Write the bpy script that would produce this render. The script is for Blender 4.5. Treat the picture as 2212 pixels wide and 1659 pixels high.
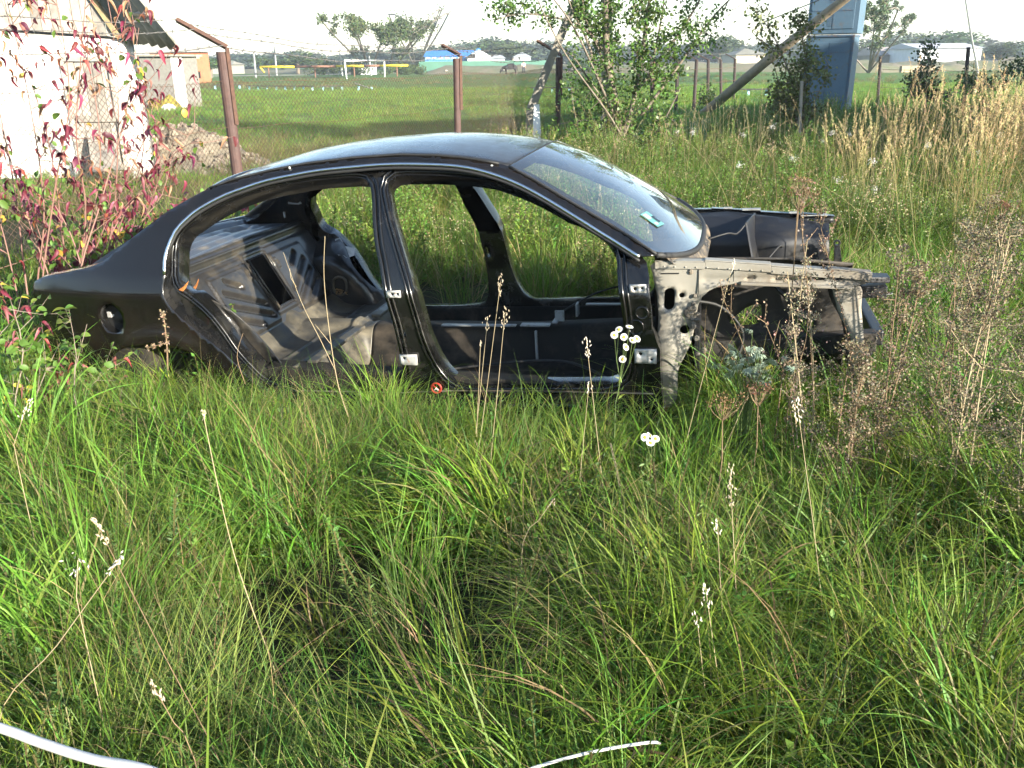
import bpy, math, random
import numpy as np
from mathutils import Vector, Matrix
from mathutils.geometry import delaunay_2d_cdt

scene = bpy.context.scene
for o in list(bpy.data.objects):
    bpy.data.objects.remove(o)

# ---------------------------------------------------------------- camera
CAM_H = 1.6
PITCH = math.radians(20.6)
ROLL = math.radians(0.6)
FPX = 1850.0                      # focal length in 2212-px-wide picture units
CX, CY = 1106.0, 829.5
cp_, sp_ = math.cos(PITCH), math.sin(PITCH)
FWD = Vector((0, cp_, -sp_)); UP0 = Vector((0, sp_, cp_)); RT0 = Vector((1, 0, 0))
RT = RT0 * math.cos(ROLL) - UP0 * math.sin(ROLL)
UP = UP0 * math.cos(ROLL) + RT0 * math.sin(ROLL)
cam_data = bpy.data.cameras.new("camera")
cam = bpy.data.objects.new("camera", cam_data)
scene.collection.objects.link(cam)
cam_data.sensor_width = 36.0
cam_data.lens = 36.0 * FPX / 2212.0
cam_data.clip_start = 0.05
cam_data.clip_end = 6000
mw = Matrix((RT, UP, -FWD)).transposed().to_4x4()
mw.translation = Vector((0, 0, CAM_H))
cam.matrix_world = mw
scene.camera = cam

# ---------------------------------------------------------------- sky and sun
SUN_EL, SUN_AZ = math.radians(17.5), math.radians(134)     # azimuth clockwise from +Y
world = bpy.data.worlds.new("World")
scene.world = world
world.use_nodes = True
wn = world.node_tree
wn.nodes.clear()
wo = wn.nodes.new("ShaderNodeOutputWorld")
wb = wn.nodes.new("ShaderNodeBackground")
ws = wn.nodes.new("ShaderNodeTexSky")
ws.sky_type = 'NISHITA'
ws.sun_disc = False
ws.sun_elevation = SUN_EL
ws.sun_rotation = SUN_AZ
ws.air_density = 1.0
ws.dust_density = 0.4
ws.ozone_density = 1.0
wb.inputs["Strength"].default_value = 0.10
wn.links.new(ws.outputs[0], wb.inputs[0])
wn.links.new(wb.outputs[0], wo.inputs[0])
sl = bpy.data.lights.new("sun", 'SUN')
sl.energy = 5.0
sl.angle = math.radians(0.5)
sl.color = (1.0, 0.92, 0.77)
sun = bpy.data.objects.new("sun", sl)
scene.collection.objects.link(sun)
to_sun = Vector((math.sin(SUN_AZ) * math.cos(SUN_EL), math.cos(SUN_AZ) * math.cos(SUN_EL), math.sin(SUN_EL)))
sun.rotation_euler = to_sun.to_track_quat('Z', 'Y').to_euler()
sun.location = to_sun * 50
vs = scene.view_settings
vs.view_transform = 'Standard'
vs.look = 'None'
vs.exposure = 1.95
vs.gamma = 1.0
vs.use_curve_mapping = False
scene.cycles.max_bounces = 4
scene.cycles.diffuse_bounces = 2
scene.cycles.glossy_bounces = 2
scene.cycles.transmission_bounces = 3
scene.cycles.transparent_max_bounces = 8
scene.cycles.use_adaptive_sampling = True
scene.cycles.adaptive_threshold = 0.03
scene.cycles.use_denoising = True
scene.cycles.use_light_tree = False
world.cycles.sampling_method = 'NONE'

rng = np.random.default_rng(7)
random.seed(7)

# ---------------------------------------------------------------- helpers
def raydir(u, v):
    return FWD + RT * ((u - CX) / FPX) - UP * ((v - CY) / FPX)
def G(u, v, z=0.0):
    d = raydir(u, v); t = (z - CAM_H) / d.z
    return Vector((d.x * t, d.y * t, z))
def Y(u, v, y):
    d = raydir(u, v); t = y / d.y
    return Vector((d.x * t, y, CAM_H + d.z * t))

def tag(o, label=None, cat=None, group=None, kind=None):
    if label: o["label"] = label
    if cat: o["category"] = cat
    if group: o["group"] = group
    if kind: o["kind"] = kind
    return o
def empty(name, loc=(0, 0, 0), rz=0.0, **k):
    o = bpy.data.objects.new(name, None)
    scene.collection.objects.link(o)
    o.location = loc; o.rotation_euler = (0, 0, rz)
    o.empty_display_size = 0.1
    return tag(o, **k)
def link(name, me, parent=None, **k):
    o = bpy.data.objects.new(name, me)
    scene.collection.objects.link(o)
    if parent is not None: o.parent = parent
    return tag(o, **k)
def fast_mesh(name, V, F, mat=None, smooth=False, cols=None):
    """V (n,3) array, F (m,k) array or list of lists"""
    me = bpy.data.meshes.new(name)
    if isinstance(F, np.ndarray):
        V = np.asarray(V, dtype=np.float32)
        k = F.shape[1]
        me.vertices.add(len(V)); me.vertices.foreach_set("co", V.ravel())
        me.loops.add(F.size); me.loops.foreach_set("vertex_index", F.ravel().astype(np.int32))
        me.polygons.add(len(F))
        me.polygons.foreach_set("loop_start", np.arange(0, F.size, k, dtype=np.int32))
        me.update(calc_edges=True)
    else:
        me.from_pydata([tuple(float(c) for c in v) for v in V], [], F)
        me.update()
    if smooth:
        me.polygons.foreach_set("use_smooth", np.ones(len(me.polygons), dtype=bool))
    if cols is not None:
        a = me.color_attributes.new("col", 'FLOAT_COLOR', 'POINT')
        c4 = np.ones((len(V), 4), dtype=np.float32); c4[:, :3] = cols
        a.data.foreach_set("color", c4.ravel())
    if mat: 
        for m in (mat if isinstance(mat, (list, tuple)) else [mat]): me.materials.append(m)
    return me
class MB:
    """collects shapes into one mesh"""
    def __init__(s): s.V = []; s.F = []
    def add(s, V, F):
        b = len(s.V); s.V += [tuple(v) for v in V]; s.F += [[i + b for i in f] for f in F]; return s
    def box(s, c, d, M=None):
        x, y, z = (d[0] / 2, d[1] / 2, d[2] / 2)
        P = [Vector((i * x, j * y, k * z)) for i in (-1, 1) for j in (-1, 1) for k in (-1, 1)]
        if M is not None: P = [M @ p for p in P]
        P = [p + Vector(c) for p in P]
        return s.add(P, [[0, 1, 3, 2], [4, 6, 7, 5], [0, 4, 5, 1], [2, 3, 7, 6], [0, 2, 6, 4], [1, 5, 7, 3]])
    def hexa(s, a, b):
        """a,b: four points each (quads), joined to a solid"""
        return s.add(list(a) + list(b), [[3, 2, 1, 0], [4, 5, 6, 7], [0, 1, 5, 4], [1, 2, 6, 5], [2, 3, 7, 6], [3, 0, 4, 7]])
    def tube(s, pts, r, n=6, closed=False, cap=True):
        pts = [Vector(p) for p in pts]
        R = r if hasattr(r, '__len__') else [r] * len(pts)
        L = len(pts); V = []; prev = None
        for i, p in enumerate(pts):
            a = pts[(i - 1) % L] if (closed or i > 0) else p
            b = pts[(i + 1) % L] if (closed or i < L - 1) else p
            t = (b - a)
            t = t.normalized() if t.length > 1e-9 else Vector((0, 0, 1))
            if prev is None:
                ref = Vector((0, 0, 1)) if abs(t.z) < .9 else Vector((1, 0, 0))
                u = t.cross(ref).normalized()
            else:
                u = (prev - t * prev.dot(t))
                u = u.normalized() if u.length > 1e-6 else t.orthogonal().normalized()
            prev = u; w = t.cross(u)
            for k in range(n):
                an = 2 * math.pi * k / n
                V.append(p + (u * math.cos(an) + w * math.sin(an)) * R[i])
        F = []
        for i in range(L if closed else L - 1):
            j = (i + 1) % L
            for k in range(n):
                F.append([i * n + k, i * n + (k + 1) % n, j * n + (k + 1) % n, j * n + k])
        if cap and not closed:
            F.append(list(range(n))[::-1]); F.append([(L - 1) * n + k for k in range(n)])
        return s.add(V, F)
    def ball(s, c, r, nu=8, nv=5):
        r = r if hasattr(r, '__len__') else (r, r, r)
        V = [(c[0], c[1], c[2] - r[2])]
        for j in range(1, nv):
            t = math.pi * j / nv
            for i in range(nu):
                a = 2 * math.pi * i / nu
                V.append((c[0] + r[0] * math.sin(t) * math.cos(a), c[1] + r[1] * math.sin(t) * math.sin(a), c[2] - r[2] * math.cos(t)))
        V.append((c[0], c[1], c[2] + r[2])); n = len(V) - 1; F = []
        for i in range(nu):
            F.append([0, 1 + (i + 1) % nu, 1 + i]); F.append([n, n - nu + i, n - nu + (i + 1) % nu])
            for j in range(nv - 2):
                a = 1 + j * nu; b = a + nu
                F.append([a + i, a + (i + 1) % nu, b + (i + 1) % nu, b + i])
        return s.add(V, F)
    def obj(s, name, mat, parent=None, smooth=False, bevel=0, solid=0, **k):
        me = fast_mesh(name, s.V, s.F, mat, smooth)
        o = link(name, me, parent, **k)
        if solid:
            m = o.modifiers.new("s", 'SOLIDIFY'); m.thickness = solid; m.offset = 0
        if bevel:
            m = o.modifiers.new("b", 'BEVEL'); m.width = bevel; m.segments = 2; m.limit_method = 'ANGLE'
        return o

def mat(name, color, rough=0.6, metal=0.0, var=0.0, vscale=8.0, color2=None, bump=0.0, bscale=40.0, coat=0.0, spec=None,
        stain=None, stain_amt=0.5, stain_scale=3.0, coords='Object', rough2=None):
    m = bpy.data.materials.new(name); m.use_nodes = True
    nt = m.node_tree; b = nt.nodes["Principled BSDF"]
    b.inputs["Base Color"].default_value = (*color, 1); b.inputs["Roughness"].default_value = rough
    b.inputs["Metallic"].default_value = metal
    if coat: b.inputs["Coat Weight"].default_value = coat; b.inputs["Coat Roughness"].default_value = 0.06
    if spec is not None: b.inputs["Specular IOR Level"].default_value = spec
    tc = nt.nodes.new("ShaderNodeTexCoord")
    out = None
    if color2 is not None or var:
        n = nt.nodes.new("ShaderNodeTexNoise"); n.inputs["Scale"].default_value = vscale; n.inputs["Detail"].default_value = 6
        n.inputs["Roughness"].default_value = 0.65
        nt.links.new(tc.outputs[coords], n.inputs["Vector"])
        mx = nt.nodes.new("ShaderNodeMix"); mx.data_type = 'RGBA'
        c2 = color2 if color2 is not None else tuple(c * (1 - var) for c in color)
        mx.inputs[6].default_value = (*color, 1); mx.inputs[7].default_value = (*c2, 1)
        r = nt.nodes.new("ShaderNodeMapRange"); r.inputs[1].default_value = .36; r.inputs[2].default_value = .64
        nt.links.new(n.outputs["Fac"], r.inputs[0]); nt.links.new(r.outputs[0], mx.inputs[0])
        out = mx.outputs[2]
    if stain is not None:
        n = nt.nodes.new("ShaderNodeTexNoise"); n.inputs["Scale"].default_value = stain_scale; n.inputs["Detail"].default_value = 9
        n.inputs["Roughness"].default_value = 0.7; n.inputs["Distortion"].default_value = .4
        nt.links.new(tc.outputs[coords], n.inputs["Vector"])
        r = nt.nodes.new("ShaderNodeMapRange"); r.inputs[1].default_value = .62 - .3 * stain_amt; r.inputs[2].default_value = .78 - .22 * stain_amt
        nt.links.new(n.outputs["Fac"], r.inputs[0])
        mx = nt.nodes.new("ShaderNodeMix"); mx.data_type = 'RGBA'
        nt.links.new(r.outputs[0], mx.inputs[0])
        if out: nt.links.new(out, mx.inputs[6])
        else: mx.inputs[6].default_value = (*color, 1)
        mx.inputs[7].default_value = (*stain, 1)
        out = mx.outputs[2]
        if rough2 is not None:
            rr = nt.nodes.new("ShaderNodeMapRange"); rr.inputs[3].default_value = rough; rr.inputs[4].default_value = rough2
            nt.links.new(r.outputs[0], rr.inputs[0]); nt.links.new(rr.outputs[0], b.inputs["Roughness"])
    if out: nt.links.new(out, b.inputs["Base Color"])
    if bump:
        n = nt.nodes.new("ShaderNodeTexNoise"); n.inputs["Scale"].default_value = bscale; n.inputs["Detail"].default_value = 5
        nt.links.new(tc.outputs[coords], n.inputs["Vector"])
        bp = nt.nodes.new("ShaderNodeBump"); bp.inputs["Strength"].default_value = bump; bp.inputs["Distance"].default_value = 0.02
        nt.links.new(n.outputs["Fac"], bp.inputs["Height"]); nt.links.new(bp.outputs[0], b.inputs["Normal"])
    return m

def leafmat(name, tint=(1, 1, 1), trans=0.35, rough=0.5, rand=0.25, attr=True, color=(0.1, .2, .03), spec=.4):
    m = bpy.data.materials.new(name); m.use_nodes = True
    nt = m.node_tree; b = nt.nodes["Principled BSDF"]; o = nt.nodes["Material Output"]
    b.inputs["Roughness"].default_value = rough; b.inputs["Specular IOR Level"].default_value = spec
    if attr:
        a = nt.nodes.new("ShaderNodeAttribute"); a.attribute_name = "col"; src = a.outputs["Color"]
    else:
        a = nt.nodes.new("ShaderNodeRGB"); a.outputs[0].default_value = (*color, 1); src = a.outputs[0]
    oi = nt.nodes.new("ShaderNodeObjectInfo")
    mr = nt.nodes.new("ShaderNodeMapRange"); mr.inputs[3].default_value = 1 - rand; mr.inputs[4].default_value = 1 + rand
    nt.links.new(oi.outputs["Random"], mr.inputs[0])
    hs = nt.nodes.new("ShaderNodeHueSaturation")
    nt.links.new(src, hs.inputs["Color"]); nt.links.new(mr.outputs[0], hs.inputs["Value"])
    hr = nt.nodes.new("ShaderNodeMapRange"); hr.inputs[3].default_value = 0.5 - rand * .13; hr.inputs[4].default_value = 0.5 + rand * .10
    mu = nt.nodes.new("ShaderNodeMath"); mu.operation = 'MULTIPLY'; mu.inputs[1].default_value = 7.31
    fr = nt.nodes.new("ShaderNodeMath"); fr.operation = 'FRACT'
    nt.links.new(oi.outputs["Random"], mu.inputs[0]); nt.links.new(mu.outputs[0], fr.inputs[0]); nt.links.new(fr.outputs[0], hr.inputs[0])
    nt.links.new(hr.outputs[0], hs.inputs["Hue"])
    nt.links.new(hs.outputs[0], b.inputs["Base Color"])
    t = nt.nodes.new("ShaderNodeBsdfTranslucent"); nt.links.new(hs.outputs[0], t.inputs[0])
    mx = nt.nodes.new("ShaderNodeMixShader"); mx.inputs[0].default_value = trans
    nt.links.new(b.outputs[0], mx.inputs[1]); nt.links.new(t.outputs[0], mx.inputs[2]); nt.links.new(mx.outputs[0], o.inputs[0])
    return m

def spline(P, step=0.02, closed=False):
    """Catmull-Rom through 2D/3D points, resampled at about `step`"""
    P = [np.array(p, dtype=float) for p in P]; n = len(P); out = []
    rg = range(n) if closed else range(n - 1)
    for i in rg:
        p1, p2 = P[i], P[(i + 1) % n]
        p0 = P[(i - 1) % n] if (closed or i > 0) else p1
        p3 = P[(i + 2) % n] if (closed or i < n - 2) else p2
        k = max(1, int(round(np.linalg.norm(p2 - p1) / step)))
        for j in range(k):
            t = j / k
            out.append(.5 * ((2 * p1) + (-p0 + p2) * t + (2 * p0 - 5 * p1 + 4 * p2 - p3) * t * t + (-p0 + 3 * p1 - 3 * p2 + p3) * t ** 3))
    if not closed: out.append(P[-1])
    return out
def inside(poly, x, y):
    poly = np.asarray(poly); X, Yp = poly[:, 0], poly[:, 1]
    X2, Y2 = np.roll(X, -1), np.roll(Yp, -1)
    x = np.atleast_1d(x)[:, None]; y = np.atleast_1d(y)[:, None]
    c = ((Yp > y) != (Y2 > y)) & (x < (X2 - X) * (y - Yp) / (Y2 - Yp + 1e-12) + X)
    return c.sum(1) % 2 == 1
def cdt_panel(outer, holes=(), step=0.03):
    """triangulated 2D region with holes -> verts (n,2), faces"""
    pts = [tuple(p[:2]) for p in outer]; edges = [(i, (i + 1) % len(outer)) for i in range(len(outer))]
    for h in holes:
        b = len(pts); pts += [tuple(p[:2]) for p in h]; edges += [(b + i, b + (i + 1) % len(h)) for i in range(len(h))]
    bd = np.array(pts)
    mn, mx = bd.min(0), bd.max(0)
    gx, gy = np.meshgrid(np.arange(mn[0], mx[0], step), np.arange(mn[1], mx[1], step))
    gx = gx + (np.arange(gx.shape[0]) % 2)[:, None] * step * .5
    gp = np.stack([gx.ravel(), gy.ravel()], 1)
    ok = inside(outer, gp[:, 0], gp[:, 1])
    for h in holes: ok &= ~inside(h, gp[:, 0], gp[:, 1])
    gp = gp[ok]
    if len(gp):
        d = np.min(((gp[:, None, :] - bd[None]) ** 2).sum(2), 1)
        gp = gp[d > (step * .45) ** 2]
    allp = [Vector((float(a), float(b))) for a, b in pts] + [Vector((float(a), float(b))) for a, b in gp]
    V, E_, F, *_r = delaunay_2d_cdt(allp, edges, [], 0, 1e-5)
    V = np.array([(v.x, v.y) for v in V])
    F = np.array([f for f in F]); c = V[F].mean(1)
    ok = inside(outer, c[:, 0], c[:, 1])
    for h in holes: ok &= ~inside(h, c[:, 0], c[:, 1])
    return V, F[ok]
# ================================================================= THE CAR BODY SHELL
M_paint = mat("black_paint", (0.0055, 0.0048, 0.0045), rough=0.16, coat=0.3, stain=(0.012, 0.009, 0.007), stain_amt=0.5, stain_scale=1.6, rough2=.28, spec=.45)
M_paint_dusty = mat("dusty_roof_paint", (0.010, 0.010, 0.011), rough=0.2, coat=0.4, stain=(0.032, 0.030, 0.027), stain_amt=0.6, stain_scale=1.6, rough2=.42)
M_jamb = mat("jamb_black", (0.006, 0.006, 0.006), rough=0.22, coat=0.4, stain=(0.022, 0.02, 0.017), stain_amt=.3, stain_scale=5, rough2=.5)
M_inner = mat("inner_metal_dark", (0.026, 0.025, 0.025), rough=0.28, metal=0.25, stain=(0.085, 0.072, 0.053), stain_amt=.4, stain_scale=4, rough2=.5, coat=.3)
M_seatpan = mat("seat_pan_dirty", (0.05, 0.047, 0.04), rough=0.4, metal=0.2, stain=(0.16, 0.14, 0.10), stain_amt=.5, stain_scale=3.5, rough2=.85)
M_floor = mat("floor_metal_dark", (0.010, 0.0095, 0.008), rough=0.75, spec=.25, stain=(0.05, 0.04, 0.03), stain_amt=.45, stain_scale=4)
M_engine = mat("engine_bay_navy", (0.007, 0.0075, 0.010), rough=0.5, coat=.05, stain=(0.03, 0.027, 0.022), stain_amt=.35, stain_scale=6)
M_beige = mat("primer_beige", (0.26, 0.245, 0.21), rough=0.48, stain=(0.16, 0.13, 0.095), stain_amt=.55, stain_scale=3, rough2=.8, color2=(0.23, .215, .18), vscale=6)
M_mud = mat("wheelhouse_mud", (0.11, 0.10, 0.085), rough=0.8, stain=(0.22, 0.17, 0.11), stain_amt=.5, stain_scale=5, bump=.3, bscale=60)
M_liner = mat("dark_liner", (0.022, 0.019, 0.016), rough=0.75, stain=(0.07, 0.055, 0.04), stain_amt=.35, stain_scale=6)
M_chrome = mat("bright_trim", (0.75, 0.75, 0.76), rough=0.16, metal=1.0, var=.1)
M_plate = mat("bare_plate", (0.36, 0.36, 0.35), rough=0.45, metal=.2, stain=(0.3, 0.16, 0.08), stain_amt=.15, stain_scale=25)
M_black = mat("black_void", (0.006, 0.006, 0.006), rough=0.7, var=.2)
M_rubber = mat("rubber", (0.02, 0.02, 0.02), rough=0.65, var=.3)
M_sill = mat("dusty_sill", (0.07, 0.065, 0.06), rough=0.5, stain=(0.30, 0.25, 0.19), stain_amt=.75, stain_scale=14)
M_greytape = mat("grey_tape", (0.26, 0.27, 0.27), rough=.5, stain=(.15, .14, .12), stain_amt=.4, stain_scale=20)
M_foam = mat("pale_sound_pad", (0.6, 0.6, 0.58), rough=.7, var=.2)
M_orange = mat("orange_leaf", (0.55, 0.2, 0.05), rough=.6, var=.4, vscale=40)
M_dryleaf = mat("dry_leaf_brown", (0.30, 0.19, 0.09), rough=.7, var=.4, vscale=40)

car = empty("car_shell", label="black saloon car body shell stripped of doors, wheels and engine lying in long grass", cat="car shell")
yaw, cpit = math.radians(13.7), math.radians(3)
CXv = Vector((math.cos(yaw) * math.cos(cpit), -math.sin(yaw) * math.cos(cpit), math.sin(cpit)))
CYv = Vector((math.sin(yaw), math.cos(yaw), 0)); CZv = CXv.cross(CYv)
CR = Matrix((CXv, CYv, CZv)).transposed().to_4x4()
car.matrix_world = Matrix.Translation((0, 0, CAM_H)) @ CR @ Matrix.Translation((0, 4.4, -CAM_H))
CARM = car.matrix_world.copy()
CARI = CARM.inverted()

def hw(x, z):
    h = np.interp(z, [0, .1, .45, .62, .70, .78, 1.0, 1.2, 1.3], [.835, .85, .885, .888, .889, .862, .755, .625, .53])
    h -= max(0, -2.7 - x) ** 2 * .16 * (1 if z < .9 else .8)
    if z > .7: h -= max(0, x + 1.1) * .07 * min(1, (z - .7) / .2)
    # flare over the rear wheel arch
    if z < .62: h += .018 * math.exp(-((math.hypot(x + 2.72, z - .12) - .36) / .05) ** 2) 
    return float(h)

TOP = [(-3.469, .72), (-3.455, .745), (-3.382, .773), (-3.192, .805), (-3.054, .832), (-2.97, .869), (-2.869, .935), (-2.745, 1.013), (-2.638, 1.08), (-2.459, 1.162), (-2.322, 1.202), (-2.141, 1.234), (-1.962, 1.257), (-1.737, 1.273), (-1.49, 1.279), (-1.302, 1.269), (-1.154, 1.253), (-1.043, 1.234), (-.95, 1.214), (-.832, 1.155), (-.668, 1.064), (-.508, .979), (-.353, .887), (-.284, .846)]
CHROME = [(-2.625, .793), (-2.631, .852), (-2.622, .907), (-2.586, .986), (-2.532, 1.04), (-2.472, 1.081), (-2.356, 1.133), (-2.238, 1.168), (-2.13, 1.194), (-1.995, 1.214), (-1.861, 1.229), (-1.681, 1.238), (-1.558, 1.242), (-1.426, 1.24), (-1.251, 1.23), (-1.164, 1.22), (-1.078, 1.203), (-.952, 1.163), (-.828, 1.108), (-.664, 1.019), (-.506, .926), (-.358, .841)]
SHUT = [(-2.625, .789), (-2.634, .703), (-2.588, .616), (-2.494, .528), (-2.384, .431), (-2.307, .339), (-2.245, .26), (-2.17, .205)]
RDOOR = [(-2.584, .842), (-2.588, .922), (-2.545, .985), (-2.421, 1.061), (-2.24, 1.127), (-1.964, 1.175), (-1.782, 1.187), (-1.673, 1.186), (-1.63, 1.168), (-1.609, 1.118), (-1.594, 1.043), (-1.568, .907), (-1.534, .794), (-1.503, .631), (-1.487, .548), (-1.473, .419), (-1.47, .311), (-1.49, .24), (-1.57, .215), (-1.813, .205), (-2.05, .215), (-2.182, .27), (-2.247, .341), (-2.299, .416), (-2.35, .515), (-2.414, .611), (-2.499, .695), (-2.561, .739), (-2.58, .786)]
FDOOR = [(-1.53, 1.138), (-1.527, 1.168), (-1.507, 1.184), (-1.468, 1.191), (-1.302, 1.185), (-1.172, 1.174), (-1.087, 1.161), (-1.003, 1.143), (-.836, 1.081), (-.671, .997), (-.552, .933), (-.488, .885), (-.462, .844), (-.45, .747), (-.434, .634), (-.423, .516), (-.413, .394), (-.431, .309), (-.479, .278), (-.552, .268), (-.839, .259), (-1.094, .25), (-1.18, .255), (-1.23, .281), (-1.282, .36), (-1.322, .482), (-1.347, .607), (-1.379, .754), (-1.426, .876), (-1.485, 1.019), (-1.519, 1.108)]
HINGE = [(-.27, .2), (-.27, .373), (-.27, .439), (-.304, .532), (-.308, .647), (-.317, .757), (-.33, .811), (-.356, .838)]
FUEL = [(-2.965 + .07 * math.cos(a), .577 + .0745 * math.sin(a)) for a in np.linspace(0, 2 * math.pi, 25)[:-1]]

s_top = spline(TOP, .03); s_chr = spline(CHROME, .02); s_shut = spline(SHUT, .02)
s_rd = spline(RDOOR, .02, True); s_fd = spline(FDOOR, .02, True)
ARCH = spline([(-3.10, .16), (-3.085, .27), (-3.03, .36), (-2.93, .425), (-2.81, .45), (-2.7, .45), (-2.58, .42), (-2.47, .35), (-2.39, .25), (-2.33, .13)], .02)
outer1 = list(s_top) + [np.array(p) for p in s_chr[::-1]] + list(s_shut[1:]) + [np.array(p) for p in [(-2.1, .185), (-1.8, .17), (-1.2, .175), (-.7, .18), (-.25, .19), (-.25, .115), (-.8, .105), (-1.5, .1), (-2.2, .1)]] + [p for p in ARCH[::-1]] + [np.array(p) for p in [(-3.3, .17), (-3.42, .22), (-3.465, .35), (-3.48, .5), (-3.478, .62)]]
outer1 = [np.array([p[0], p[1]]) for p in outer1]

def side_mesh(sgn, V2, F, off):
    V = np.array([(x, sgn * (hw(x, z) - off), z) for x, z in V2])
    F = np.array(F)
    if sgn > 0: F = F[:, ::-1]
    return V, F.copy()
def strip(name, path, offs, parent, material, sgn=-1, closed=False, smooth=True, extra=None):
    """ribbon along path (x,z) joined over a list of inward offsets"""
    V = []; n = len(path)
    for p in path:
        for o in offs:
            dz = 0
            if extra: dz = extra(o)
            V.append((p[0], sgn * (hw(p[0], p[1]) - o), p[1] + dz))
    k = len(offs); F = []
    for i in range(n if closed else n - 1):
        j = (i + 1) % n
        for q in range(k - 1): F.append([i * k + q, i * k + q + 1, j * k + q + 1, j * k + q])
    return link(name, fast_mesh(name, np.array(V), np.array(F), material, smooth), parent)

BELT_HOLE = [(-1.459 + .016 * math.cos(a) + .006 * 0, .557 + .035 * math.sin(a)) for a in np.linspace(0, 6.283, 13)[:-1]]
def rrect(cx, cz, w, h, slant=0, n=4, r=.45):
    out = []
    for qx, qz, a0 in ((1, 1, 0), (-1, 1, 90), (-1, -1, 180), (1, -1, 270)):
        for k in range(n):
            a = math.radians(a0 + 90 * k / (n - 1)); rr = min(w, h) * r
            x = qx * (w / 2 - rr) + rr * math.cos(a); z = qz * (h / 2 - rr) + rr * math.sin(a)
            out.append((cx + x + slant * z, cz + z))
    return out

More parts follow.
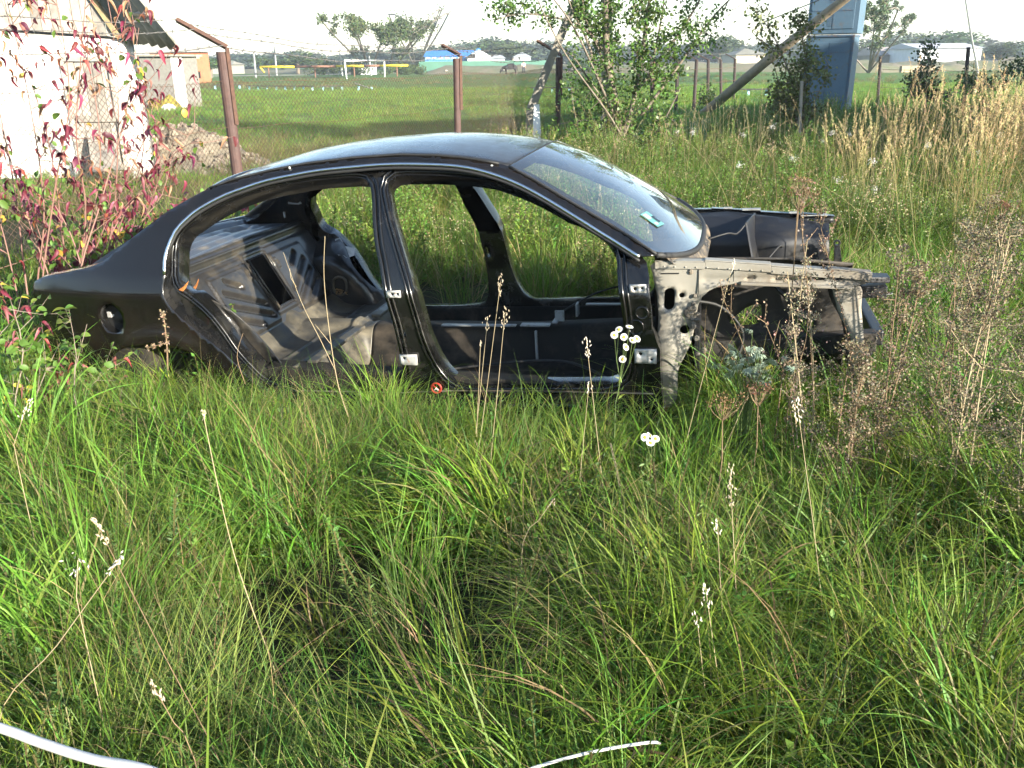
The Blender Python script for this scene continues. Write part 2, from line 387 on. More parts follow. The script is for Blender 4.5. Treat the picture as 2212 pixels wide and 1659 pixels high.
V2a, Fa = cdt_panel(outer1, [FUEL], .022)
outer2 = [p for p in spline([(x + (.0 if x > -2.6 else -.012), z + .012) for x, z in CHROME], .03)][::-1] + list(spline([(x - .012, z - .006) for x, z in SHUT], .03)) + [np.array(p) for p in [(-2.1, .165), (-1.8, .155), (-1.2, .16), (-.7, .165), (-.262, .17)]] + [np.array(p) for p in HINGE[1:]]
outer2 = [np.array([p[0], p[1]]) for p in outer2]
SLOT_B = rrect(-1.447, .525, .022, .075, -.25)
for sgn in (-1, 1):
    V, F = side_mesh(sgn, V2a, Fa, 0)
    o = link("body_side", fast_mesh("body_side", V, F, M_paint, True), car)
    m = o.modifiers.new("s", 'SOLIDIFY'); m.thickness = .004; m.offset = -1
    holes2 = [s_rd, s_fd]
    if sgn > 0: holes2 += [rrect(-1.459, .557, .034, .07, -.15), rrect(-1.483, .696, .022, .022)]
    else: holes2 += [SLOT_B]
    V2, F2 = cdt_panel(outer2, holes2, .03)
    V, F = side_mesh(sgn, V2, F2, .048)
    # gentle sculpting of the jambs: sunken channel near the openings
    o2 = link("door_frame", fast_mesh("door_frame", V, F, M_jamb, True), car)
    m = o2.modifiers.new("s", 'SOLIDIFY'); m.thickness = .085; m.offset = -1
    m = o2.modifiers.new("b", 'BEVEL'); m.width = .009; m.segments = 3; m.limit_method = 'ANGLE'; m.angle_limit = math.radians(50)
    # step between skin and frame, seal ridges
    hole1 = list(s_chr[::-1]) + list(s_shut[1:]) + [np.array(p) for p in [(-2.1, .185), (-1.8, .17), (-1.2, .175), (-.7, .18), (-.25, .19)]]
    strip("shut_return", hole1, [0.0, .004, .052], car, M_jamb, sgn)
    b = MB()
    for off, ins in ((.040, .016), (.046, .036)):
        for ring in (s_fd, s_rd):
            c = np.mean(ring, 0); P = np.array(ring); n = len(P)
            T = np.roll(P, -1, 0) - np.roll(P, 1, 0); T /= np.linalg.norm(T, axis=1)[:, None]
            N = np.stack([T[:, 1], -T[:, 0]], 1)
            # outward normal
            test = P + N * .01
            sg = 1 if not inside(P, test[:5, 0], test[:5, 1]).all() else -1
            Q = P + N * sg * ins
            b.tube([(q[0], sgn * (hw(q[0], q[1]) - off), q[1]) for q in Q[::2]], .0065, 6, closed=True)
    b.obj("seal_channel", M_jamb, car, smooth=True)
    strip("sill_top", [np.array(p) for p in [(-2.05, .2), (-1.5, .205), (-1.2, .225), (-.8, .235), (-.5, .235), (-.3, .235)]], [.03, .035, .1], car, M_sill, sgn)
    # roof / deck gutter edge turning inwards
    gut = [p for p in s_top if p[0] < -2.2]
    Vg = []; 
    for p in gut:
        t = min(1, max(0, (-2.6 - p[0]) / .5))
        Vg += [(p[0], sgn * hw(*p), p[1]), (p[0] + .004, sgn * (hw(*p) - .035), p[1] + .008), (p[0] + .01, sgn * (hw(*p) - .075), p[1] + .002), (p[0] + .012, sgn * (hw(*p) - .085), p[1] - .02), (p[0] + .02, sgn * (hw(*p) - .125), p[1] - .03)]
    Fg = [[i * 5 + q, i * 5 + q + 1, i * 5 + q + 6, i * 5 + q + 5] for i in range(len(gut) - 1) for q in range(4)]
    link("pillar_gutter", fast_mesh("pillar_gutter", np.array(Vg), np.array(Fg), M_paint, True), car)
    # chrome trim
    b = MB()
    pts = [(p[0], sgn * (hw(p[0], p[1]) + .003), p[1] + .0) for p in spline(CHROME, .035)]
    b.tube(pts, .0085, 8)
    pts2 = [(p[0] + .0, sgn * (hw(p[0], p[1] - .016) - .004), p[1] - .016) for p in spline(CHROME[2:], .035)]
    b.obj("window_trim", M_chrome, car, smooth=True)
    b = MB(); b.tube(pts2, .007, 6); b.obj("window_seal", M_rubber, car, smooth=True)
    # rear inner quarter: C pillar inner skin and wheelhouse
    CI = [(-3.2, .72), (-3.17, .79), (-2.92, .93), (-2.72, 1.02), (-2.45, 1.12), (-2.36, 1.1), (-2.5, 1.02), (-2.6, .95), (-2.645, .88), (-2.63, .8), (-2.566, .712), (-2.407, .62), (-2.301, .50), (-2.20, .38), (-2.09, .24), (-2.2, .14), (-3.2, .14)]
    Vc, Fc = cdt_panel(spline(CI, .03, True), [], .035)
    def wy(x, z):
        d = math.hypot((x + 2.5) / .33, (z - .12) / .42)
        base = .80 if z < .7 else .80 - (z - .7) * .42
        k = min(1, max(0, 1 - (d - 1.0) / .38)); k = k * k * (3 - 2 * k)
        return base - (.25 if sgn > 0 else .08) * k
    Vq = np.array([(x, sgn * wy(x, z), z) for x, z in Vc])
    o = link("inner_quarter", fast_mesh("inner_quarter", Vq, Fc if sgn < 0 else Fc[:, ::-1].copy(), M_inner if True else M_jamb, True), car)
    m = o.modifiers.new("s", 'SOLIDIFY'); m.thickness = .006

# fuel filler recess
strip("fuel_recess", FUEL, [0, .004, .05], car, M_jamb, -1, True)
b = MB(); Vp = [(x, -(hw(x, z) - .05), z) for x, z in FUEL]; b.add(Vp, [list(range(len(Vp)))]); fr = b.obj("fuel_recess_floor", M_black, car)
b = MB(); b.box((-3.012, -.826, .585), (.024, .012, .03)); b.box((-3.002, -.822, .58), (.03, .006, .012)); b.obj("fuel_flap_hinge", M_plate, car, bevel=.003)
b = MB(); b.tube([(-2.95, -.80, .57), (-2.95, -.835, .575)], [.03, .032], 14); b.obj("filler_cap", M_rubber, car, smooth=True)

# roof
def tz(x): return float(np.interp(x, [p[0] for p in TOP], [p[1] for p in TOP]))
nx, ny = 40, 25
V = []
for j in range(ny):
    yy = -1 + 2 * j / (ny - 1)
    for i in range(nx):
        s = i / (nx - 1)
        xf = -.95 + .075 * (1 - yy * yy); xr = -2.46 - .07 * (1 - yy * yy)
        x = xr + (xf - xr) * s
        xe = min(x, -.952); ze = tz(xe); w = hw(xe, ze)
        crown = .052 * (1 - abs(yy) ** 2.2) * (1 - .35 * max(0, (-2.1 - x) / .4))
        ex = max(0, x + .952)
        z = ze + crown - ex * .36 - (.004 if abs(yy) == 1 else 0)
        V.append((x, yy * w, z))
F = [[j * nx + i, j * nx + i + 1, (j + 1) * nx + i + 1, (j + 1) * nx + i] for j in range(ny - 1) for i in range(nx - 1)]
o = link("roof", fast_mesh("roof", np.array(V), np.array(F), M_paint_dusty, True), car)
m = o.modifiers.new("s", 'SOLIDIFY'); m.thickness = .012; m.offset = -1
for sgn in (-1, 1):
    b = MB(); pts = [(x, sgn * (hw(x, tz(x)) - .004), tz(x) + .003) for x in np.arange(-2.44, -.95, .06)]
    b.tube(pts, .0055, 6); b.obj("roof_drip_seal", M_rubber, car, smooth=True)
b = MB()
b.tube([(-2.45 - .07 * (1 - t * t), t * .64, tz(-2.45) - .012 + .034 * (1 - t * t)) for t in np.linspace(-1, 1, 15)], .016, 6)
b.obj("rear_header", M_jamb, car, smooth=True)
b = MB()
b.tube([(-.955 + .072 * (1 - t * t), t * .575, 1.212 + .045 * (1 - t * t)) for t in np.linspace(-1, 1, 21)], .007, 6)
b.obj("windshield_top_seal", M_rubber, car, smooth=True)

# windshield
M_glass = bpy.data.materials.new("windshield_glass"); M_glass.use_nodes = True
nt = M_glass.node_tree; nt.nodes.clear()
oo = nt.nodes.new("ShaderNodeOutputMaterial"); tr = nt.nodes.new("ShaderNodeBsdfTransparent"); tr.inputs[0].default_value = (.80, .86, .84, 1)
gl = nt.nodes.new("ShaderNodeBsdfGlossy"); gl.inputs["Roughness"].default_value = .03; gl.inputs[0].default_value = (1, 1, 1, 1)
df = nt.nodes.new("ShaderNodeBsdfDiffuse"); df.inputs[0].default_value = (.42, .42, .4, 1)
fz = nt.nodes.new("ShaderNodeFresnel"); fz.inputs[0].default_value = 1.6
m1 = nt.nodes.new("ShaderNodeMixShader"); m2 = nt.nodes.new("ShaderNodeMixShader")
nz = nt.nodes.new("ShaderNodeTexNoise"); nz.inputs["Scale"].default_value = 6; nz.inputs["Detail"].default_value = 8
mr = nt.nodes.new("ShaderNodeMapRange"); mr.inputs[1].default_value = .3; mr.inputs[2].default_value = .8; mr.inputs[3].default_value = .01; mr.inputs[4].default_value = .07
tc = nt.nodes.new("ShaderNodeTexCoord"); nt.links.new(tc.outputs["Object"], nz.inputs[0]); nt.links.new(nz.outputs[0], mr.inputs[0])
sc_ = nt.nodes.new("ShaderNodeMath"); sc_.operation = 'MULTIPLY'; sc_.inputs[1].default_value = 1.7; sc_.use_clamp = True
nt.links.new(fz.outputs[0], sc_.inputs[0])
nt.links.new(sc_.outputs[0], m1.inputs[0]); nt.links.new(tr.outputs[0], m1.inputs[1]); nt.links.new(gl.outputs[0], m1.inputs[2])
nt.links.new(mr.outputs[0], m2.inputs[0]); nt.links.new(m1.outputs[0], m2.inputs[1]); nt.links.new(df.outputs[0], m2.inputs[2]); nt.links.new(m2.outputs[0], oo.inputs[0])
M_frit = mat("black_frit", (.003, .003, .004), rough=.1, var=.2)
def wind(s, t):
    """s across -1..1, t 0 bottom..1 top"""
    k = 1 - s * s; kb = 1 - abs(s) ** 3.2
    xe = -.288 + (-.95 + .288) * t; ze = tz(xe); ye = hw(xe, ze) - .003
    E_ = np.array([xe, 0, ze + .002])
    b = np.array([.17, 0, -.066]); tp = np.array([.075, 0, .044])
    q = math.sin(math.pi * t)
    c = b * (1 - t) + tp * t
    kk = kb * (1 - t) + k * t
    return E_ + c * kk + np.array([.02 * q * k, s * ye, .03 * q * k])
NS, NT = 41, 31
S = np.linspace(-1, 1, NS); Tt = np.linspace(0, 1, NT)
V = np.array([wind(s, t) for t in Tt for s in S])
F = [[j * NS + i, j * NS + i + 1, (j + 1) * NS + i + 1, (j + 1) * NS + i] for j in range(NT - 1) for i in range(NS - 1)]
glass = link("windshield", fast_mesh("windshield", V, np.array(F), M_glass, True), car)
def infr(s, t):
    dS = (1 - abs(s)) * .62; db = t * .72; dt = (1 - t) * .72
    return dS < .045 or dt < .05 or db < (.085)
nS = np.concatenate([np.linspace(-1, -.9, 8), np.linspace(-.88, .88, 30), np.linspace(.9, 1, 8)]); nT = np.concatenate([np.linspace(0, .16, 10), np.linspace(.18, .9, 20), np.linspace(.92, 1, 8)])
Vf = np.array([wind(s, t) - np.array([.0015, 0, .003]) for t in nT for s in nS]); Ff = []
for j in range(len(nT) - 1):
    for i in range(len(nS) - 1):
        if infr((nS[i] + nS[i + 1]) / 2, (nT[j] + nT[j + 1]) / 2):
            a = j * len(nS) + i; Ff.append([a, a + 1, a + len(nS) + 1, a + len(nS)])
link("ceramic_border", fast_mesh("ceramic_border", Vf, np.array(Ff), M_frit, True), glass)
b = MB(); b.tube([tuple(wind(s, 0) + np.array([0, 0, -.004])) for s in np.linspace(-1, 1, 41)], .014, 6)
b.obj("windshield_seal", M_rubber, car, smooth=True)
for sg in (-1, 1):
    b = MB(); b.tube([tuple(wind(sg, t) + np.array([0, sg * .002, 0])) for t in np.linspace(0, 1, 21)], .006, 6); b.obj("pillar_seal", M_rubber, car, smooth=True)
# inspection sticker on the glass
M_stk = mat("sticker_green", (.09, .27, .25), rough=.4, var=.15)
c0 = (-.33 + 1) / 2
def wq(s, t, up=.004): return tuple(wind(s, t) + np.array([.003, 0, up]))
b = MB(); s0, t0 = -.66, .20
b.add([wq(s0, t0), wq(s0 + .13, t0), wq(s0 + .13, t0 + .11), wq(s0, t0 + .11)], [[0, 1, 2, 3]]); st = b.obj("inspection_sticker", M_stk, glass)
b = MB(); b.add([wq(s0 + .08, t0 + .02, .006), wq(s0 + .12, t0 + .02, .006), wq(s0 + .12, t0 + .07, .006), wq(s0 + .08, t0 + .07, .006)], [[0, 1, 2, 3]]); b.obj("sticker_print", M_frit, glass)
b = MB(); b.add([wq(s0 + .01, t0 + .06, .006), wq(s0 + .07, t0 + .06, .006), wq(s0 + .07, t0 + .10, .006), wq(s0 + .01, t0 + .10, .006)], [[0, 1, 2, 3]]); b.add([wq(s0 + .01, t0 + .012, .006), wq(s0 + .06, t0 + .012, .006), wq(s0 + .06, t0 + .03, .006), wq(s0 + .01, t0 + .03, .006)], [[0, 1, 2, 3]]); b.obj("sticker_print", M_plate, glass)

# round red sticker on the sill
M_red = mat("sticker_red", (.38, .03, .02), rough=.4, var=.1)
M_white = mat("white_paint", (.75, .75, .73), rough=.5, var=.08)
b = MB(); cs = Vector((-1.31, -(hw(-1.31, .236) - .035), .236)); 
b.tube([cs + Vector((.024 * math.cos(a), 0, .024 * math.sin(a))) for a in np.linspace(0, 2 * math.pi, 25)[:-1]], .0045, 6, closed=True)
b.tube([cs + Vector((-.018, 0, .016)), cs + Vector((.018, 0, -.016))], .0035, 6)
b.obj("warning_ring_sticker", M_red, car, smooth=True, label="red ring with a diagonal bar stuck at the foot of the middle pillar")
b = MB(); b.tube([cs + Vector((-.009, -.002, -.009)), cs + Vector((.0, -.003, .0)), cs + Vector((.010, -.002, -.010))], [.003, .0045, .003], 6); b.obj("warning_symbol", M_white, car)

M_fleck = mat("pale_fleck", (.6, .6, .55), rough=.8, var=.2)
for k_, (x_, z_) in enumerate(((-2.03, 1.243), (-1.03, 1.221))):
    b = MB(); b.ball((x_, -(hw(x_, z_) + .001), z_), (.006, .002, .004 if k_ else .009), 7, 4); b.obj("dried_fleck", M_fleck, car)
# hinge plates
def plate(name, x, z, w, h, holes, off=.03, m=M_plate, rot=0):
    y = -(hw(x, z) - off); n = 12
    outer = [(x - w / 2, z - h / 2), (x + w / 2, z - h / 2), (x + w / 2, z + h / 2), (x - w / 2, z + h / 2)]
    hs = [[(x + hx + r * math.cos(a), z + hz + r * math.sin(a)) for a in np.linspace(0, 6.283, n + 1)[:-1]] for hx, hz, r in holes]
    V2, F2 = cdt_panel([np.array(p) for p in outer], hs, .02)
    o = link(name, fast_mesh(name, np.array([(a, y, c) for a, c in V2]), F2, m), car)
    md = o.modifiers.new("s", 'SOLIDIFY'); md.thickness = .012
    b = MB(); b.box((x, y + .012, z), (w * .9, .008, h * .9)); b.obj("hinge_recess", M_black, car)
plate("hinge_plate", -1.462, .696, .068, .032, [(-.006, 0, .007), (.02, 0, .006)])
plate("hinge_plate", -1.428, .379, .085, .05, [(-.02, .008, .007)])
plate("hinge_plate", -.361, .716, .07, .036, [(-.012, 0, .008), (.018, .002, .006)])
plate("hinge_plate", -.331, .416, .095, .065, [(-.022, .012, .008), (.026, -.014, .006)])
for x, z, r in ((-.345, .61, .026), (-.372, .545, .032)):
    b = MB(); y = -(hw(x, z) - .043); b.tube([(x + r * math.cos(a), y, z + r * math.sin(a)) for a in np.linspace(0, 6.283, 17)[:-1]], .004, 5, closed=True)
    b.obj("pressed_ring", M_jamb, car, smooth=True)

# bulkhead behind the rear seat: pressed panel with ribs and the pass-through opening
def bx(z): return -2.70 + (.80 - z) * .53
HOLE = [(-.10, .70), (.095, .70), (.10, .425), (-.09, .425)]
RIBS = [((-.40, .645), (-.29, .59)), ((-.46, .593), (-.17, .464)), ((-.47, .523), (-.169, .398)), ((-.48, .455), (-.30, .38))]
RIBS += [((-a[0], a[1]), (-b_[0], b_[1])) for a, b_ in RIBS]
V2, F2 = cdt_panel([np.array(p) for p in [(-.72, .80), (.72, .80), (.72, .26), (-.72, .26)]], [HOLE], .0095)
Vb = []
for yy, zz in V2:
    d = 0
    for a, b_ in RIBS:
        ax, az = a; bx_, bz_ = b_; L2 = (bx_ - ax) ** 2 + (bz_ - az) ** 2
        t = min(1, max(0, ((yy - ax) * (bx_ - ax) + (zz - az) * (bz_ - az)) / L2))
        dd = math.hypot(yy - ax - t * (bx_ - ax), zz - az - t * (bz_ - az))
        d -= .024 * math.exp(-(dd / .0125) ** 4)
    for zl, am in ((.772, .014), (.735, -.010)):
        d += am * math.exp(-((zz - zl) / .008) ** 2)
    d += .012 * (1 if (abs(abs(yy) - .32) < .20 and .36 < zz < .685) else 0)
    r_ = math.hypot(yy - .155, zz - .63); d += .012 * math.exp(-((r_ - .022) / .006) ** 2)
    r_ = math.hypot(yy + .155, zz - .63); d += .012 * math.exp(-((r_ - .022) / .006) ** 2)
    e = max(abs(yy) / .115, abs(zz - .5625) / .155); d += .014 * math.exp(-((e - 1.06) / .05) ** 2)
    Vb.append((bx(zz) + d, yy, zz + .3 * d))
o = link("rear_bulkhead", fast_mesh("rear_bulkhead", np.array(Vb), F2, M_inner, True), car)
b = MB()
for s in (1,):
    fr_ = [(bx(z) + .02, y, z) for y, z in HOLE]
    b.tube([fr_[3], fr_[0], fr_[1], fr_[2]], .007, 5, closed=True)
b.tube([(bx(.70) + .03, -.16, .70), (bx(.42) + .03, -.12, .42)], .006, 5)
b.obj("opening_flange", M_inner, car, smooth=True)
# trunk tub behind it
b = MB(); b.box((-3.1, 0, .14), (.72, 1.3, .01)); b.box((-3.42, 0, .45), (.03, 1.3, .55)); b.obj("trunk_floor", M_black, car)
# parcel shelf
V = []; nx, ny = 30, 41
for j in range(ny):
    y_ = -.70 + 1.4 * j / (ny - 1)
    for i in range(nx):
        x_ = -2.70 - .42 * i / (nx - 1)
        z_ = .80 - .03 * (abs(y_) / .7) ** 2 + .008 * math.sin(i * .9) * (1 if abs(y_) < .6 else 0) + (.03 if i > nx - 4 else 0)
        r_ = math.hypot((y_ * 0 + abs(y_) - .38) / .14, (x_ + 2.92) / .10)
        if r_ < 1: z_ -= .018
        V.append((x_, y_, z_))
F = [[j * nx + i, j * nx + i + 1, (j + 1) * nx + i + 1, (j + 1) * nx + i] for j in range(ny - 1) for i in range(nx - 1)]
M_shelf = mat("shelf_metal", (.07, .075, .085), rough=.34, metal=.4, stain=(.22, .2, .17), stain_amt=.4, stain_scale=5, rough2=.7)
o = link("parcel_shelf", fast_mesh("parcel_shelf", np.array(V), np.array(F), M_shelf, True), car)
m = o.modifiers.new("s", 'SOLIDIFY'); m.thickness = .006; m.offset = -1
b = MB(); b.box((-3.07, .09, .836), (.03, .05, .004)); b.obj("shelf_label", M_white, car)
# seat pan and floor as one pressed surface
def floor_z(x, y):
    tun = math.exp(-(y / .13) ** 4)
    if x < -2.02:
        ex, ey = (x + 2.24) / .15, (abs(y) - .36) / .25; q = (ex ** 4 + ey ** 4)
        z = .305 - .040 / (1 + q ** 2) + .012 * math.exp(-((x + 2.05) / .018) ** 2) + .025 * math.exp(-(y / .07) ** 4)
        z += .006 * math.exp(-(((y - .36) / .012) ** 2)) / (1 + q ** 2) + .006 * math.exp(-(((x + 2.24) / .01) ** 2)) / (1 + q ** 2)
    else:
        k = min(1, max(0, (x + 2.02) / .10)); k = k * k * (3 - 2 * k)
        z = .30 * (1 - k) + .115 * k + k * .20 * tun * (1 + .25 * max(0, (x + 1.0))) 
        if k > .9 and abs(y) > .16: z += .012 * math.cos((abs(y) - .42) * 60) * (1 if abs(abs(y) - .42) < .2 else 0) * (1 if (x + 2) % .7 > .12 else 0)
    if x < -2.38: z += (-2.38 - x) * .5
    return z
def grid_part(name, x0, x1, nx, y0, y1, ny, fz_, material, thick=.006):
    V = [(x, y, fz_(x, y)) for y in np.linspace(y0, y1, ny) for x in np.linspace(x0, x1, nx)]
    F = [[j * nx + i, j * nx + i + 1, (j + 1) * nx + i + 1, (j + 1) * nx + i] for j in range(ny - 1) for i in range(nx - 1)]
    o = link(name, fast_mesh(name, np.array(V), np.array(F), material, True), car)
    m = o.modifiers.new("s", 'SOLIDIFY'); m.thickness = thick; m.offset = -1
    return o
grid_part("seat_pan", -2.50, -1.93, 90, -.79, .79, 150, floor_z, M_seatpan)
grid_part("floor_pan", -1.93, -.28, 80, -.79, .79, 120, floor_z, M_floor)
# cross beam in front of the seat pan, tunnel pieces, cable
b = MB(); b.box((-1.985, -.42, .318), (.055, .62, .02)); b.box((-1.985, .42, .318), (.055, .62, .02)); b.obj("seat_cross_beam", M_seatpan, car, bevel=.006)
b = MB(); b.box((-1.30, -.10, .33), (.42, .035, .008)); b.box((-.98, -.11, .338), (.16, .05, .01)); b.box((-.88, 0, .345), (.03, .2, .01)); b.box((-.6, .16, .38), (.3, .03, .008)); b.obj("tunnel_flange", M_greytape, car, bevel=.003)
for c_, d_ in (((-.97, -.16, .24), (.012, .02, .16)), ((-.86, -.05, .37), (.05, .012, .06)), ((-.78, .05, .38), (.012, .06, .07))):
    b = MB(); b.box(c_, d_); b.obj("tunnel_bracket", M_greytape, car, bevel=.003)
b = MB(); b.tube(spline([(-.85, .02, .38), (-.7, .15, .44), (-.55, .3, .45), (-.42, .45, .4)], .04), .006, 5); b.tube(spline([(-1.6, -.5, .17), (-1.2, -.35, .19), (-.8, -.3, .2), (-.5, -.5, .16)], .05), .008, 5); b.obj("loose_cable", M_rubber, car, smooth=True)
for sgn in (-1, 1):
    b = MB(); b.hexa([(-2.2, sgn * .68, .12), (-2.2, sgn * .80, .12), (-2.2, sgn * .80, .315 if sgn < 0 else .20), (-2.2, sgn * .70, .325 if sgn < 0 else .20)], [(-.28, sgn * .70, .12), (-.28, sgn * .80, .12), (-.28, sgn * .80, .25 if sgn < 0 else .225), (-.28, sgn * .72, .25 if sgn < 0 else .225)])
    b.obj("inner_sill", M_floor, car, bevel=.01)
b = MB(); b.box((-1.45, 0, .095), (2.4, 1.62, .012)); b.box((-2.75, 0, .12), (.6, 1.1, .012)); b.obj("underbody", M_floor, car)
b = MB(); b.box((-.29, 0, .45), (.02, 1.42, .72)); b.obj("firewall", M_floor, car)
# far wheelhouse details: pale pad, belt hole with leaves, bracket on C pillar
b = MB()
pad = [(-2.50, .655), (-2.46, .665), (-2.40, .62), (-2.34, .60), (-2.325, .565), (-2.36, .56), (-2.38, .575), (-2.41, .58), (-2.46, .60), (-2.50, .63)]
b.add([(x, wy(x, z) - .012, z) for x, z in pad], [list(range(len(pad)))]); b.obj("sound_pad", M_foam, car)
hh = rrect(-2.386, .40, .09, .115)
b = MB(); b.add([(x, wy(-2.386, .40) - .028, z) for x, z in hh], [list(range(len(hh)))]); b.obj("belt_hole", M_black, car)
b = MB(); b.tube([(x, wy(-2.386, .40) - .028, z) for x, z in hh], .009, 6, closed=True); b.obj("belt_hole_rim", M_seatpan, car, smooth=True)
b = MB()
for i in range(12):
    c = Vector((-2.386 + random.uniform(-.03, .04), wy(-2.386, .4) - .04, .365 + random.uniform(-.015, .03))); e = Vector((random.uniform(-.03, .03), random.uniform(-.02, .0), random.uniform(-.01, .02))); p = Vector((0, -.008, .01))
    b.add([c - e, c + p, c + e, c - p], [[0, 1, 2, 3]])
b.obj("dead_leaves", M_dryleaf, car, kind="stuff")
b = MB(); yC = wy(-2.72, .9) - .012; b.tube([(-2.76, yC, .905), (-2.73, yC, .90), (-2.69, yC, .897), (-2.672, yC, .905)], [.008, .006, .006, .01], 6); b.obj("pillar_bracket", M_plate, car, smooth=True)
b = MB(); b.box((-2.80, yC, .83), (.012, .01, .035)); b.obj("pillar_clip", M_plate, car)
# leaves caught on the door frame
for x, z, L in ((-2.545, .725, .05), (-2.475, .735, .03)):
    y = -(hw(x, z) - .036); b = MB(); b.add([(x - L * .55, y - .004, z - .008), (x, y - .012, z - .014), (x + L * .4, y - .008, z + .004), (x + L * .75, y - .004, z + .035), (x + .2 * L, y - .006, z + .012)], [[0, 1, 4], [1, 2, 4], [2, 3, 4]]); 
    b.obj("fallen_leaf", M_orange, None, solid=.0015, label="orange dead leaf lying on the lower corner of the rear door frame" if L > .04 else "small reddish dead leaf beside the seat bulkhead edge", cat="leaf").matrix_world = CARM

# ---- front end, near side: beige apron with rail, dark far side
RAIL = [(-.30, .80), (-.09, .797), (.18, .776), (.405, .756), (.575, .737), (.577, .717), (.51, .690), (.3, .694), (.12, .70), (.04, .702), (-.02, .694), (-.07, .675), (-.10, .645), (-.116, .606), (-.128, .52), (-.143, .443), (-.175, .37), (-.20, .31), (-.21, .16), (-.30, .16), (-.285, .573), (-.31, .75)]
OVAL = rrect(-.238, .64, .045, .095, .05)
h2 = [(-.185 + .012 * math.cos(a), .655 + .012 * math.sin(a)) for a in np.linspace(0, 6.283, 11)[:-1]]
h3 = [(-.172 + .022 * math.cos(a), .50 + .02 * math.sin(a)) for a in np.linspace(0, 6.283, 13)[:-1]]
h4 = rrect(.30, .722, .20, .016); h5 = rrect(.10, .728, .03, .014); h6 = rrect(.455, .722, .03, .014)
for sgn in (-1, 1):
    V2, F2 = cdt_panel([np.array(p) for p in spline(RAIL, .03, True)], [OVAL, h2, h3, h4, h5, h6], .018)
    V = []
    for x, z in V2:
        y = .715 + .022 * math.exp(-(((x + .24) / .05) ** 2 + ((z - .42) / .2) ** 2)) - .012 * math.exp(-(((x + .14) / .04) ** 2 + ((z - .55) / .12) ** 2))
        if x > -.1: y -= .015 * math.exp(-((z - .722) / .014) ** 2)
        e = math.hypot((x + .238) / .035, (z - .64) / .06); y += .005 * math.exp(-((e - 1.15) / .12) ** 2)
        V.append((x, sgn * y, z))
    o = link("fender_apron", fast_mesh("fender_apron", np.array(V), F2 if sgn < 0 else F2[:, ::-1].copy(), M_beige if sgn < 0 else M_engine, True), car, label="beige primered fender apron" if sgn < 0 else "black fender apron")
    m = o.modifiers.new("s", 'SOLIDIFY'); m.thickness = .008; m.offset = 0
    fl = [(-.30, .803), (-.09, .80), (.18, .779), (.405, .759), (.578, .740)]
    b = MB()
    for i in range(4):
        a, c = fl[i], fl[i + 1]
        dz = .005 if i % 2 else 0
        b.hexa([(a[0], sgn * .722, a[1] + dz), (a[0], sgn * .668, a[1] + dz), (a[0], sgn * .668, a[1] + dz + .005), (a[0], sgn * .722, a[1] + dz + .005)],
               [(c[0], sgn * .722, c[1] + dz), (c[0], sgn * .668, c[1] + dz), (c[0], sgn * .668, c[1] + dz + .005), (c[0], sgn * .722, c[1] + dz + .005)])
        b.hexa([(a[0], sgn * .722, a[1] + dz), (a[0], sgn * .727, a[1] + dz), (a[0], sgn * .727, a[1] + dz - .03), (a[0], sgn * .722, a[1] + dz - .03)],
               [(c[0], sgn * .722, c[1] + dz), (c[0], sgn * .727, c[1] + dz), (c[0], sgn * .727, c[1] + dz - .03), (c[0], sgn * .722, c[1] + dz - .03)])
    b.obj("fender_rail", M_beige if sgn < 0 else M_jamb, car, bevel=.002)
    b = MB()
    b.hexa([(.06, sgn * .74, .703), (.06, sgn * .70, .703), (.06, sgn * .70, .714), (.06, sgn * .74, .714)], [(.51, sgn * .74, .683), (.51, sgn * .70, .683), (.51, sgn * .70, .694), (.51, sgn * .74, .694)])
    b.obj("rail_lower_lip", M_beige if sgn < 0 else M_jamb, car, bevel=.002)
    # inner wheelhouse with the openings
    IN = [(-.28, .78), (.0, .79), (.28, .765), (.53, .735), (.53, .60), (.53, .40), (.53, .14), (-.28, .14)]
    ho1 = spline([(.02, .44), (.05, .475), (.10, .515), (.16, .525), (.165, .46), (.15, .435), (.08, .43)], .02, True)
    ho2 = spline([(.315, .44), (.33, .48), (.36, .495), (.39, .47), (.395, .43), (.37, .41), (.33, .415)], .02, True)
    V2, F2 = cdt_panel([np.array(p) for p in IN], [ho1, ho2], .025)
    V = []
    for x, z in V2:
        # strut tower bulging inwards... and the arch outwards
        y = .40 - .04 * math.exp(-(((x - .26) / .12) ** 2)) * min(1, max(0, (z - .3) / .2)) + .06 * math.exp(-((z - .32) / .06) ** 2)
        if z > .68: y += (z - .68) * 2.0
        V.append((x, sgn * y, z))
    o = link("inner_wheelhouse", fast_mesh("inner_wheelhouse", np.array(V), F2 if sgn < 0 else F2[:, ::-1].copy(), M_liner if sgn < 0 else M_engine, True), car)
    m = o.modifiers.new("s", 'SOLIDIFY'); m.thickness = .01
    # strut tower
    b = MB(); b.tube([(.22, sgn * .54, .40), (.215, sgn * .55, .60), (.21, sgn * .56, .70), (.21, sgn * .56, .735)], [.17, .14, .11, .10], 20)
    if sgn > 0: b.obj("strut_tower", M_engine, car, smooth=True)
    # front support panel and chassis leg
    FP = [(.435, .70), (.54, .69), (.55, .60), (.572, .44), (.575, .36), (.55, .34), (.532, .40), (.512, .48), (.47, .558), (.447, .62)]
    V2, F2 = cdt_panel([np.array(p) for p in spline(FP, .03, True)], [], .03)
    o = link("front_support", fast_mesh("front_support", np.array([(x, sgn * (.70 - .1 * (z < .4) * (0.4 - z)), z) for x, z in V2]), F2 if sgn < 0 else F2[:, ::-1].copy(), M_beige if sgn < 0 else M_engine, True), car)
    m = o.modifiers.new("s", 'SOLIDIFY'); m.thickness = .008
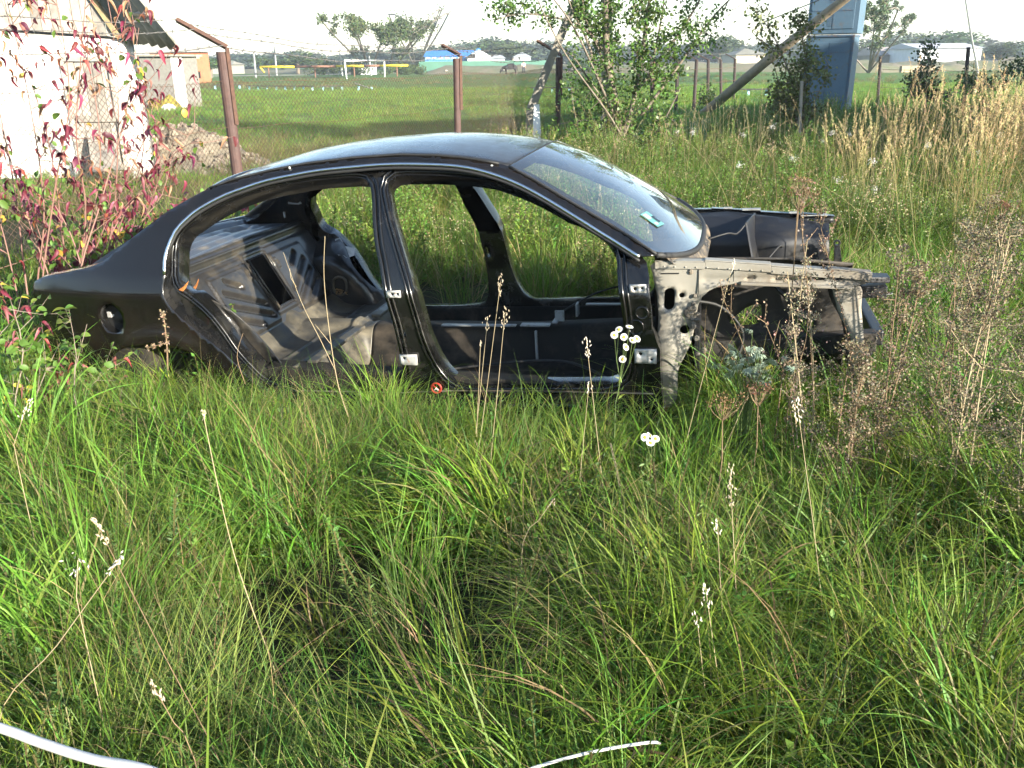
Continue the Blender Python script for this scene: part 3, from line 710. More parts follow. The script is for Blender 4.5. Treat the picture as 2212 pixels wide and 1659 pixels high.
    arc = spline([(.445, .69), (.447, .62), (.47, .558), (.512, .48), (.535, .38), (.545, .28)], .03)
    V = []; 
    for p in arc: V += [(p[0], sgn * .70, p[1]), (p[0] - .01, sgn * .47, p[1])]
    link("arch_liner", fast_mesh("arch_liner", np.array(V), np.array([[2 * i, 2 * i + 1, 2 * i + 3, 2 * i + 2] for i in range(len(arc) - 1)]), M_liner, True), car)
    b = MB(); b.hexa([(-.3, sgn * .42, .26), (-.3, sgn * .50, .26), (-.3, sgn * .50, .36), (-.3, sgn * .42, .36)], [(.66, sgn * .40, .33), (.66, sgn * .48, .33), (.66, sgn * .48, .42), (.66, sgn * .40, .42)])
    b.obj("chassis_leg", M_liner, car, bevel=.006)
b = MB(); b.box((.67, .0, .38), (.05, .86, .07)); b.box((.645, 0, .30), (.03, .8, .03)); b.obj("front_crossmember", M_engine, car, bevel=.008)
b = MB(); b.hexa([(.54, -.70, .70), (.54, -.60, .70), (.54, -.60, .725), (.54, -.70, .725)], [(.66, -.66, .69), (.66, -.58, .69), (.66, -.58, .715), (.66, -.66, .715)]); b.box((.60, -.64, .655), (.10, .07, .05)); b.obj("lamp_mount", M_engine, car, bevel=.004)
b = MB(); b.box((.62, -.66, .64), (.11, .01, .004), Matrix.Rotation(-.12, 3, 'Y')); b.obj("bright_strip", M_plate, car)
b = MB(); b.hexa([(.55, .30, .50), (.60, .30, .50), (.60, .33, .50), (.55, .33, .50)], [(.545, .30, .66), (.57, .30, .66), (.57, .33, .66), (.545, .33, .66)]); b.tube([(.557 + .014 * math.cos(a), .315, .668 + .014 * math.sin(a)) for a in np.linspace(0, 6.283, 11)[:-1]], .006, 5, closed=True); b.obj("upright_bracket", M_engine, car)
b = MB(); b.box((.57, .2, .71), (.04, .96, .03)); b.obj("upper_crossbar", M_engine, car, bevel=.004) if False else None
# firewall top, cowl and torn drain panel
V = []; nS_ = 25
for s in np.linspace(-.94, .94, nS_):
    w0 = wind(s, 0); kb = 1 - abs(s) ** 3.2
    V += [tuple(w0 + np.array([.004, 0, -.012])), (w0[0] + .035, w0[1], w0[2] - .05 - .01 * math.sin(s * 9)), (w0[0] + .03 + .09 * (1 - kb), w0[1] * .93, w0[2] - .07), (-.15 + .02 * math.sin(s * 5), w0[1] * .90, .66)]
link("cowl_panel", fast_mesh("cowl_panel", np.array(V), np.array([[i * 4 + q, i * 4 + q + 1, i * 4 + q + 5, i * 4 + q + 4] for i in range(nS_ - 1) for q in range(3)]), mat("cowl_dusty", (.03, .028, .026), rough=.6, stain=(.26, .20, .13), stain_amt=.55, stain_scale=9), True), car)
b = MB(); b.box((-.12, 0, .42), (.02, 1.30, .42)); b.obj("engine_bulkhead", M_engine, car)
b = MB(); b.hexa([(-.10, -.20, .50), (-.09, -.19, .50), (-.09, -.16, .78), (-.10, -.17, .78)], [(-.10, -.10, .48), (-.09, -.09, .48), (-.09, -.13, .74), (-.10, -.14, .74)]); b.obj("bay_partition", M_engine, car, bevel=.002); b = MB(); b.hexa([(.15, .12, .50), (.16, .13, .50), (.10, .30, .79), (.09, .29, .79)], [(.19, .45, .50), (.2, .46, .50), (.15, .60, .79), (.14, .59, .79)]); b.obj("bay_partition", M_engine, car, bevel=.002)
for c_, d_ in (((.0, .69, .807), (.05, .03, .006)), ((.13, .69, .796), (.10, .05, .006)), ((.36, .69, .772), (.05, .03, .006)), ((.47, .69, .756), (.14, .05, .005))):
    b = MB(); b.box(c_, d_); b.obj("bare_patch", M_greytape, car, label="bare bright patch on the far rail")
b = MB(); b.tube(spline([(-.1, .1, .74), (0, .15, .76), (.05, .25, .74), (.1, .3, .79)], .03), .005, 5); b.tube(spline([(.2, .2, .6), (.27, .3, .66), (.3, .4, .62)], .03), .005, 5); b.obj("loose_cable", M_rubber, car, smooth=True)
b = MB(); b.tube([(.32, .42, .60), (.33, .40, .615)], .012, 8); b.obj("bright_clip", M_white, car)
for x_, z0_, z1_ in ((-.115, .66, .79), (.03, .715, .785), (.30, .705, .765)):
    b = MB(); b.box((x_, -.7205, (z0_ + z1_) / 2), (.003, .003, z1_ - z0_)); b.obj("panel_seam", M_black, car)
b = MB(); b.box((-.235, -.7215, .752), (.075, .004, .005)); b.obj("pressed_slot", M_black, car)
b = MB(); b.tube(spline([(-.15, -.60, .60), (-.02, -.52, .55), (.08, -.50, .42), (.05, -.52, .28)], .03), .007, 6); b.obj("brake_hose", M_rubber, car, smooth=True)
b = MB(); b.tube(spline([(.20, -.55, .66), (.28, -.58, .58), (.34, -.52, .45), (.42, -.5, .38)], .03), .008, 6); b.obj("wiring_loom", M_rubber, car, smooth=True)
b = MB(); rm_ = np.random.default_rng(3)
for i_ in range(16): 
    c_ = Vector((-.13 + rm_.normal(0, .02), -.735, .56 + rm_.normal(0, .06))); b.ball((c_.x, -.722, c_.z), (rm_.uniform(.006, .018), .006, rm_.uniform(.006, .02)), 6, 4)
b.obj("caked_mud", M_mud, car, kind="stuff")
b = MB(); 
for x in np.arange(-.26, .56, .045):
    z = float(np.interp(x, [-.3, -.09, .18, .405, .578], [.797, .79, .772, .752, .733]))
    b.ball((x, -.729, z - .012), (.004, .002, .004), 6, 4)
b.obj("spot_weld", M_beige, car, kind="stuff")
# ================================================================= GROUND
def nz2(x, y, s=1.0, ph=0.0):
    return np.sin(x * 1.3 * s + ph) * np.cos(y * 1.7 * s + ph * 2) * .5 + np.sin(x * 3.1 * s + y * 2.3 * s + ph) * .25 + np.cos(y * 4.3 * s - x * 2.1 * s + ph * 3) * .25
def gz(x, y):
    n = nz2(np.asarray(x, float), np.asarray(y, float), .7)
    near = np.clip((28 - np.asarray(y, float)) / 10, 0, 1)
    return .035 * n * near
def make_ground():
    xs = np.concatenate([-np.geomspace(900, 14, 26), np.linspace(-13, 13, 105), np.geomspace(14, 900, 26)])
    ys = np.concatenate([[-300, -80, -20, -8], np.linspace(-4, 24, 113), np.geomspace(25, 1000, 36)])
    X, Yy = np.meshgrid(xs, ys); Z = gz(X, Yy)
    V = np.stack([X.ravel(), Yy.ravel(), Z.ravel()], 1); nx = len(xs); ny = len(ys)
    i, j = np.meshgrid(np.arange(nx - 1), np.arange(ny - 1)); a = (j * nx + i).ravel()
    F = np.stack([a, a + 1, a + nx + 1, a + nx], 1)
    m = bpy.data.materials.new("ground_grass"); m.use_nodes = True; nt = m.node_tree; b = nt.nodes["Principled BSDF"]
    b.inputs["Roughness"].default_value = .9; b.inputs["Specular IOR Level"].default_value = .15
    tc = nt.nodes.new("ShaderNodeTexCoord")
    def noise(scale, det=8, stretch=None):
        n = nt.nodes.new("ShaderNodeTexNoise"); n.inputs["Scale"].default_value = scale; n.inputs["Detail"].default_value = det; n.inputs["Roughness"].default_value = .7
        if stretch:
            mp = nt.nodes.new("ShaderNodeMapping"); mp.inputs["Scale"].default_value = stretch; nt.links.new(tc.outputs["Object"], mp.inputs[0]); nt.links.new(mp.outputs[0], n.inputs[0])
        else: nt.links.new(tc.outputs["Object"], n.inputs[0])
        return n.outputs["Fac"]
    def rng_(x, a, c):
        r = nt.nodes.new("ShaderNodeMapRange"); r.inputs[1].default_value = a; r.inputs[2].default_value = c; nt.links.new(x, r.inputs[0]); return r.outputs[0]
    def mix(f, a, c):
        x = nt.nodes.new("ShaderNodeMix"); x.data_type = 'RGBA'; nt.links.new(f, x.inputs[0])
        for k, v in ((6, a), (7, c)):
            if isinstance(v, tuple): x.inputs[k].default_value = (*v, 1)
            else: nt.links.new(v, x.inputs[k])
        return x.outputs[2]
    g1 = mix(rng_(noise(.16, 6), .38, .62), (.085, .19, .036), (.14, .22, .05))
    g2 = mix(rng_(noise(1.1, 8), .45, .72), g1, (.065, .14, .028))
    g3 = mix(rng_(noise(.05, 5, (1, 3.2, 1)), .52, .66), g2, (.16, .15, .065))
    g4 = mix(rng_(noise(9, 6), .3, .9), g3, (.028, .055, .014))
    # bare trodden track across the far end of the field
    sep = nt.nodes.new("ShaderNodeSeparateXYZ"); nt.links.new(tc.outputs["Object"], sep.inputs[0])
    soil = mix(rng_(noise(14, 6), .3, .7), (.022, .018, .012), (.04, .045, .018))
    near = nt.nodes.new("ShaderNodeMapRange"); near.inputs[1].default_value = 9; near.inputs[2].default_value = 14; nt.links.new(sep.outputs["Y"], near.inputs[0])
    g5 = mix(near.outputs[0], soil, g4)
    nt.links.new(g5, b.inputs["Base Color"])
    bp = nt.nodes.new("ShaderNodeBump"); bp.inputs["Strength"].default_value = .8; bp.inputs["Distance"].default_value = .08
    nt.links.new(noise(6, 10), bp.inputs["Height"]); nt.links.new(bp.outputs[0], b.inputs["Normal"])
    link("ground", fast_mesh("ground", V, F, m, True), kind="structure")
make_ground()

# far-off track and stony earth bank closing the playing field
M_track = mat("pale_track", (.33, .29, .23), rough=.95, color2=(.22, .21, .13), vscale=.6)
def ribbon(name, pts, w0, z, material, kind="structure"):
    V = []
    for i, p in enumerate(pts):
        a = pts[max(0, i - 1)]; c = pts[min(len(pts) - 1, i + 1)]; t = Vector((c[0] - a[0], c[1] - a[1])).normalized(); n = Vector((-t.y, t.x))
        w = w0 * random.uniform(.8, 1.15)
        V += [(p[0] - n.x * w, p[1] - n.y * w, z), (p[0] + n.x * w, p[1] + n.y * w, z)]
    F = np.array([[2 * i, 2 * i + 2, 2 * i + 3, 2 * i + 1] for i in range(len(pts) - 1)])
    return link(name, fast_mesh(name, np.array([tuple(v) for v in V]), F, material), kind=kind)
tp = spline([tuple(G(330, 166)[:2]), tuple(G(560, 163)[:2]), tuple(G(700, 161)[:2]), tuple(G(900, 156)[:2])], 3)
ribbon("dirt_track", tp, 6, .01, M_track)
M_earth = mat("bank_earth", (.17, .145, .10), rough=.95, color2=(.09, .11, .045), vscale=.35, bump=.6, bscale=3)
def bank(name, u0, u1, vb, h, seed, step=2.0, depth=9):
    r = np.random.default_rng(seed); a = G(u0, vb[0]); c = G(u1, vb[1]); n = max(8, int((c - a).length / step)); V = []; prof = [0, .45, .8, 1, .9, .5, 0]
    d = (c - a).normalized(); nrm = Vector((-d.y, d.x, 0))
    for i in range(n + 1):
        p = a.lerp(c, i / n); hh = h * (1 + .28 * nz2(p.x, p.y, .35, seed)) * min(1, 20 * i / n + .1, 20 * (n - i) / n + .1)
        for k, q in enumerate(prof):
            V.append(tuple(p + nrm * (k / 6 * depth + r.uniform(-.3, .3)) + Vector((0, 0, hh * q * r.uniform(.8, 1.15) - .05))))
    F = np.array([[i * 7 + k, i * 7 + k + 1, i * 7 + k + 8, i * 7 + k + 7] for i in range(n) for k in range(6)])
    return link(name, fast_mesh(name, np.array(V), F, M_earth), kind="structure")
bank("earth_bank", 890, 2350, (161, 150), 1.25, 3)
bank("earth_bank", 1860, 2130, (158, 153), .9, 5, 1.0, 6)
bank("earth_bank", 335, 720, (158, 160), .7, 8, 1.5, 8)

# stones on the bank: one scatter
M_stone = mat("pale_stone", (.40, .36, .29), rough=.9, color2=(.25, .22, .17), vscale=3)
def stone_mesh(name, seed, m=M_stone):
    r = np.random.default_rng(seed); b = MB(); b.ball((0, 0, 0), (1, .8, .6), 7, 5)
    V = np.array(b.V) * r.uniform(.75, 1.2, (len(b.V), 1)) + r.uniform(-.1, .1, (len(b.V), 3))
    return fast_mesh(name, V, b.F, m)
b = MB(); r = random.Random(5)
for i in range(420):
    u = r.uniform(900, 2200); v = np.interp(u, [900, 2200], [152, 141]) + r.uniform(-1, 5); p = G(u, v + 4); p.z = .3 + r.uniform(0, .5)
    s = r.uniform(.15, .42); q = MB(); q.ball((0, 0, 0), (s * r.uniform(.8, 1.5), s, s * .7), 6, 4); b.add([Vector(w) + p for w in q.V], q.F)
b.obj("bank_stones", M_stone, kind="stuff")

# rubble heap beside the white shed
def rubble():
    c = G(425, 372); rr = np.random.default_rng(2); V = []; n = 46; m = 26
    for j in range(m):
        for i in range(n):
            x = -1.9 + 3.9 * i / (n - 1); y = -1.0 + 2.2 * j / (m - 1)
            h = .72 * math.exp(-((x + .35) / 1.0) ** 2 - (y / .62) ** 2) + .06 * rr.uniform(-1, 1)
            V.append((c.x + x, c.y + .6 + y, max(-.03, h - .06)))
    F = np.array([[j * n + i, j * n + i + 1, (j + 1) * n + i + 1, (j + 1) * n + i] for j in range(m - 1) for i in range(n - 1)])
    M_r = mat("rubble_dirt", (.20, .17, .125), rough=.95, color2=(.14, .12, .085), vscale=5, bump=.5, bscale=30)
    heap = link("rubble_heap", fast_mesh("rubble_heap", np.array(V), F, M_r), label="heap of pale rubble and stones at the right corner of the whitewashed shed", cat="rubble heap")
    ms = [stone_mesh("stone", k, mat("rubble_stone" + str(k), (.25 - .03 * k, .215 - .03 * k, .16 - .02 * k), rough=.9, var=.25, vscale=2)) for k in range(4)]
    for k in range(230):
        x = rr.normal(-.3, .85); y = rr.normal(-.25, .42)
        h = .72 * math.exp(-((x + .35) / 1.0) ** 2 - (y / .62) ** 2) - .05
        if h < .0: h = 0.01
        o = link("stone", ms[k % 4], heap); s = rr.uniform(.025, .085) * (1.3 if k % 9 == 0 else 1)
        o.location = (c.x + x, c.y + .6 + y, h + s * .3); o.scale = (s, s, s); o.rotation_euler = tuple(rr.uniform(0, 6, 3))
    return c
rubble()

# ================================================================= WHITEWASHED SHED
M_lime = mat("whitewash", (.72, .70, .66), rough=.9, stain=(.36, .30, .24), stain_amt=.5, stain_scale=2.2, bump=.5, bscale=14)
M_plank = mat("weathered_plank", (.30, .27, .23), rough=.85, color2=(.16, .145, .13), vscale=5, bump=.3, bscale=60)
M_plank2 = mat("weathered_plank_pale", (.42, .38, .33), rough=.85, color2=(.27, .24, .21), vscale=5, bump=.3, bscale=60)
M_slate = mat("asbestos_cement", (.27, .26, .23), rough=.85, color2=(.19, .18, .155), vscale=3, stain=(.10, .11, .07), stain_amt=.3, stain_scale=5)
shed = empty("whitewashed_shed", G(150, 372), label="whitewashed shed with grey plank gable and steep corrugated roof behind the red leaved shrub", cat="shed")
sy = 13.4
cr = Y(312, 350, sy).x
def shx(u, v=200): return Y(u, v, sy).x
wall = MB(); L0 = cr - 4.2
n = 24; V = []
rr = np.random.default_rng(4)
V2, F2 = cdt_panel([np.array(p) for p in [(L0, -.1), (cr + .06, -.1), (cr + .03, 1.0), (cr - .02, 1.95), (cr - 2.2, 2.12), (L0, 2.25)]], [[(shx(150), 0.02), (shx(246), 0.02), (shx(243), Y(243, 130, sy).z), (shx(152), Y(152, 128, sy).z)]], .12)
Vw = np.array([(x - shed.location.x, sy + .02 * nz2(x, z, 3) - shed.location.y, z) for x, z in V2])
o = link("front_wall", fast_mesh("front_wall", Vw, F2, M_lime, True), shed); m = o.modifiers.new("s", 'SOLIDIFY'); m.thickness = .28; m.offset = -1
def P_(x, y, z): return (x - shed.location.x, y - shed.location.y, z)
b = MB(); b.hexa([P_(cr, sy + .28, 0), P_(cr - .25, sy + .28, 0), P_(cr - 1.6, sy + 2.6, 0), P_(cr - 1.35, sy + 2.6, 0)], [P_(cr, sy + .28, 1.9), P_(cr - .25, sy + .28, 1.9), P_(cr - 1.6, sy + 2.6, 1.9), P_(cr - 1.35, sy + 2.6, 1.9)]); b.obj("side_wall", M_lime, shed)
b = MB(); b.box(P_(L0 + 1.2, sy + 2.4, .97), (2.6, .2, 1.95)); b.obj("rear_wall", M_lime, shed)
# gable planks, following the steep verge
verge = lambda x: 1.98 + (cr - x) * 1.75
xx = L0; 
while xx < cr - .05:
    w = random.uniform(.13, .19); x2 = min(xx + w, cr - .02); zt1, zt2 = min(verge(xx), 4.4), min(verge(x2), 4.4)
    zb = 1.97 + (cr - xx) * .075 + .02
    if zt2 > zb + .02:
        yo = sy - .05 + random.uniform(-.012, .012); b = MB()
        b.hexa([P_(xx + .006, yo, zb), P_(x2 - .006, yo, zb - .01), P_(x2 - .006, yo + .03, zb - .01), P_(xx + .006, yo + .03, zb)], [P_(xx + .006, yo, zt1), P_(x2 - .006, yo, zt2), P_(x2 - .006, yo + .03, zt2), P_(xx + .006, yo + .03, zt1)])
        b.obj("plank", random.choice([M_plank, M_plank2, M_plank2]), shed)
    xx += w
b = MB(); b.hexa([P_(cr, sy - .10, 1.98), P_(cr, sy - .04, 1.98), P_(cr - .09, sy - .04, 1.98), P_(cr - .09, sy - .10, 1.98)], [P_(cr - 1.4, sy - .10, 4.43), P_(cr - 1.4, sy - .04, 4.43), P_(cr - 1.49, sy - .04, 4.43), P_(cr - 1.49, sy - .10, 4.43)])
b.obj("verge_board", mat("old_yellow_board", (.36, .27, .14), rough=.8, var=.4), shed)
# corrugated roof: steep slope with a wide front overhang, its underside seen from here
nx, ny = 80, 7; V = []
A0, A1 = Y(312, 93, sy - .02), Y(246, 0, sy - .02); B0, B1 = Y(388, 106, sy - .75), Y(302, 0, sy - .75)
for j in range(ny):
    s_ = j / (ny - 1) * 2.9
    for i in range(nx):
        t = i / (nx - 1) * 3.4
        p = (B0.lerp(A0, t)).lerp(B1.lerp(A1, t), s_) if t <= 1 else None
        if t > 1:
            q0 = A0 + (A0 - B0) * 0; back = Vector((-.5, .87, .02)) * (t - 1) * .75
            p = A0.lerp(A1, s_) + back
        nrm_ = Vector((.75, -.1, .55)).normalized()
        p = p + nrm_ * .038 * math.sin(i * 2 * math.pi / 6.0)
        V.append(P_(p.x, p.y, p.z))
F = np.array([[j * nx + i, j * nx + i + 1, (j + 1) * nx + i + 1, (j + 1) * nx + i] for j in range(ny - 1) for i in range(nx - 1)])
o = link("corrugated_roof", fast_mesh("corrugated_roof", np.array(V), F, M_slate, True), shed); m = o.modifiers.new("s", 'SOLIDIFY'); m.thickness = .012
b = MB(); q0, q1 = Y(268, 28, sy - .12), Y(322, 30, sy - .72); b.tube([tuple(P_(*q0)), tuple(P_(*q1))], .035, 4); b.obj("roof_batten", M_plank2, shed)
# door of grey planks
dx0, dx1, dz = shx(151), shx(244), Y(200, 132, sy).z
x = dx0
for k in range(5):
    w = (dx1 - dx0) / 5; b = MB(); b.box(P_(x + w / 2, sy + .02 + random.uniform(-.008, .008), dz / 2), (w - .012, .03, dz - .03)); b.obj("door_plank", random.choice([M_plank, M_plank2]), shed); x += w
b = MB(); b.box(P_((dx0 + dx1) / 2, sy - .012, dz * .52), (dx1 - dx0, .03, .09)); b.box(P_((dx0 + dx1) / 2, sy - .012, dz * .1), (dx1 - dx0, .03, .09)); b.obj("door_ledge", M_plank, shed, kind="stuff")
b = MB(); b.box(P_(dx0 - .03, sy - .01, dz / 2), (.06, .05, dz)); b.box(P_(dx1 + .03, sy - .01, dz / 2), (.06, .05, dz)); b.box(P_((dx0 + dx1) / 2, sy - .01, dz + .03), (dx1 - dx0 + .12, .05, .06)); b.obj("door_frame", M_plank2, shed)

# leaning asbestos offcut by the door
b = MB(); b.hexa([Y(200, 372, 12.9), Y(262, 366, 12.8), Y(262, 366, 12.83), Y(200, 372, 12.93)], [Y(188, 292, 13.3), Y(243, 300, 13.3), Y(243, 300, 13.33), Y(188, 292, 13.33)])
b.obj("grey_board", M_plank, label="loose grey board leaning against the foot of the shed door", cat="board")

# grey outhouse with white door
def house_box(name, x0, x1, y0, y1, z0, z1, m, parent=None, **k):
    b = MB(); b.box(((x0 + x1) / 2, (y0 + y1) / 2, (z0 + z1) / 2), (x1 - x0, y1 - y0, z1 - z0)); return b.obj(name, m, parent, **k)
M_render = mat("grey_render", (.20, .19, .175), rough=.95, color2=(.14, .135, .12), vscale=8, bump=.3, bscale=40)
M_wood_w = mat("white_door_paint", (.72, .72, .68), rough=.7, stain=(.35, .33, .28), stain_amt=.4, stain_scale=6)
oy_ = 36.0
oh = empty("outhouse", (0, 0, 0), label="small grey rendered outhouse with a white door beyond the rubble heap", cat="outhouse")
x0, x1, x2 = Y(312, 200, oy_).x, Y(377, 200, oy_).x, Y(401, 200, oy_ + .6).x
ztop = Y(360, 122, oy_).z
b = MB(); b.hexa([(x0, oy_, 0), (x1, oy_, 0), (x1 + .5, oy_ + 1.6, 0), (x0, oy_ + 1.6, 0)], [(x0, oy_, ztop), (x1, oy_, ztop), (x1 + .5, oy_ + 1.6, ztop), (x0, oy_ + 1.6, ztop)]); b.obj("wall", M_render, oh)
b = MB(); b.hexa([(x0 - .1, oy_ - .15, ztop + .01), (x1 + .15, oy_ - .15, ztop + .0), (x1 + .7, oy_ + 1.8, ztop), (x0, oy_ + 1.8, ztop)], [(x0 - .1, oy_ - .15, ztop + .08), (x1 + .15, oy_ - .15, ztop + .07), (x1 + .7, oy_ + 1.8, ztop + .07), (x0, oy_ + 1.8, ztop + .08)]); b.obj("roof", M_slate, oh)
for k in range(3):
    xa = x1 + .02 + k * .13; b = MB(); b.hexa([(xa, oy_ + .0 + k * .05, 0), (xa + .12, oy_ + .04 + k * .05, 0), (xa + .12, oy_ + .1 + k * .05, 0), (xa, oy_ + .06 + k * .05, 0)], [(xa, oy_ + .0 + k * .05, ztop - .05), (xa + .12, oy_ + .04 + k * .05, ztop - .05), (xa + .12, oy_ + .1 + k * .05, ztop - .05), (xa, oy_ + .06 + k * .05, ztop - .05)]); b.obj("door_plank", M_wood_w, oh)
M_yel = mat("yellow_sand", (.22, .18, .03), rough=.9, var=.3)
b = MB(); b.ball((0, 0, 0), (1, 1, 1), 22, 12); ra_ = np.random.default_rng(9)
for i_ in range(len(b.V)): q_ = Vector(b.V[i_]); b.V[i_] = tuple(Vector((Y(352, 220, 35).x + q_.x * .62, 35.2 + q_.y * .5, max(0, q_.z) * .42 * (1 + .3 * math.sin(q_.x * 7)))) + Vector(tuple(ra_.normal(0, .035, 3))))
b.obj("yellow_sheet_heap", M_yel, label="yellow heap against the foot of the grey outhouse wall", cat="heap")
b = MB(); p = Y(362, 230, 34.2); b.ball((p.x, 34.3, .05), (.3, .25, .2), 10, 5); b.obj("white_bag", M_white, label="white sack lying in front of the yellow heap by the outhouse", cat="sack")

# unfinished brick house
M_brick = mat("orange_brick", (.50, .17, .085), rough=.9, color2=(.42, .14, .07), vscale=3)
M_roofg = mat("grey_sheet_roof", (.30, .29, .26), rough=.8, var=.2, vscale=2)
M_dark = mat("dark_opening", (.02, .015, .012), rough=.9, var=.2)
def gable_house(name, uL, uR, vEave, vRidge, y, depth, wall, roof, label, openings=(), vb=None, ridge_in=.0, cat="house", hip=0, over=.3):
    h = empty(name, (0, 0, 0), label=label, cat=cat)
    a = Y(uL, vEave, y); c = Y(uR, vEave, y); ze = (a.z + c.z) / 2; zr = Y((uL + uR) / 2, vRidge, y + depth / 2).z
    b = MB(); b.box(((a.x + c.x) / 2, y + depth / 2, ze / 2 - .1), (c.x - a.x, depth, ze + .2)); b.obj("wall", wall, h)
    # roof ridge parallel to the front
    x0, x1, yo0, yo1, ym = a.x - over, c.x + over, y - over, y + depth + over, y + depth / 2
    rx0, rx1 = x0 + hip, x1 - hip
    b = MB(); b.add([(x0, yo0, ze), (x1, yo0, ze), (x1, yo1, ze), (x0, yo1, ze), (rx0, ym, zr), (rx1, ym, zr)], [[0, 1, 5, 4], [1, 2, 5], [2, 3, 4, 5], [3, 0, 4], [3, 2, 1, 0]]); b.obj("roof", roof, h)
    for (u0, u1, v0, v1, mm) in openings:
        p = Y(u0, v1, y - .06); q = Y(u1, v0, y - .06); b = MB(); b.box(((p.x + q.x) / 2, y - .02, (p.z + q.z) / 2), (q.x - p.x, .10, q.z - p.z)); b.obj("window", mm, h)
    return h
gable_house("brick_house", 322, 433, 113, 72, 88, 2.2, M_brick, M_roofg, "unfinished two storey orange brick house with grey roof beyond the outhouse",
            [(390, 400, 124, 135, M_dark), (415, 430, 120, 127, mat("bricked_window", (.55, .35, .26), rough=.9, var=.2)), (421, 432, 154, 169, M_dark), (340, 350, 124, 136, M_dark)])
# long hall with bright blue roof
M_blue = mat("blue_roof_sheet", (.03, .19, .62), rough=.45, var=.15, vscale=.4)
M_bwall = mat("blue_wall", (.16, .36, .62), rough=.6, var=.2, vscale=1)
M_wwall = mat("white_wall", (.66, .68, .70), rough=.8, var=.12, vscale=1)
hl = gable_house("blue_roofed_hall", 918, 1030, 122, 109, 170, 14, M_bwall, M_blue, "long low hall with bright blue roof far behind the fence", [(920 + 14 * k, 928 + 14 * k, 123.5, 127, M_wwall) for k in range(8)] + [(918, 1028, 128.5, 131.5, M_blue)])
a, c = Y(1010, 122, 166), Y(1058, 130, 166)
b = MB(); zr = Y(1034, 107, 166).z; ze = Y(1034, 121, 166).z
b.add([(a.x, 166, 0), (c.x, 166, 0), (c.x, 180, 0), (a.x, 180, 0), (a.x, 166, ze), (c.x, 166, ze), (c.x, 180, ze), (a.x, 180, ze), ((a.x + c.x) / 2, 166, zr), ((a.x + c.x) / 2, 180, zr)], [[0, 1, 5, 8, 4], [2, 3, 7, 9, 6], [1, 2, 6, 5], [3, 0, 4, 7]])
b.obj("gable_wing", M_wwall, hl)
b = MB(); b.hexa([(a.x - .6, 165.5, ze - .3), ((a.x + c.x) / 2, 165.5, zr + .05), ((a.x + c.x) / 2, 180, zr + .05), (a.x - .6, 180, ze - .3)], [(a.x - .6, 165.5, ze - .1), ((a.x + c.x) / 2, 165.5, zr + .25), ((a.x + c.x) / 2, 180, zr + .25), (a.x - .6, 180, ze - .1)]); b.obj("wing_roof", M_blue, hl)
for u in (1012, 1018, 1024):
    p = Y(u, 121, 165.8); b = MB(); b.box((p.x, 165.9, p.z), (.45, .2, .7)); b.obj("window", M_dark, hl)
M_grnf = mat("green_sheet_fence", (.06, .17, .12), rough=.7, var=.2, vscale=.5)
b = MB(); a, c = Y(905, 138, 150), Y(1190, 136, 152); b.hexa([(a.x, 150, 0), (c.x, 152, 0), (c.x, 152.1, 0), (a.x, 150.1, 0)], [(a.x, 150, Y(905, 133, 150).z), (c.x, 152, Y(1190, 130, 152).z), (c.x, 152.1, Y(1190, 130, 152).z), (a.x, 150.1, Y(905, 133, 150).z)]); b.obj("sheet_fence", M_grnf, label="long low green sheet fence in front of the blue roofed hall", cat="fence")
M_tin = mat("tin_roof", (.42, .44, .45), rough=.6, var=.2, vscale=.5); M_olive = mat("farm_roof", (.24, .23, .18), rough=.8, var=.2, vscale=.5)
gable_house("small_house", 1062, 1090, 126, 118, 190, 9, M_wwall, M_tin, "small white house with grey roof just right of the blue roofed hall", hip=1)
gable_house("cottage", 1110, 1146, 123, 112, 185, 9, M_wwall, M_tin, "white cottage with pale tin roof below the rounded tree group", [(1120, 1124, 124, 129, M_dark)], hip=2)
gable_house("farmhouse", 1590, 1660, 118, 104, 150, 10, mat("buff_wall", (.42, .38, .30), rough=.9, var=.15), M_olive, "buff farmhouse with brown roof left of the leaning wooden pole", [(1634, 1637, 119, 124, M_dark)], hip=3)
gable_house("white_hut", 1380, 1398, 118, 110, 170, 4, M_wwall, mat("red_roof", (.35, .08, .07), rough=.8, var=.2), "tiny white hut with red roof seen through the apple tree")
gable_house("long_barn", 1902, 1975, 119, 101, 140, 10, M_olive, mat("pale_barn_roof", (.34, .30, .28), rough=.8, var=.15), "low barn with pale roof right of the blue metal kiosk")
gable_house("flat_roof_farm", 1988, 2122, 104, 93, 130, 12, M_wwall, mat("flat_grey_roof", (.45, .46, .5), rough=.7, var=.15), "long white farm building with flat grey roof at the far right", [(2096, 2112, 108, 122, M_wood_w), (1996, 2090, 112, 113.2, M_tin), (1996, 2090, 118, 119, M_tin)], hip=0)
gable_house("village_house", 452, 500, 140, 132, 170, 8, mat("dull_wall", (.3, .29, .25), rough=.9, var=.2), M_olive, "low dull house in the treeline just left of the first fence post", hip=1)
gable_house("white_shelter", 895 - 120, 925 - 120, 143, 138, 140, 4, M_wwall, M_tin, "white shelter seen between the goal posts")

# thin far poles
for u, v0, v1, y, lab in ((548, 112, 160, 120, "pale leaning utility pole left in the far treeline"), (592, 92, 143, 140, "thin white lamp mast in the far treeline"), (796 - 62, 114, 143, 130, "short grey pole in front of the far treeline beside the goal"), (797, 120, 148, 128, "thin grey pole standing behind the goal crossbar")):
    b = MB(); p = Y(u, v0, y); q = Y(u + 4, v1, y); b.tube([(q.x, y, 0), (p.x, y, p.z)], [.16, .11], 6); b.obj("utility_pole", M_greytape, label=lab, cat="pole")

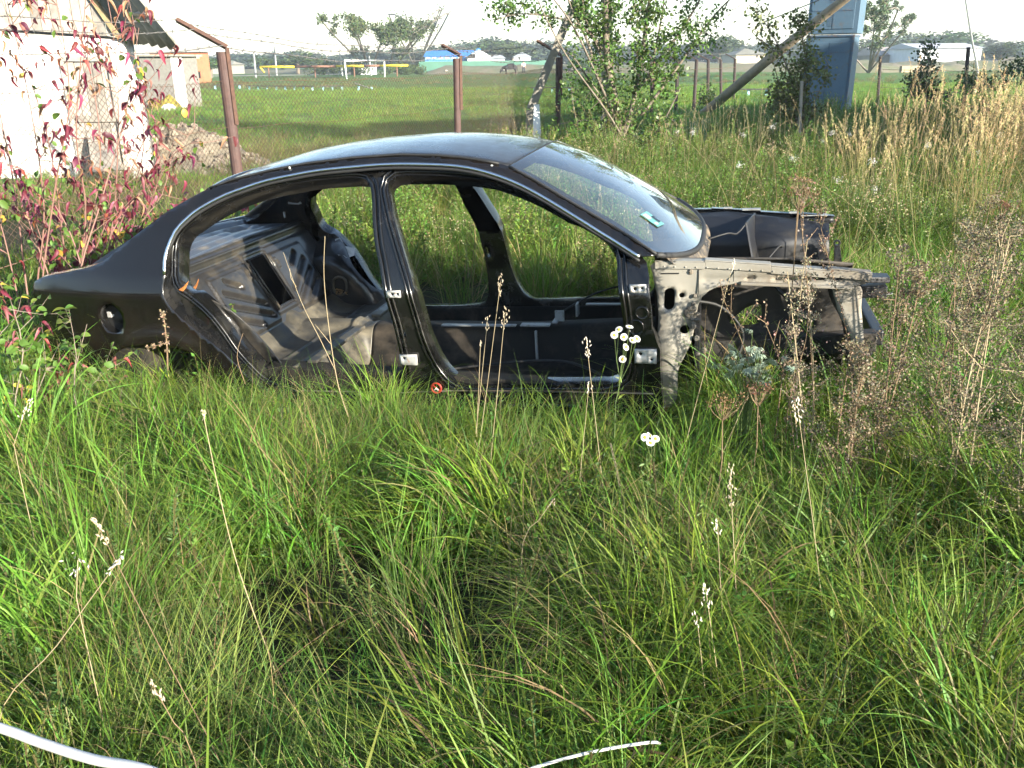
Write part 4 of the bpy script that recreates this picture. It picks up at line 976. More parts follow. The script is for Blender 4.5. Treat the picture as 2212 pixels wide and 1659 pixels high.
# ================================================================= TREES FAR AWAY
def crown_mesh(name, seed, mt, n=260, leafs=.09, squash=.8, lobes=9):
    """unit crown (radius about 1) of small leaf-clump faces"""
    r = np.random.default_rng(seed)
    C = r.normal(0, .42, (lobes, 3)); C[:, 2] = C[:, 2] * squash; R_ = r.uniform(.28, .55, lobes)
    k = r.integers(0, lobes, n); d = r.normal(0, 1, (n, 3)); d /= np.linalg.norm(d, axis=1)[:, None]
    P = C[k] + d * (R_[k] * r.uniform(.75, 1.08, n))[:, None]
    return leaf_cloud(name, P, d, r.uniform(.6, 1.5, n) * leafs, mt, r)
def leaf_cloud(name, P, d, s, mt, r, col=(.06, .095, .03), cv=.3, asp=.8):
    n = len(P); a = r.normal(0, 1, (n, 3)); nrm = d + .55 * r.normal(0, 1, (n, 3)); nrm /= np.linalg.norm(nrm, axis=1)[:, None]
    u = np.cross(nrm, a); u /= np.linalg.norm(u, axis=1)[:, None]; w = np.cross(nrm, u)
    s = s[:, None]
    V = np.stack([P - u * s, P + w * s * asp * .6 - u * s * .1, P + u * s, P - w * s * asp * .6 + u * s * .15], 1).reshape(-1, 3)
    F = np.arange(4 * n).reshape(n, 4)
    c = np.array(col)[None] * (1 + cv * r.normal(0, .6, (n, 1))) * (1 + .12 * r.normal(0, 1, (n, 3))); c = np.clip(c, .004, 1)
    return fast_mesh(name, V, F, mt, False, np.repeat(c, 4, 0))
M_far = leafmat("far_foliage", trans=.25, rough=.7, rand=.22)
M_bark = mat("bark", (.12, .095, .07), rough=.9, color2=(.20, .17, .13), vscale=12, bump=.4, bscale=40)
crs = [crown_mesh("crown", k, M_far, n=1500, leafs=.075) for k in range(5)]
def far_tree(u, vtop, y, w, label, kind=0, name="tree", squash=1.0, trunk=True):
    p = Y(u, vtop, y); h = max(2.0, p.z); t = empty(name, (p.x, y, 0), label=label, cat="tree")
    c = link("crown", crs[kind % 5], t); ch = h * (.40 if trunk else .5); c.location = (0, 0, h - ch * .93); c.scale = (w / 2, w / 2, ch); c.rotation_euler = (0, 0, kind * 1.3)
    b = MB(); b.tube([(0, 0, 0), (.1, 0, h * .4), (0, .1, h * .7)], [w * .035, w * .028, w * .012], 6); b.obj("trunk", M_bark, t)
    return t
# loose wood reading as one mass
rw = np.random.default_rng(11)
wV, wF, wC = [], [], []; base_ = 0
def treeline_top(u):
    return np.interp(u, [-200, 200, 440, 520, 600, 660, 700, 745, 800, 870, 900, 960, 1010, 1060, 1110, 1170, 1230, 1300, 1400, 1480, 1520, 1560, 1590, 1640, 1700, 1760, 1880, 1915, 1960, 2010, 2060, 2110, 2140, 2180, 2240, 2500],
                     [118, 118, 118, 114, 116, 112, 122, 118, 112, 106, 104, 99, 96, 80, 92, 88, 96, 98, 94, 96, 92, 80, 90, 98, 98, 90, 100, 84, 74, 80, 72, 88, 100, 92, 96, 95])
for i in range(300):
    u = -250 + 2800 * i / 300 + rw.uniform(-6, 6); y = rw.uniform(230, 330); vt = treeline_top(u) + rw.uniform(-2, 6)
    p = Y(u, vt, y); h = max(3, p.z); w = rw.uniform(11, 18)
    src = crs[i % 5]; n = len(src.vertices); co = np.empty(n * 3, dtype=np.float32); src.vertices.foreach_get("co", co); co = co.reshape(-1, 4, 3)[::3]
    m_ = len(co); a = rw.uniform(0, 6); ca, sa = math.cos(a), math.sin(a)
    c_ = co.mean(1, keepdims=True); q = (co - c_) * 1.7 + c_; q = q.reshape(-1, 3)
    X = np.stack([(q[:, 0] * ca - q[:, 1] * sa) * w / 2, (q[:, 0] * sa + q[:, 1] * ca) * w / 2, q[:, 2] * h * .5], 1) + np.array([p.x, y, h * .52])
    wV.append(X); wF.append(np.arange(len(X)).reshape(-1, 4) + base_); base_ += len(X)
    cc = np.array([.05, .075, .045]) * rw.uniform(.7, 1.35) * np.array([rw.uniform(.85, 1.3), 1, rw.uniform(.8, 1.2)])
    wC.append(np.repeat(cc[None] * (1 + .25 * rw.normal(0, 1, (m_, 1))), 4, 0))
for i in range(70):
    an = math.radians(95 + 170 * i / 70 + rw.uniform(-1, 1)) ; ds = rw.uniform(55, 75); px_, py_ = math.sin(an) * ds, math.cos(an) * ds; h = rw.uniform(7, 12); w = rw.uniform(8, 12)
    src = crs[i % 5]; n = len(src.vertices); co = np.empty(n * 3, dtype=np.float32); src.vertices.foreach_get("co", co); co = co.reshape(-1, 4, 3)[::3]
    m_ = len(co); c_ = co.mean(1, keepdims=True); q = ((co - c_) * 1.9 + c_).reshape(-1, 3)
    X = np.stack([q[:, 0] * w / 2, q[:, 1] * w / 2, q[:, 2] * h * .5], 1) + np.array([px_, py_, h * .5])
    wV.append(X); wF.append(np.arange(len(X)).reshape(-1, 4) + base_); base_ += len(X)
    wC.append(np.repeat(np.array([[.045, .07, .03]]) * (1 + .25 * rw.normal(0, 1, (m_, 1))), 4, 0))
link("far_woods", fast_mesh("far_woods", np.concatenate(wV), np.concatenate(wF), M_far, False, np.clip(np.concatenate(wC), .005, 1)), kind="stuff")
# understorey hedge strip below the wood
for (u, vt, y, w, lab, k) in ((1062, 77, 205, 13, "tallest rounded tree behind the blue roofed hall", 0), (1105, 90, 200, 12, "rounded tree above the white cottage", 1), (1556, 80, 190, 9, "tall tree group left of the leaning wooden pole", 2),
        (1960, 74, 180, 12, "broad dark tree above the pale barn roof", 3), (2062, 70, 180, 14, "broad dark tree above the long white farm building", 4), (2165, 92, 150, 9, "rounded green tree at the far right end", 2),
        (450, 118, 120, 7, "dull bush tree right beside the brick house", 1), (640, 112, 160, 10, "tree rising over the yellow pipe left of the goal", 3)):
    far_tree(u, vt, y, w, lab, k)
# open-crowned trees: visible limbs and loose tufts
def open_tree(name, base, tips, label, leafn=900, leafs=.22, tuft=.9, col=(.07, .10, .035), trunk_r=.18, seed=1, mt=None, cat="tree"):
    r = np.random.default_rng(seed); t = empty(name, tuple(base), label=label, cat=cat); b = MB(); P = []; D = []
    for tip in tips:
        tip = Vector(tip) - Vector(base); mid = tip * .5 + Vector((r.uniform(-.1, .1), r.uniform(-.1, .1), .08)) * tip.length
        path = spline([(0, 0, 0), tuple(mid * .45 * Vector((1, 1, 1)).x), tuple(mid), tuple(tip)], tip.length / 7)
        b.tube(path, list(np.linspace(trunk_r, trunk_r * .15, len(path))), 5)
        for q in path[len(path) // 3:]:
            for _ in range(2):
                e = Vector((r.normal(), r.normal(), abs(r.normal()) * .8)).normalized() * tuft * r.uniform(.5, 1.3)
                b.tube([q, Vector(q) + e], [trunk_r * .14, trunk_r * .05], 4, cap=False)
                m_ = leafn // (len(tips) * 8)
                c = Vector(q) + e
                P.append(np.array(c)[None] + r.normal(0, tuft * .33, (m_, 3))); D.append(r.normal(0, 1, (m_, 3)))
    b.obj("trunk", M_bark, t)
    P = np.concatenate(P); D = np.concatenate(D); D /= np.linalg.norm(D, axis=1)[:, None]
    link("crown", leaf_cloud("crown", P, D, r.uniform(.5, 1.3, len(P)) * leafs, mt or M_far, r, col), t)
    return t
def Yp(u, v, y, dy=0): p = Y(u, v, y + dy); return tuple(p)
open_tree("willow_tree", G(800, 158, 0) * 1.0, [Yp(752, 66, 105), Yp(775, 74, 104), Yp(800, 70, 108), Yp(815, 90, 106)], "left of two open crowned willows behind the goal", 2600, .20, 1.0, seed=3)
open_tree("willow_tree", G(842, 158, 0), [Yp(838, 88, 105), Yp(858, 76, 104), Yp(872, 84, 107), Yp(850, 100, 103)], "right of two open crowned willows behind the goal", 2400, .20, 1.0, seed=4)
open_tree("bare_tree", G(899, 152, 0), [Yp(898, 75, 120), Yp(910, 60, 121), Yp(926, 62, 120), Yp(936, 78, 122), Yp(886, 100, 119)], "thin almost bare tree standing alone left of the blue roofed hall", 600, .15, .9, (.09, .10, .06), .22, seed=5)
open_tree("poplar_tree", G(1876, 158, 0), [Yp(1885, 22, 62), Yp(1898, 30, 62), Yp(1872, 40, 62), Yp(1880, 70, 62), Yp(1895, 95, 62), Yp(1902, 60, 63)], "tall loose crowned poplar rising right of the blue metal kiosk", 5200, .10, .42, (.085, .11, .055), .11, seed=6)
for k, (u, v, y, s) in enumerate(((895, 150, 105, 1.2), (1060, 140, 110, 1.0), (1265, 146, 95, 1.3), (700, 150, 120, 1.6), (775, 150, 110, 1.3), (860, 150, 112, 1.4), (1480, 142, 100, 1.2), (1700, 134, 100, 1.6), (2075, 140, 60, .8))):
    p = G(u, v + 12); t = link("bush", crs[k % 5], None, label="", cat="bush"); t.location = (p.x, p.y, s * .6); t.scale = (s * 1.5, s, s)
    t["label"] = ["low bush at the foot of the bare tree", "small bush on the bank before the blue roofed hall", "bush on the far bank just left of the apple tree", "wide low bush behind the yellow pipe left of the goal", "bush seen inside the left half of the goal", "bush beyond the right goal post", "bush on the far bank right of the apple tree", "wide bush on the far bank behind the leaning wooden pole", "dark bush on the bank before the long white farm building"][k]

# ================================================================= PLAYING FIELD
M_lblue = mat("light_blue_paint", (.36, .60, .68), rough=.7, var=.25, vscale=12)
M_bplank = mat("dark_bench_plank", (.07, .06, .06), rough=.8, var=.3)
def zx(x): return 440 / 1.1718 + x * .36166 / 1.1718      # zoomed field picture -> 2212 px
def zu(x): return 1150 / 1.1718 + x * .36166 / 1.1718
def zv(v): return v * .36166 / 1.1718
stub_me = None
def stub(u, v, parent=None, label=None, tilt=0, h=.46):
    global stub_me
    if stub_me is None:
        b = MB(); b.box((0, 0, .16), (.13, .12, .32)); b.box((0, -.0, .335), (.15, .14, .03)); stub_me = fast_mesh("stub", b.V, b.F, M_lblue)
    p = G(u, v); o = link("bench_leg" if parent else "bench_stub", stub_me, parent)
    if parent: o.scale = (.8, .8, .72); o.location = p; o.rotation_euler = (0, tilt, random.uniform(-.3, .3))
    if not parent: tag(o, label, "bench stub", "light blue bench stubs without planks on the playing field")
    return p
def bench(u0, v0, u1, v1, legs, label, broken=False):
    b0 = empty("bench", (0, 0, 0), label=label, cat="bench", group="plank benches along the playing field"); a = G(u0, v0); c = G(u1, v1)
    for k in range(legs):
        t = (k + .25) / (legs - .5) if legs > 1 else .5
        stub(u0 + (u1 - u0) * t, v0 + (v1 - v0) * t, b0)
    for off in (-.10, .10):
        b = MB(); z0, z1 = (.26, .26) if not broken else (.42, .06)
        b.hexa([(a.x, a.y + off - .06, z0), (a.x, a.y + off + .06, z0), (a.x, a.y + off + .06, z0 + .045), (a.x, a.y + off - .06, z0 + .045)], [(c.x, c.y + off - .06, z1), (c.x, c.y + off + .06, z1), (c.x, c.y + off + .06, z1 + .045), (c.x, c.y + off - .06, z1 + .045)])
        b.obj("plank", M_bplank if not broken else M_plank2, b0)
stub(zx(133), zv(624), label="leftmost light blue bench stub, next to the white outhouse door")
stub(zx(181), zv(622), label="second light blue bench stub from the outhouse door")
stub(zx(233), zv(626), label="light blue bench stub just before the first plank bench")
bench(zx(270), zv(624), zx(482), zv(622), 3, "plank bench passing behind the first rusty fence post")
bench(zx(514), zv(632), zx(988), zv(636), 8, "longest plank bench on light blue legs in the middle of the field")
bench(zx(1030), zv(636), zx(1195), zv(634), 3, "short plank bench left of the broken one")
bench(zx(1270), zv(632), zx(1410), zv(640), 2, "broken bench with one pale plank end on the grass", True)
stub(zx(1467), zv(638), label="lone pale bench stub right of the broken bench")
stub(zx(2043), zv(640), label="light blue bench stub just right of the second rusty post")
stub(zx(2088), zv(640), label="second light blue bench stub right of the second rusty post")
stub(zu(221), zv(644), label="light blue bench stub halfway between second and third rusty posts, left one")
stub(zu(318), zv(644), label="light blue bench stub between second and third rusty posts, middle one")
stub(zu(432), zv(646), label="light blue bench stub closest to the leaning concrete strut")
bench(zu(532), zv(652), zu(835), zv(652), 3, "plank bench behind the third rusty post")
stub(zu(1485), zv(652), label="light blue bench stub left of the dark post row")
stub(zu(1625), zv(656), label="light blue bench stub between the first dark posts")
stub(zu(1790), zv(650), label="light blue bench stub behind the middle dark posts")
bench(zu(1900), zv(668), zu(2212), zv(668), 3, "plank bench behind the leaning wooden pole")

# goal
M_goal = mat("goal_white", (.8, .8, .8), rough=.5, var=.1)
goal = empty("football_goal", (0, 0, 0), label="white football goal frame standing at the far end of the field", cat="goal")
gl_, gr_ = G(749, 171), G(831, 167); hgt = Y(744, 131, gl_.y).z
tl = Vector((Y(744, 131, gl_.y).x, gl_.y, hgt)); trr = Vector((Y(830, 131, gr_.y).x, gr_.y, Y(830, 131, gr_.y).z))
for a_, b_, nm in ((gl_, tl, "goal_post"), (gr_, trr, "goal_post"), (tl, trr, "crossbar")):
    b = MB(); b.tube([a_, b_], .085, 8); b.obj(nm, M_goal, goal, smooth=True)
for q, top in ((G(731, 165), tl), (G(814, 162), trr)):
    b = MB(); b.tube([q, top], .03, 5); b.obj("back_stay", M_tin, goal)
# yellow pipe on supports
M_ypipe = mat("yellow_pipe", (.70, .52, .02), rough=.5, var=.15); M_rustp = mat("rusty_pipe", (.22, .11, .07), rough=.8, var=.3)
pipe = empty("gas_pipe", (0, 0, 0), label="raised yellow and rusty gas pipe running behind the goal", cat="pipe")
py = 118
def pp(x, v): return Y(zx(x), zv(v), py)
for x0_, x1_, mm, v0_, v1_ in ((600, 845, M_ypipe, 467, 468), (845, 1135, M_rustp, 467, 464), (1135, 1330, M_ypipe, 462, 462), (1330, 1440, M_rustp, 461, 460), (1440, 1640, M_ypipe, 460, 457)):
    b = MB(); b.tube([pp(x0_, v0_), pp(x1_, v1_)], .14, 8); b.obj("pipe_section", mm, pipe, smooth=True)
b = MB(); b.tube([pp(600, 467), pp(635, 508)], .11, 6); b.obj("slanting_leg", M_ypipe, pipe)
for x in (660, 985, 1260, 1560):
    p = pp(x, 464); b = MB(); b.tube([(p.x, py, 0), (p.x, py, p.z)], .09, 6); b.obj("support_post", M_rustp, pipe)

# cow
def skin_body(name, verts, edges, radii, material, parent=None, sub=2, **k):
    me = bpy.data.meshes.new(name); me.from_pydata([tuple(v) for v in verts], edges, []); me.materials.append(material)
    o = link(name, me, parent, **k); m = o.modifiers.new("skin", 'SKIN'); m.use_smooth_shade = True
    for i, sv in enumerate(me.skin_vertices[0].data):
        sv.radius = (radii[i], radii[i]) if not isinstance(radii[i], tuple) else radii[i]
    me.skin_vertices[0].data[0].use_root = True
    s = o.modifiers.new("sub", 'SUBSURF'); s.levels = sub; s.render_levels = sub
    return o
M_cow = mat("cow_black", (.018, .013, .012), rough=.8, var=.3)
cp = G(1103, 162)
cow = empty("cow", (cp.x, cp.y, 0), .15, label="black cow grazing at the far end of the playing field", cat="cow")
Vc_ = [(0, 0, 1.05), (.6, 0, 1.08), (-.62, 0, 1.08), (-1.0, 0, .95), (-1.25, 0, .55), (-1.42, 0, .3), (.62, .22, .75), (.70, .22, .45), (.64, .22, .04), (.62, -.22, .75), (.68, -.22, .45), (.62, -.22, .04), (-.6, .2, .7), (-.58, .2, .4), (-.6, .2, .04), (-.62, -.2, .7), (-.60, -.2, .4), (-.62, -.2, .04), (.86, 0, 1.02), (.93, 0, .5)]
Ec_ = [(0, 1), (0, 2), (2, 3), (3, 4), (4, 5), (1, 6), (6, 7), (7, 8), (1, 9), (9, 10), (10, 11), (2, 12), (12, 13), (13, 14), (2, 15), (15, 16), (16, 17), (1, 18), (18, 19)]
Rc_ = [.40, .36, .36, .2, .16, .1, .17, .07, .06, .17, .07, .06, .13, .07, .06, .13, .07, .06, .05, .03]
skin_body("body", Vc_, Ec_, Rc_, M_cow, cow)
b = MB()
for s in (-1, 1): b.tube([(-1.2, s * .08, .68), (-1.22, s * .2, .74), (-1.3, s * .24, .8)], [.03, .02, .006], 5)
b.obj("horns", M_plank2, cow)
# person
pp_ = G(1131, 160)
per = empty("person", (pp_.x, pp_.y, 0), label="person in a white shirt and dark trousers standing to the right of the cow", cat="person")
M_skin = mat("skin", (.45, .27, .19), rough=.6, var=.1); M_shirt = mat("white_shirt", (.75, .75, .74), rough=.8, var=.08); M_trous = mat("dark_trousers", (.03, .03, .035), rough=.8, var=.2)
skin_body("body", [(0, 0, .92), (0, 0, 1.15), (0, .03, 1.38), (0, .02, 1.5), (0, -.02, 1.64), (.1, 0, .88), (.13, -.03, .48), (.13, 0, .06), (.14, -.13, .03), (-.1, 0, .88), (-.12, .02, .48), (-.13, .05, .06), (-.14, -.08, .03), (.2, 0, 1.38), (.28, -.02, 1.1), (.26, -.16, .9), (-.2, 0, 1.38), (-.28, -.02, 1.1), (-.22, -.2, 1.0), (.25, -.2, .82), (-.2, -.28, .98)],
          [(0, 1), (1, 2), (2, 3), (3, 4), (0, 5), (5, 6), (6, 7), (7, 8), (0, 9), (9, 10), (10, 11), (11, 12), (2, 13), (13, 14), (14, 15), (2, 16), (16, 17), (17, 18), (15, 19), (18, 20)],
          [.15, .14, .16, .055, .105, .09, .065, .045, .04, .09, .065, .045, .04, .07, .05, .038, .07, .05, .038, .04, .04], M_skin, per)
skin_body("shirt", [(0, 0, .95), (0, 0, 1.15), (0, .03, 1.38), (.2, 0, 1.38), (.28, -.02, 1.12), (-.2, 0, 1.38), (-.28, -.02, 1.12)], [(0, 1), (1, 2), (2, 3), (3, 4), (2, 5), (5, 6)], [.17, .165, .18, .085, .07, .085, .07], M_shirt, per)
skin_body("trousers", [(0, 0, .93), (.1, 0, .86), (.13, -.03, .48), (.13, 0, .1), (-.1, 0, .86), (-.12, .02, .48), (-.13, .05, .1)], [(0, 1), (1, 2), (2, 3), (0, 4), (4, 5), (5, 6)], [.165, .105, .08, .06, .105, .08, .06], M_trous, per)
b = MB(); b.ball((0, .0, 1.68), (.10, .115, .10), 10, 7); b.obj("hair", M_trous, per, smooth=True)

# ================================================================= FENCE
M_rust = mat("rusty_pipe_post", (.055, .030, .027), rough=.75, color2=(.085, .046, .038), vscale=14, stain=(.08, .05, .045), stain_amt=.4, stain_scale=6, bump=.25, bscale=90)
M_rustd = mat("rusty_angle_iron", (.085, .045, .035), rough=.8, color2=(.14, .075, .05), vscale=20)
M_wire = mat("fence_wire", (.075, .06, .05), rough=.8, color2=(.11, .06, .04), vscale=6)
M_barb = mat("barbed_wire", (.13, .125, .12), rough=.7, var=.3)
fence = empty("wire_fence", (0, 0, 0), label="rusty chain link fence with angled barbed wire arms crossing behind the car", cat="fence")
posts = []
def fpost(ut, vt, ub, y, r, tip, gz_=None):
    top = Y(ut, vt, y); bot = Vector((Y(ub, G_v(y), y).x, y, -.05)); b = MB()
    b.tube([bot, top], r, 14); b.tube([top - Vector((0, 0, .004)), top], r * .8, 14); b.obj("fence_post", M_rust, fence, smooth=False)
    if tip:
        d = (top - bot).normalized(); tpv = Y(tip[0], tip[1], y + tip[2]); side = Vector((r + .012, -.02, 0)); low = top - d * .75 + side; up = top + d * .04 + side; b = MB()
        for q0, q1 in ((low, up), (up, tpv)):
            ax = (q1 - q0).normalized(); u_ = Vector((1, 0, 0)) - ax * ax.x; u_.normalize(); w_ = ax.cross(u_)
            s_ = .022
            for aa, bb in (((-s_, -s_), (s_, -s_ + .006)), ((-s_, -s_), (-s_ + .006, s_))):
                c1 = [(aa[0], aa[1]), (bb[0], aa[1]), (bb[0], bb[1]), (aa[0], bb[1])]
                b.hexa([q0 + u_ * i + w_ * j for i, j in c1], [q1 + u_ * i + w_ * j for i, j in c1])
        b.obj("post_arm", M_rustd, fence)
        return top, bot, up, tpv
    return top, bot, top, top
def G_v(y):
    # picture row of the ground at depth y (2212 px rows, centre column)
    d = Vector((0, y, -CAM_H)); z = d.dot(FWD); return CY - FPX * d.dot(UP0) / z
f0 = fpost(150, 96, 215, 6.6, .06, (-60, 60, .1)) if False else None
P1 = fpost(479, 112, 524, 9.9, .062, (382, 43, .25))
P2 = fpost(986, 126, 990, 14.0, .055, (955, 98, .3))
P3 = fpost(1206, 124, 1205, 19.0, .055, (1160, 88, .3))
P4 = fpost(1317, 130, 1316, 24.0, .055, (1290, 100, .3))
P5 = fpost(1409, 136, 1407, 27.0, .05, (1385, 108, .3))
# the fence runs on to the left, closer to the camera, outside the picture
P0t = P1[0] + (P1[0] - P2[0]) * 1.0; P0b = Vector((P0t.x, P0t.y, -.05))
b = MB(); b.tube([P0b, P0t], .062, 14); b.obj("fence_post", M_rust, fence)
def chain(a0, a1, z0, z1, h=.031, seed=0, part=fence):
    """woven zigzag wires between two ground points"""
    L = (a1 - a0).length; d = np.array((a1 - a0) / L); nrm = np.array([-d[1], d[0], 0]); n = int(L / h); m = int((z1 - z0) / h); rad = .0030
    k = np.arange(m + 1)[None, :]; j = np.arange(n)[:, None]
    x = (j + ((k + j) % 2)) * h * (L / (n * h)); zz = z1 - k * h + .025 * np.sin(x * 1.3 + seed) + 0 * j
    sag = .05 * np.sin(x * 1.7 + seed) * np.sin(k / m * 3.1) + .004 * ((k + j) % 2)
    P = np.array(a0)[None, None] + x[..., None] * d + sag[..., None] * nrm; P[..., 2] = zz
    dd = d * rad; o_ = nrm * rad
    ring = np.stack([P + dd, P - .5 * dd + .87 * o_, P - .5 * dd - .87 * o_], 2)
    base = (np.arange(n * (m + 1)).reshape(n, m + 1) * 3)[:, :-1].ravel(); F = []
    for t in range(3):
        F.append(np.stack([base + t, base + (t + 1) % 3, base + 3 + (t + 1) % 3, base + 3 + t], 1))
    link("chain_link_panel", fast_mesh("chain_link_panel", ring.reshape(-1, 3), np.concatenate(F), M_wire), part, kind="stuff")
def flat(p): return Vector((p.x, p.y, 0))
seq = [flat(P0t), flat(P1[1]), flat(P2[1]), flat(P3[1]), flat(P4[1]), flat(P5[1])]
tops = [1.45, 1.45, 1.5, 1.5, 1.5, 1.5]
for k in range(5):
    chain(seq[k], seq[k + 1], .0, 1.45, .031 if k < 3 else .05, k)
def wire(pts, r, name, m, barbs=False, sag=.06, parent=fence):
    for i in range(len(pts) - 1):
        a, c = Vector(pts[i]), Vector(pts[i + 1]); n = 26; path = []
        for t in np.linspace(0, 1, n): 
            q = a.lerp(c, t); q.z -= sag * 4 * t * (1 - t) + .012 * math.sin(t * 17 + i); path.append(q)
        b = MB(); b.tube(path, r, 4)
        if barbs:
            for j in range(int((c - a).length / .17)):
                t = (j + .5) / ((c - a).length / .17); q = a.lerp(c, t); q.z -= sag * 4 * t * (1 - t) + .012 * math.sin(t * 17 + i)
                for _ in range(2):
                    e = Vector((random.uniform(-1, 1), random.uniform(-1, 1), random.uniform(-1, 1))).normalized() * .026
                    b.tube([q - e, q + e], r * .8, 3, cap=False)
        b.obj(name, m, parent)
def armp(Pn, t): return Pn[2].lerp(Pn[3], t)
dl = (P1[3] - P2[3])
for t in (.98, .62, .05):
    left = armp(P1, t) + (armp(P1, t) - armp(P2, t)) * 1.0
    wire([left, armp(P1, t), armp(P2, t), armp(P3, t), armp(P4, t), armp(P5, t)], .0045, "barbed_wire", M_barb, True, .12)
for z in (1.43, .95):
    wire([Vector((q.x, q.y, z)) for q in seq], .0022, "tension_wire", M_rustd, False, .03)

# side fence of dark posts running away
M_dpost = mat("dark_steel_post", (.045, .032, .028), rough=.8, var=.3, vscale=20)
fence2 = empty("side_fence", (0, 0, 0), label="row of dark posts with angled arms running away overgrown with climbers", cat="fence")
tops2 = []
for ut, vt, ub, y, tp_ in ((1465, 130, 1460, 29.5, (1420, 112)), (1505, 129, 1499, 31, (1478, 114)), (1530, 129, 1529, 33, (1504, 116)), (1557, 129, 1557, 35.5, (1533, 117)), (1588, 127, 1584, 38, (1567, 116))):
    top = Y(ut, vt, y); bot = Vector((Y(ub, 230, y).x, y, 0)); b = MB(); b.tube([bot, top], .058, 8); b.obj("fence_post", M_dpost, fence2)
    tpv = Y(tp_[0], tp_[1], y); b = MB(); b.tube([top, tpv], .025, 5); b.obj("post_arm", M_dpost, fence2); tops2.append((bot, top, tpv))
for i in range(len(tops2) - 1):
    for z in (.3, .8, 1.3):
        b = MB(); a, c = tops2[i][0].copy(), tops2[i + 1][0].copy(); a.z = c.z = z; b.tube([a, c], .006, 4); b.obj("tension_wire", M_rustd, fence2)
    b = MB(); b.tube([tops2[i][2], tops2[i + 1][2]], .006, 4); b.obj("barbed_wire", M_barb, fence2)
fence3 = empty("right_fence", (0, 0, 0), label="sparse dark post fence seen above the golden reed grass at the right", cat="fence")
pr = []
for ut, vt, ub, y in ((1902, 122, 1896, 30), (2092, 102, 2084, 24), (2330, 96, 2320, 20)):
    top = Y(ut, vt, y); bot = Vector((Y(ub, 230, y).x, y, 0)); b = MB(); b.tube([bot, top], .05, 8); b.obj("fence_post", M_dpost, fence3); pr.append((bot, top))
for i in range(2):
    for z in (.7, 1.25):
        b = MB(); a, c = pr[i][0].copy(), pr[i + 1][0].copy(); a.z = c.z = z; b.tube([a, c], .006, 4); b.obj("tension_wire", M_rustd, fence3)
# leaning rusty arm on the far right and thin mast
b = MB(); b.tube([Y(2112, 150, 40), Y(2100, 90, 40), Y(2086, 0, 40), Y(2080, -60, 40)], [.05, .045, .035, .03], 6); q = Y(2114, 160, 40); b.tube([(q.x, 40, 0), Y(2112, 150, 40)], .05, 6)
b.obj("thin_mast", M_greytape, label="thin bent grey mast rising above the long white farm building", cat="mast")

# ================================================================= POLES
M_conc = mat("pole_concrete", (.27, .25, .21), rough=.9, color2=(.21, .195, .165), vscale=6, bump=.3, bscale=50)
M_concd = mat("whitewashed_concrete", (.74, .73, .69), rough=.9, stain=(.6, .57, .5), stain_amt=.2, stain_scale=8)
def beam(name, pts, hwid, m, parent=None, **k):
    b = MB()
    for i in range(len(pts) - 1):
        a, c = Vector(pts[i]), Vector(pts[i + 1]); ax = (c - a).normalized(); u_ = ax.cross(Vector((0, 1, 0))).normalized(); w_ = ax.cross(u_); h0, h1 = hwid[i], hwid[i + 1]
        b.hexa([a + u_ * i_ * h0 + w_ * j_ * h0 for i_, j_ in ((-1, -1), (1, -1), (1, 1), (-1, 1))], [c + u_ * i_ * h1 + w_ * j_ * h1 for i_, j_ in ((-1, -1), (1, -1), (1, 1), (-1, 1))])
    return b.obj(name, m, parent, bevel=.008, **k)
yp = 17.2
pole = empty("concrete_pole", (0, 0, 0), label="concrete utility pole with a slanting strut rising through the apple tree", cat="pole")
beam("pole_shaft", [(Y(1309, 320, yp).x, yp, 0), tuple(Y(1312, 0, yp)), tuple(Vector(Y(1312, 0, yp)) + Vector((0, 0, 4)))], [.095, .085, .07], M_conc, pole)
beam("slanting_strut", [tuple(Y(1146, 236, yp)), tuple(Y(1246, -6, yp)), tuple(Y(1300, -170, yp))], [.078, .072, .065], M_conc, pole)
bpos = Y(1160, 320, yp - 1.0)
beam("whitewashed_footing", [(bpos.x, yp - .9, -.05), tuple(Y(1159, 228, yp - .4))], [.095, .05], M_concd, pole)
beam("strut_foot", [(Y(1140, 330, yp).x, yp, -.05), tuple(Y(1146, 238, yp))], [.08, .078], M_conc, pole)
M_pwood = mat("pole_timber", (.30, .24, .16), rough=.85, color2=(.20, .16, .11), vscale=4, bump=.4, bscale=30)
b = MB(); a = G(1512, 246); c = Y(1822, 0, a.y - 3.5); e = c + (c - a) * .45
path = [a + Vector((0, 0, -.1)), a.lerp(c, .5), c, e]; b.tube(path, [.15, .14, .125, .11], 12)
b.obj("wooden_brace_pole", M_pwood, smooth=True, label="round timber brace pole leaning across in front of the blue metal kiosk", cat="pole")
b = MB(); b.tube([Y(1640, 52, 21), Y(1770, 0, 21)], .012, 4); b.tube([Y(1700, 0, 21), Y(1640, 52, 21)], .008, 4, cap=False) if False else None; b.obj("overhead_wire", M_barb, label="thin pale wire crossing the sky left of the blue metal kiosk", cat="wire")
# stake
sk = G(1735, 262); beam("white_stake", [(sk.x, 12.5 * 1.0, 0), tuple(Y(1733, 176, 12.5))], [.03, .028], M_concd, None, label="short pale stake standing in front of the pear sapling", cat="stake") if False else None
ys_ = 14.5
beam("white_stake", [(Y(1733, 262, ys_).x, ys_, -.02), tuple(Y(1732, 175, ys_))], [.026, .022], M_conc, None, label="pale wooden stake standing at the foot of the pear tree by the kiosk", cat="stake")

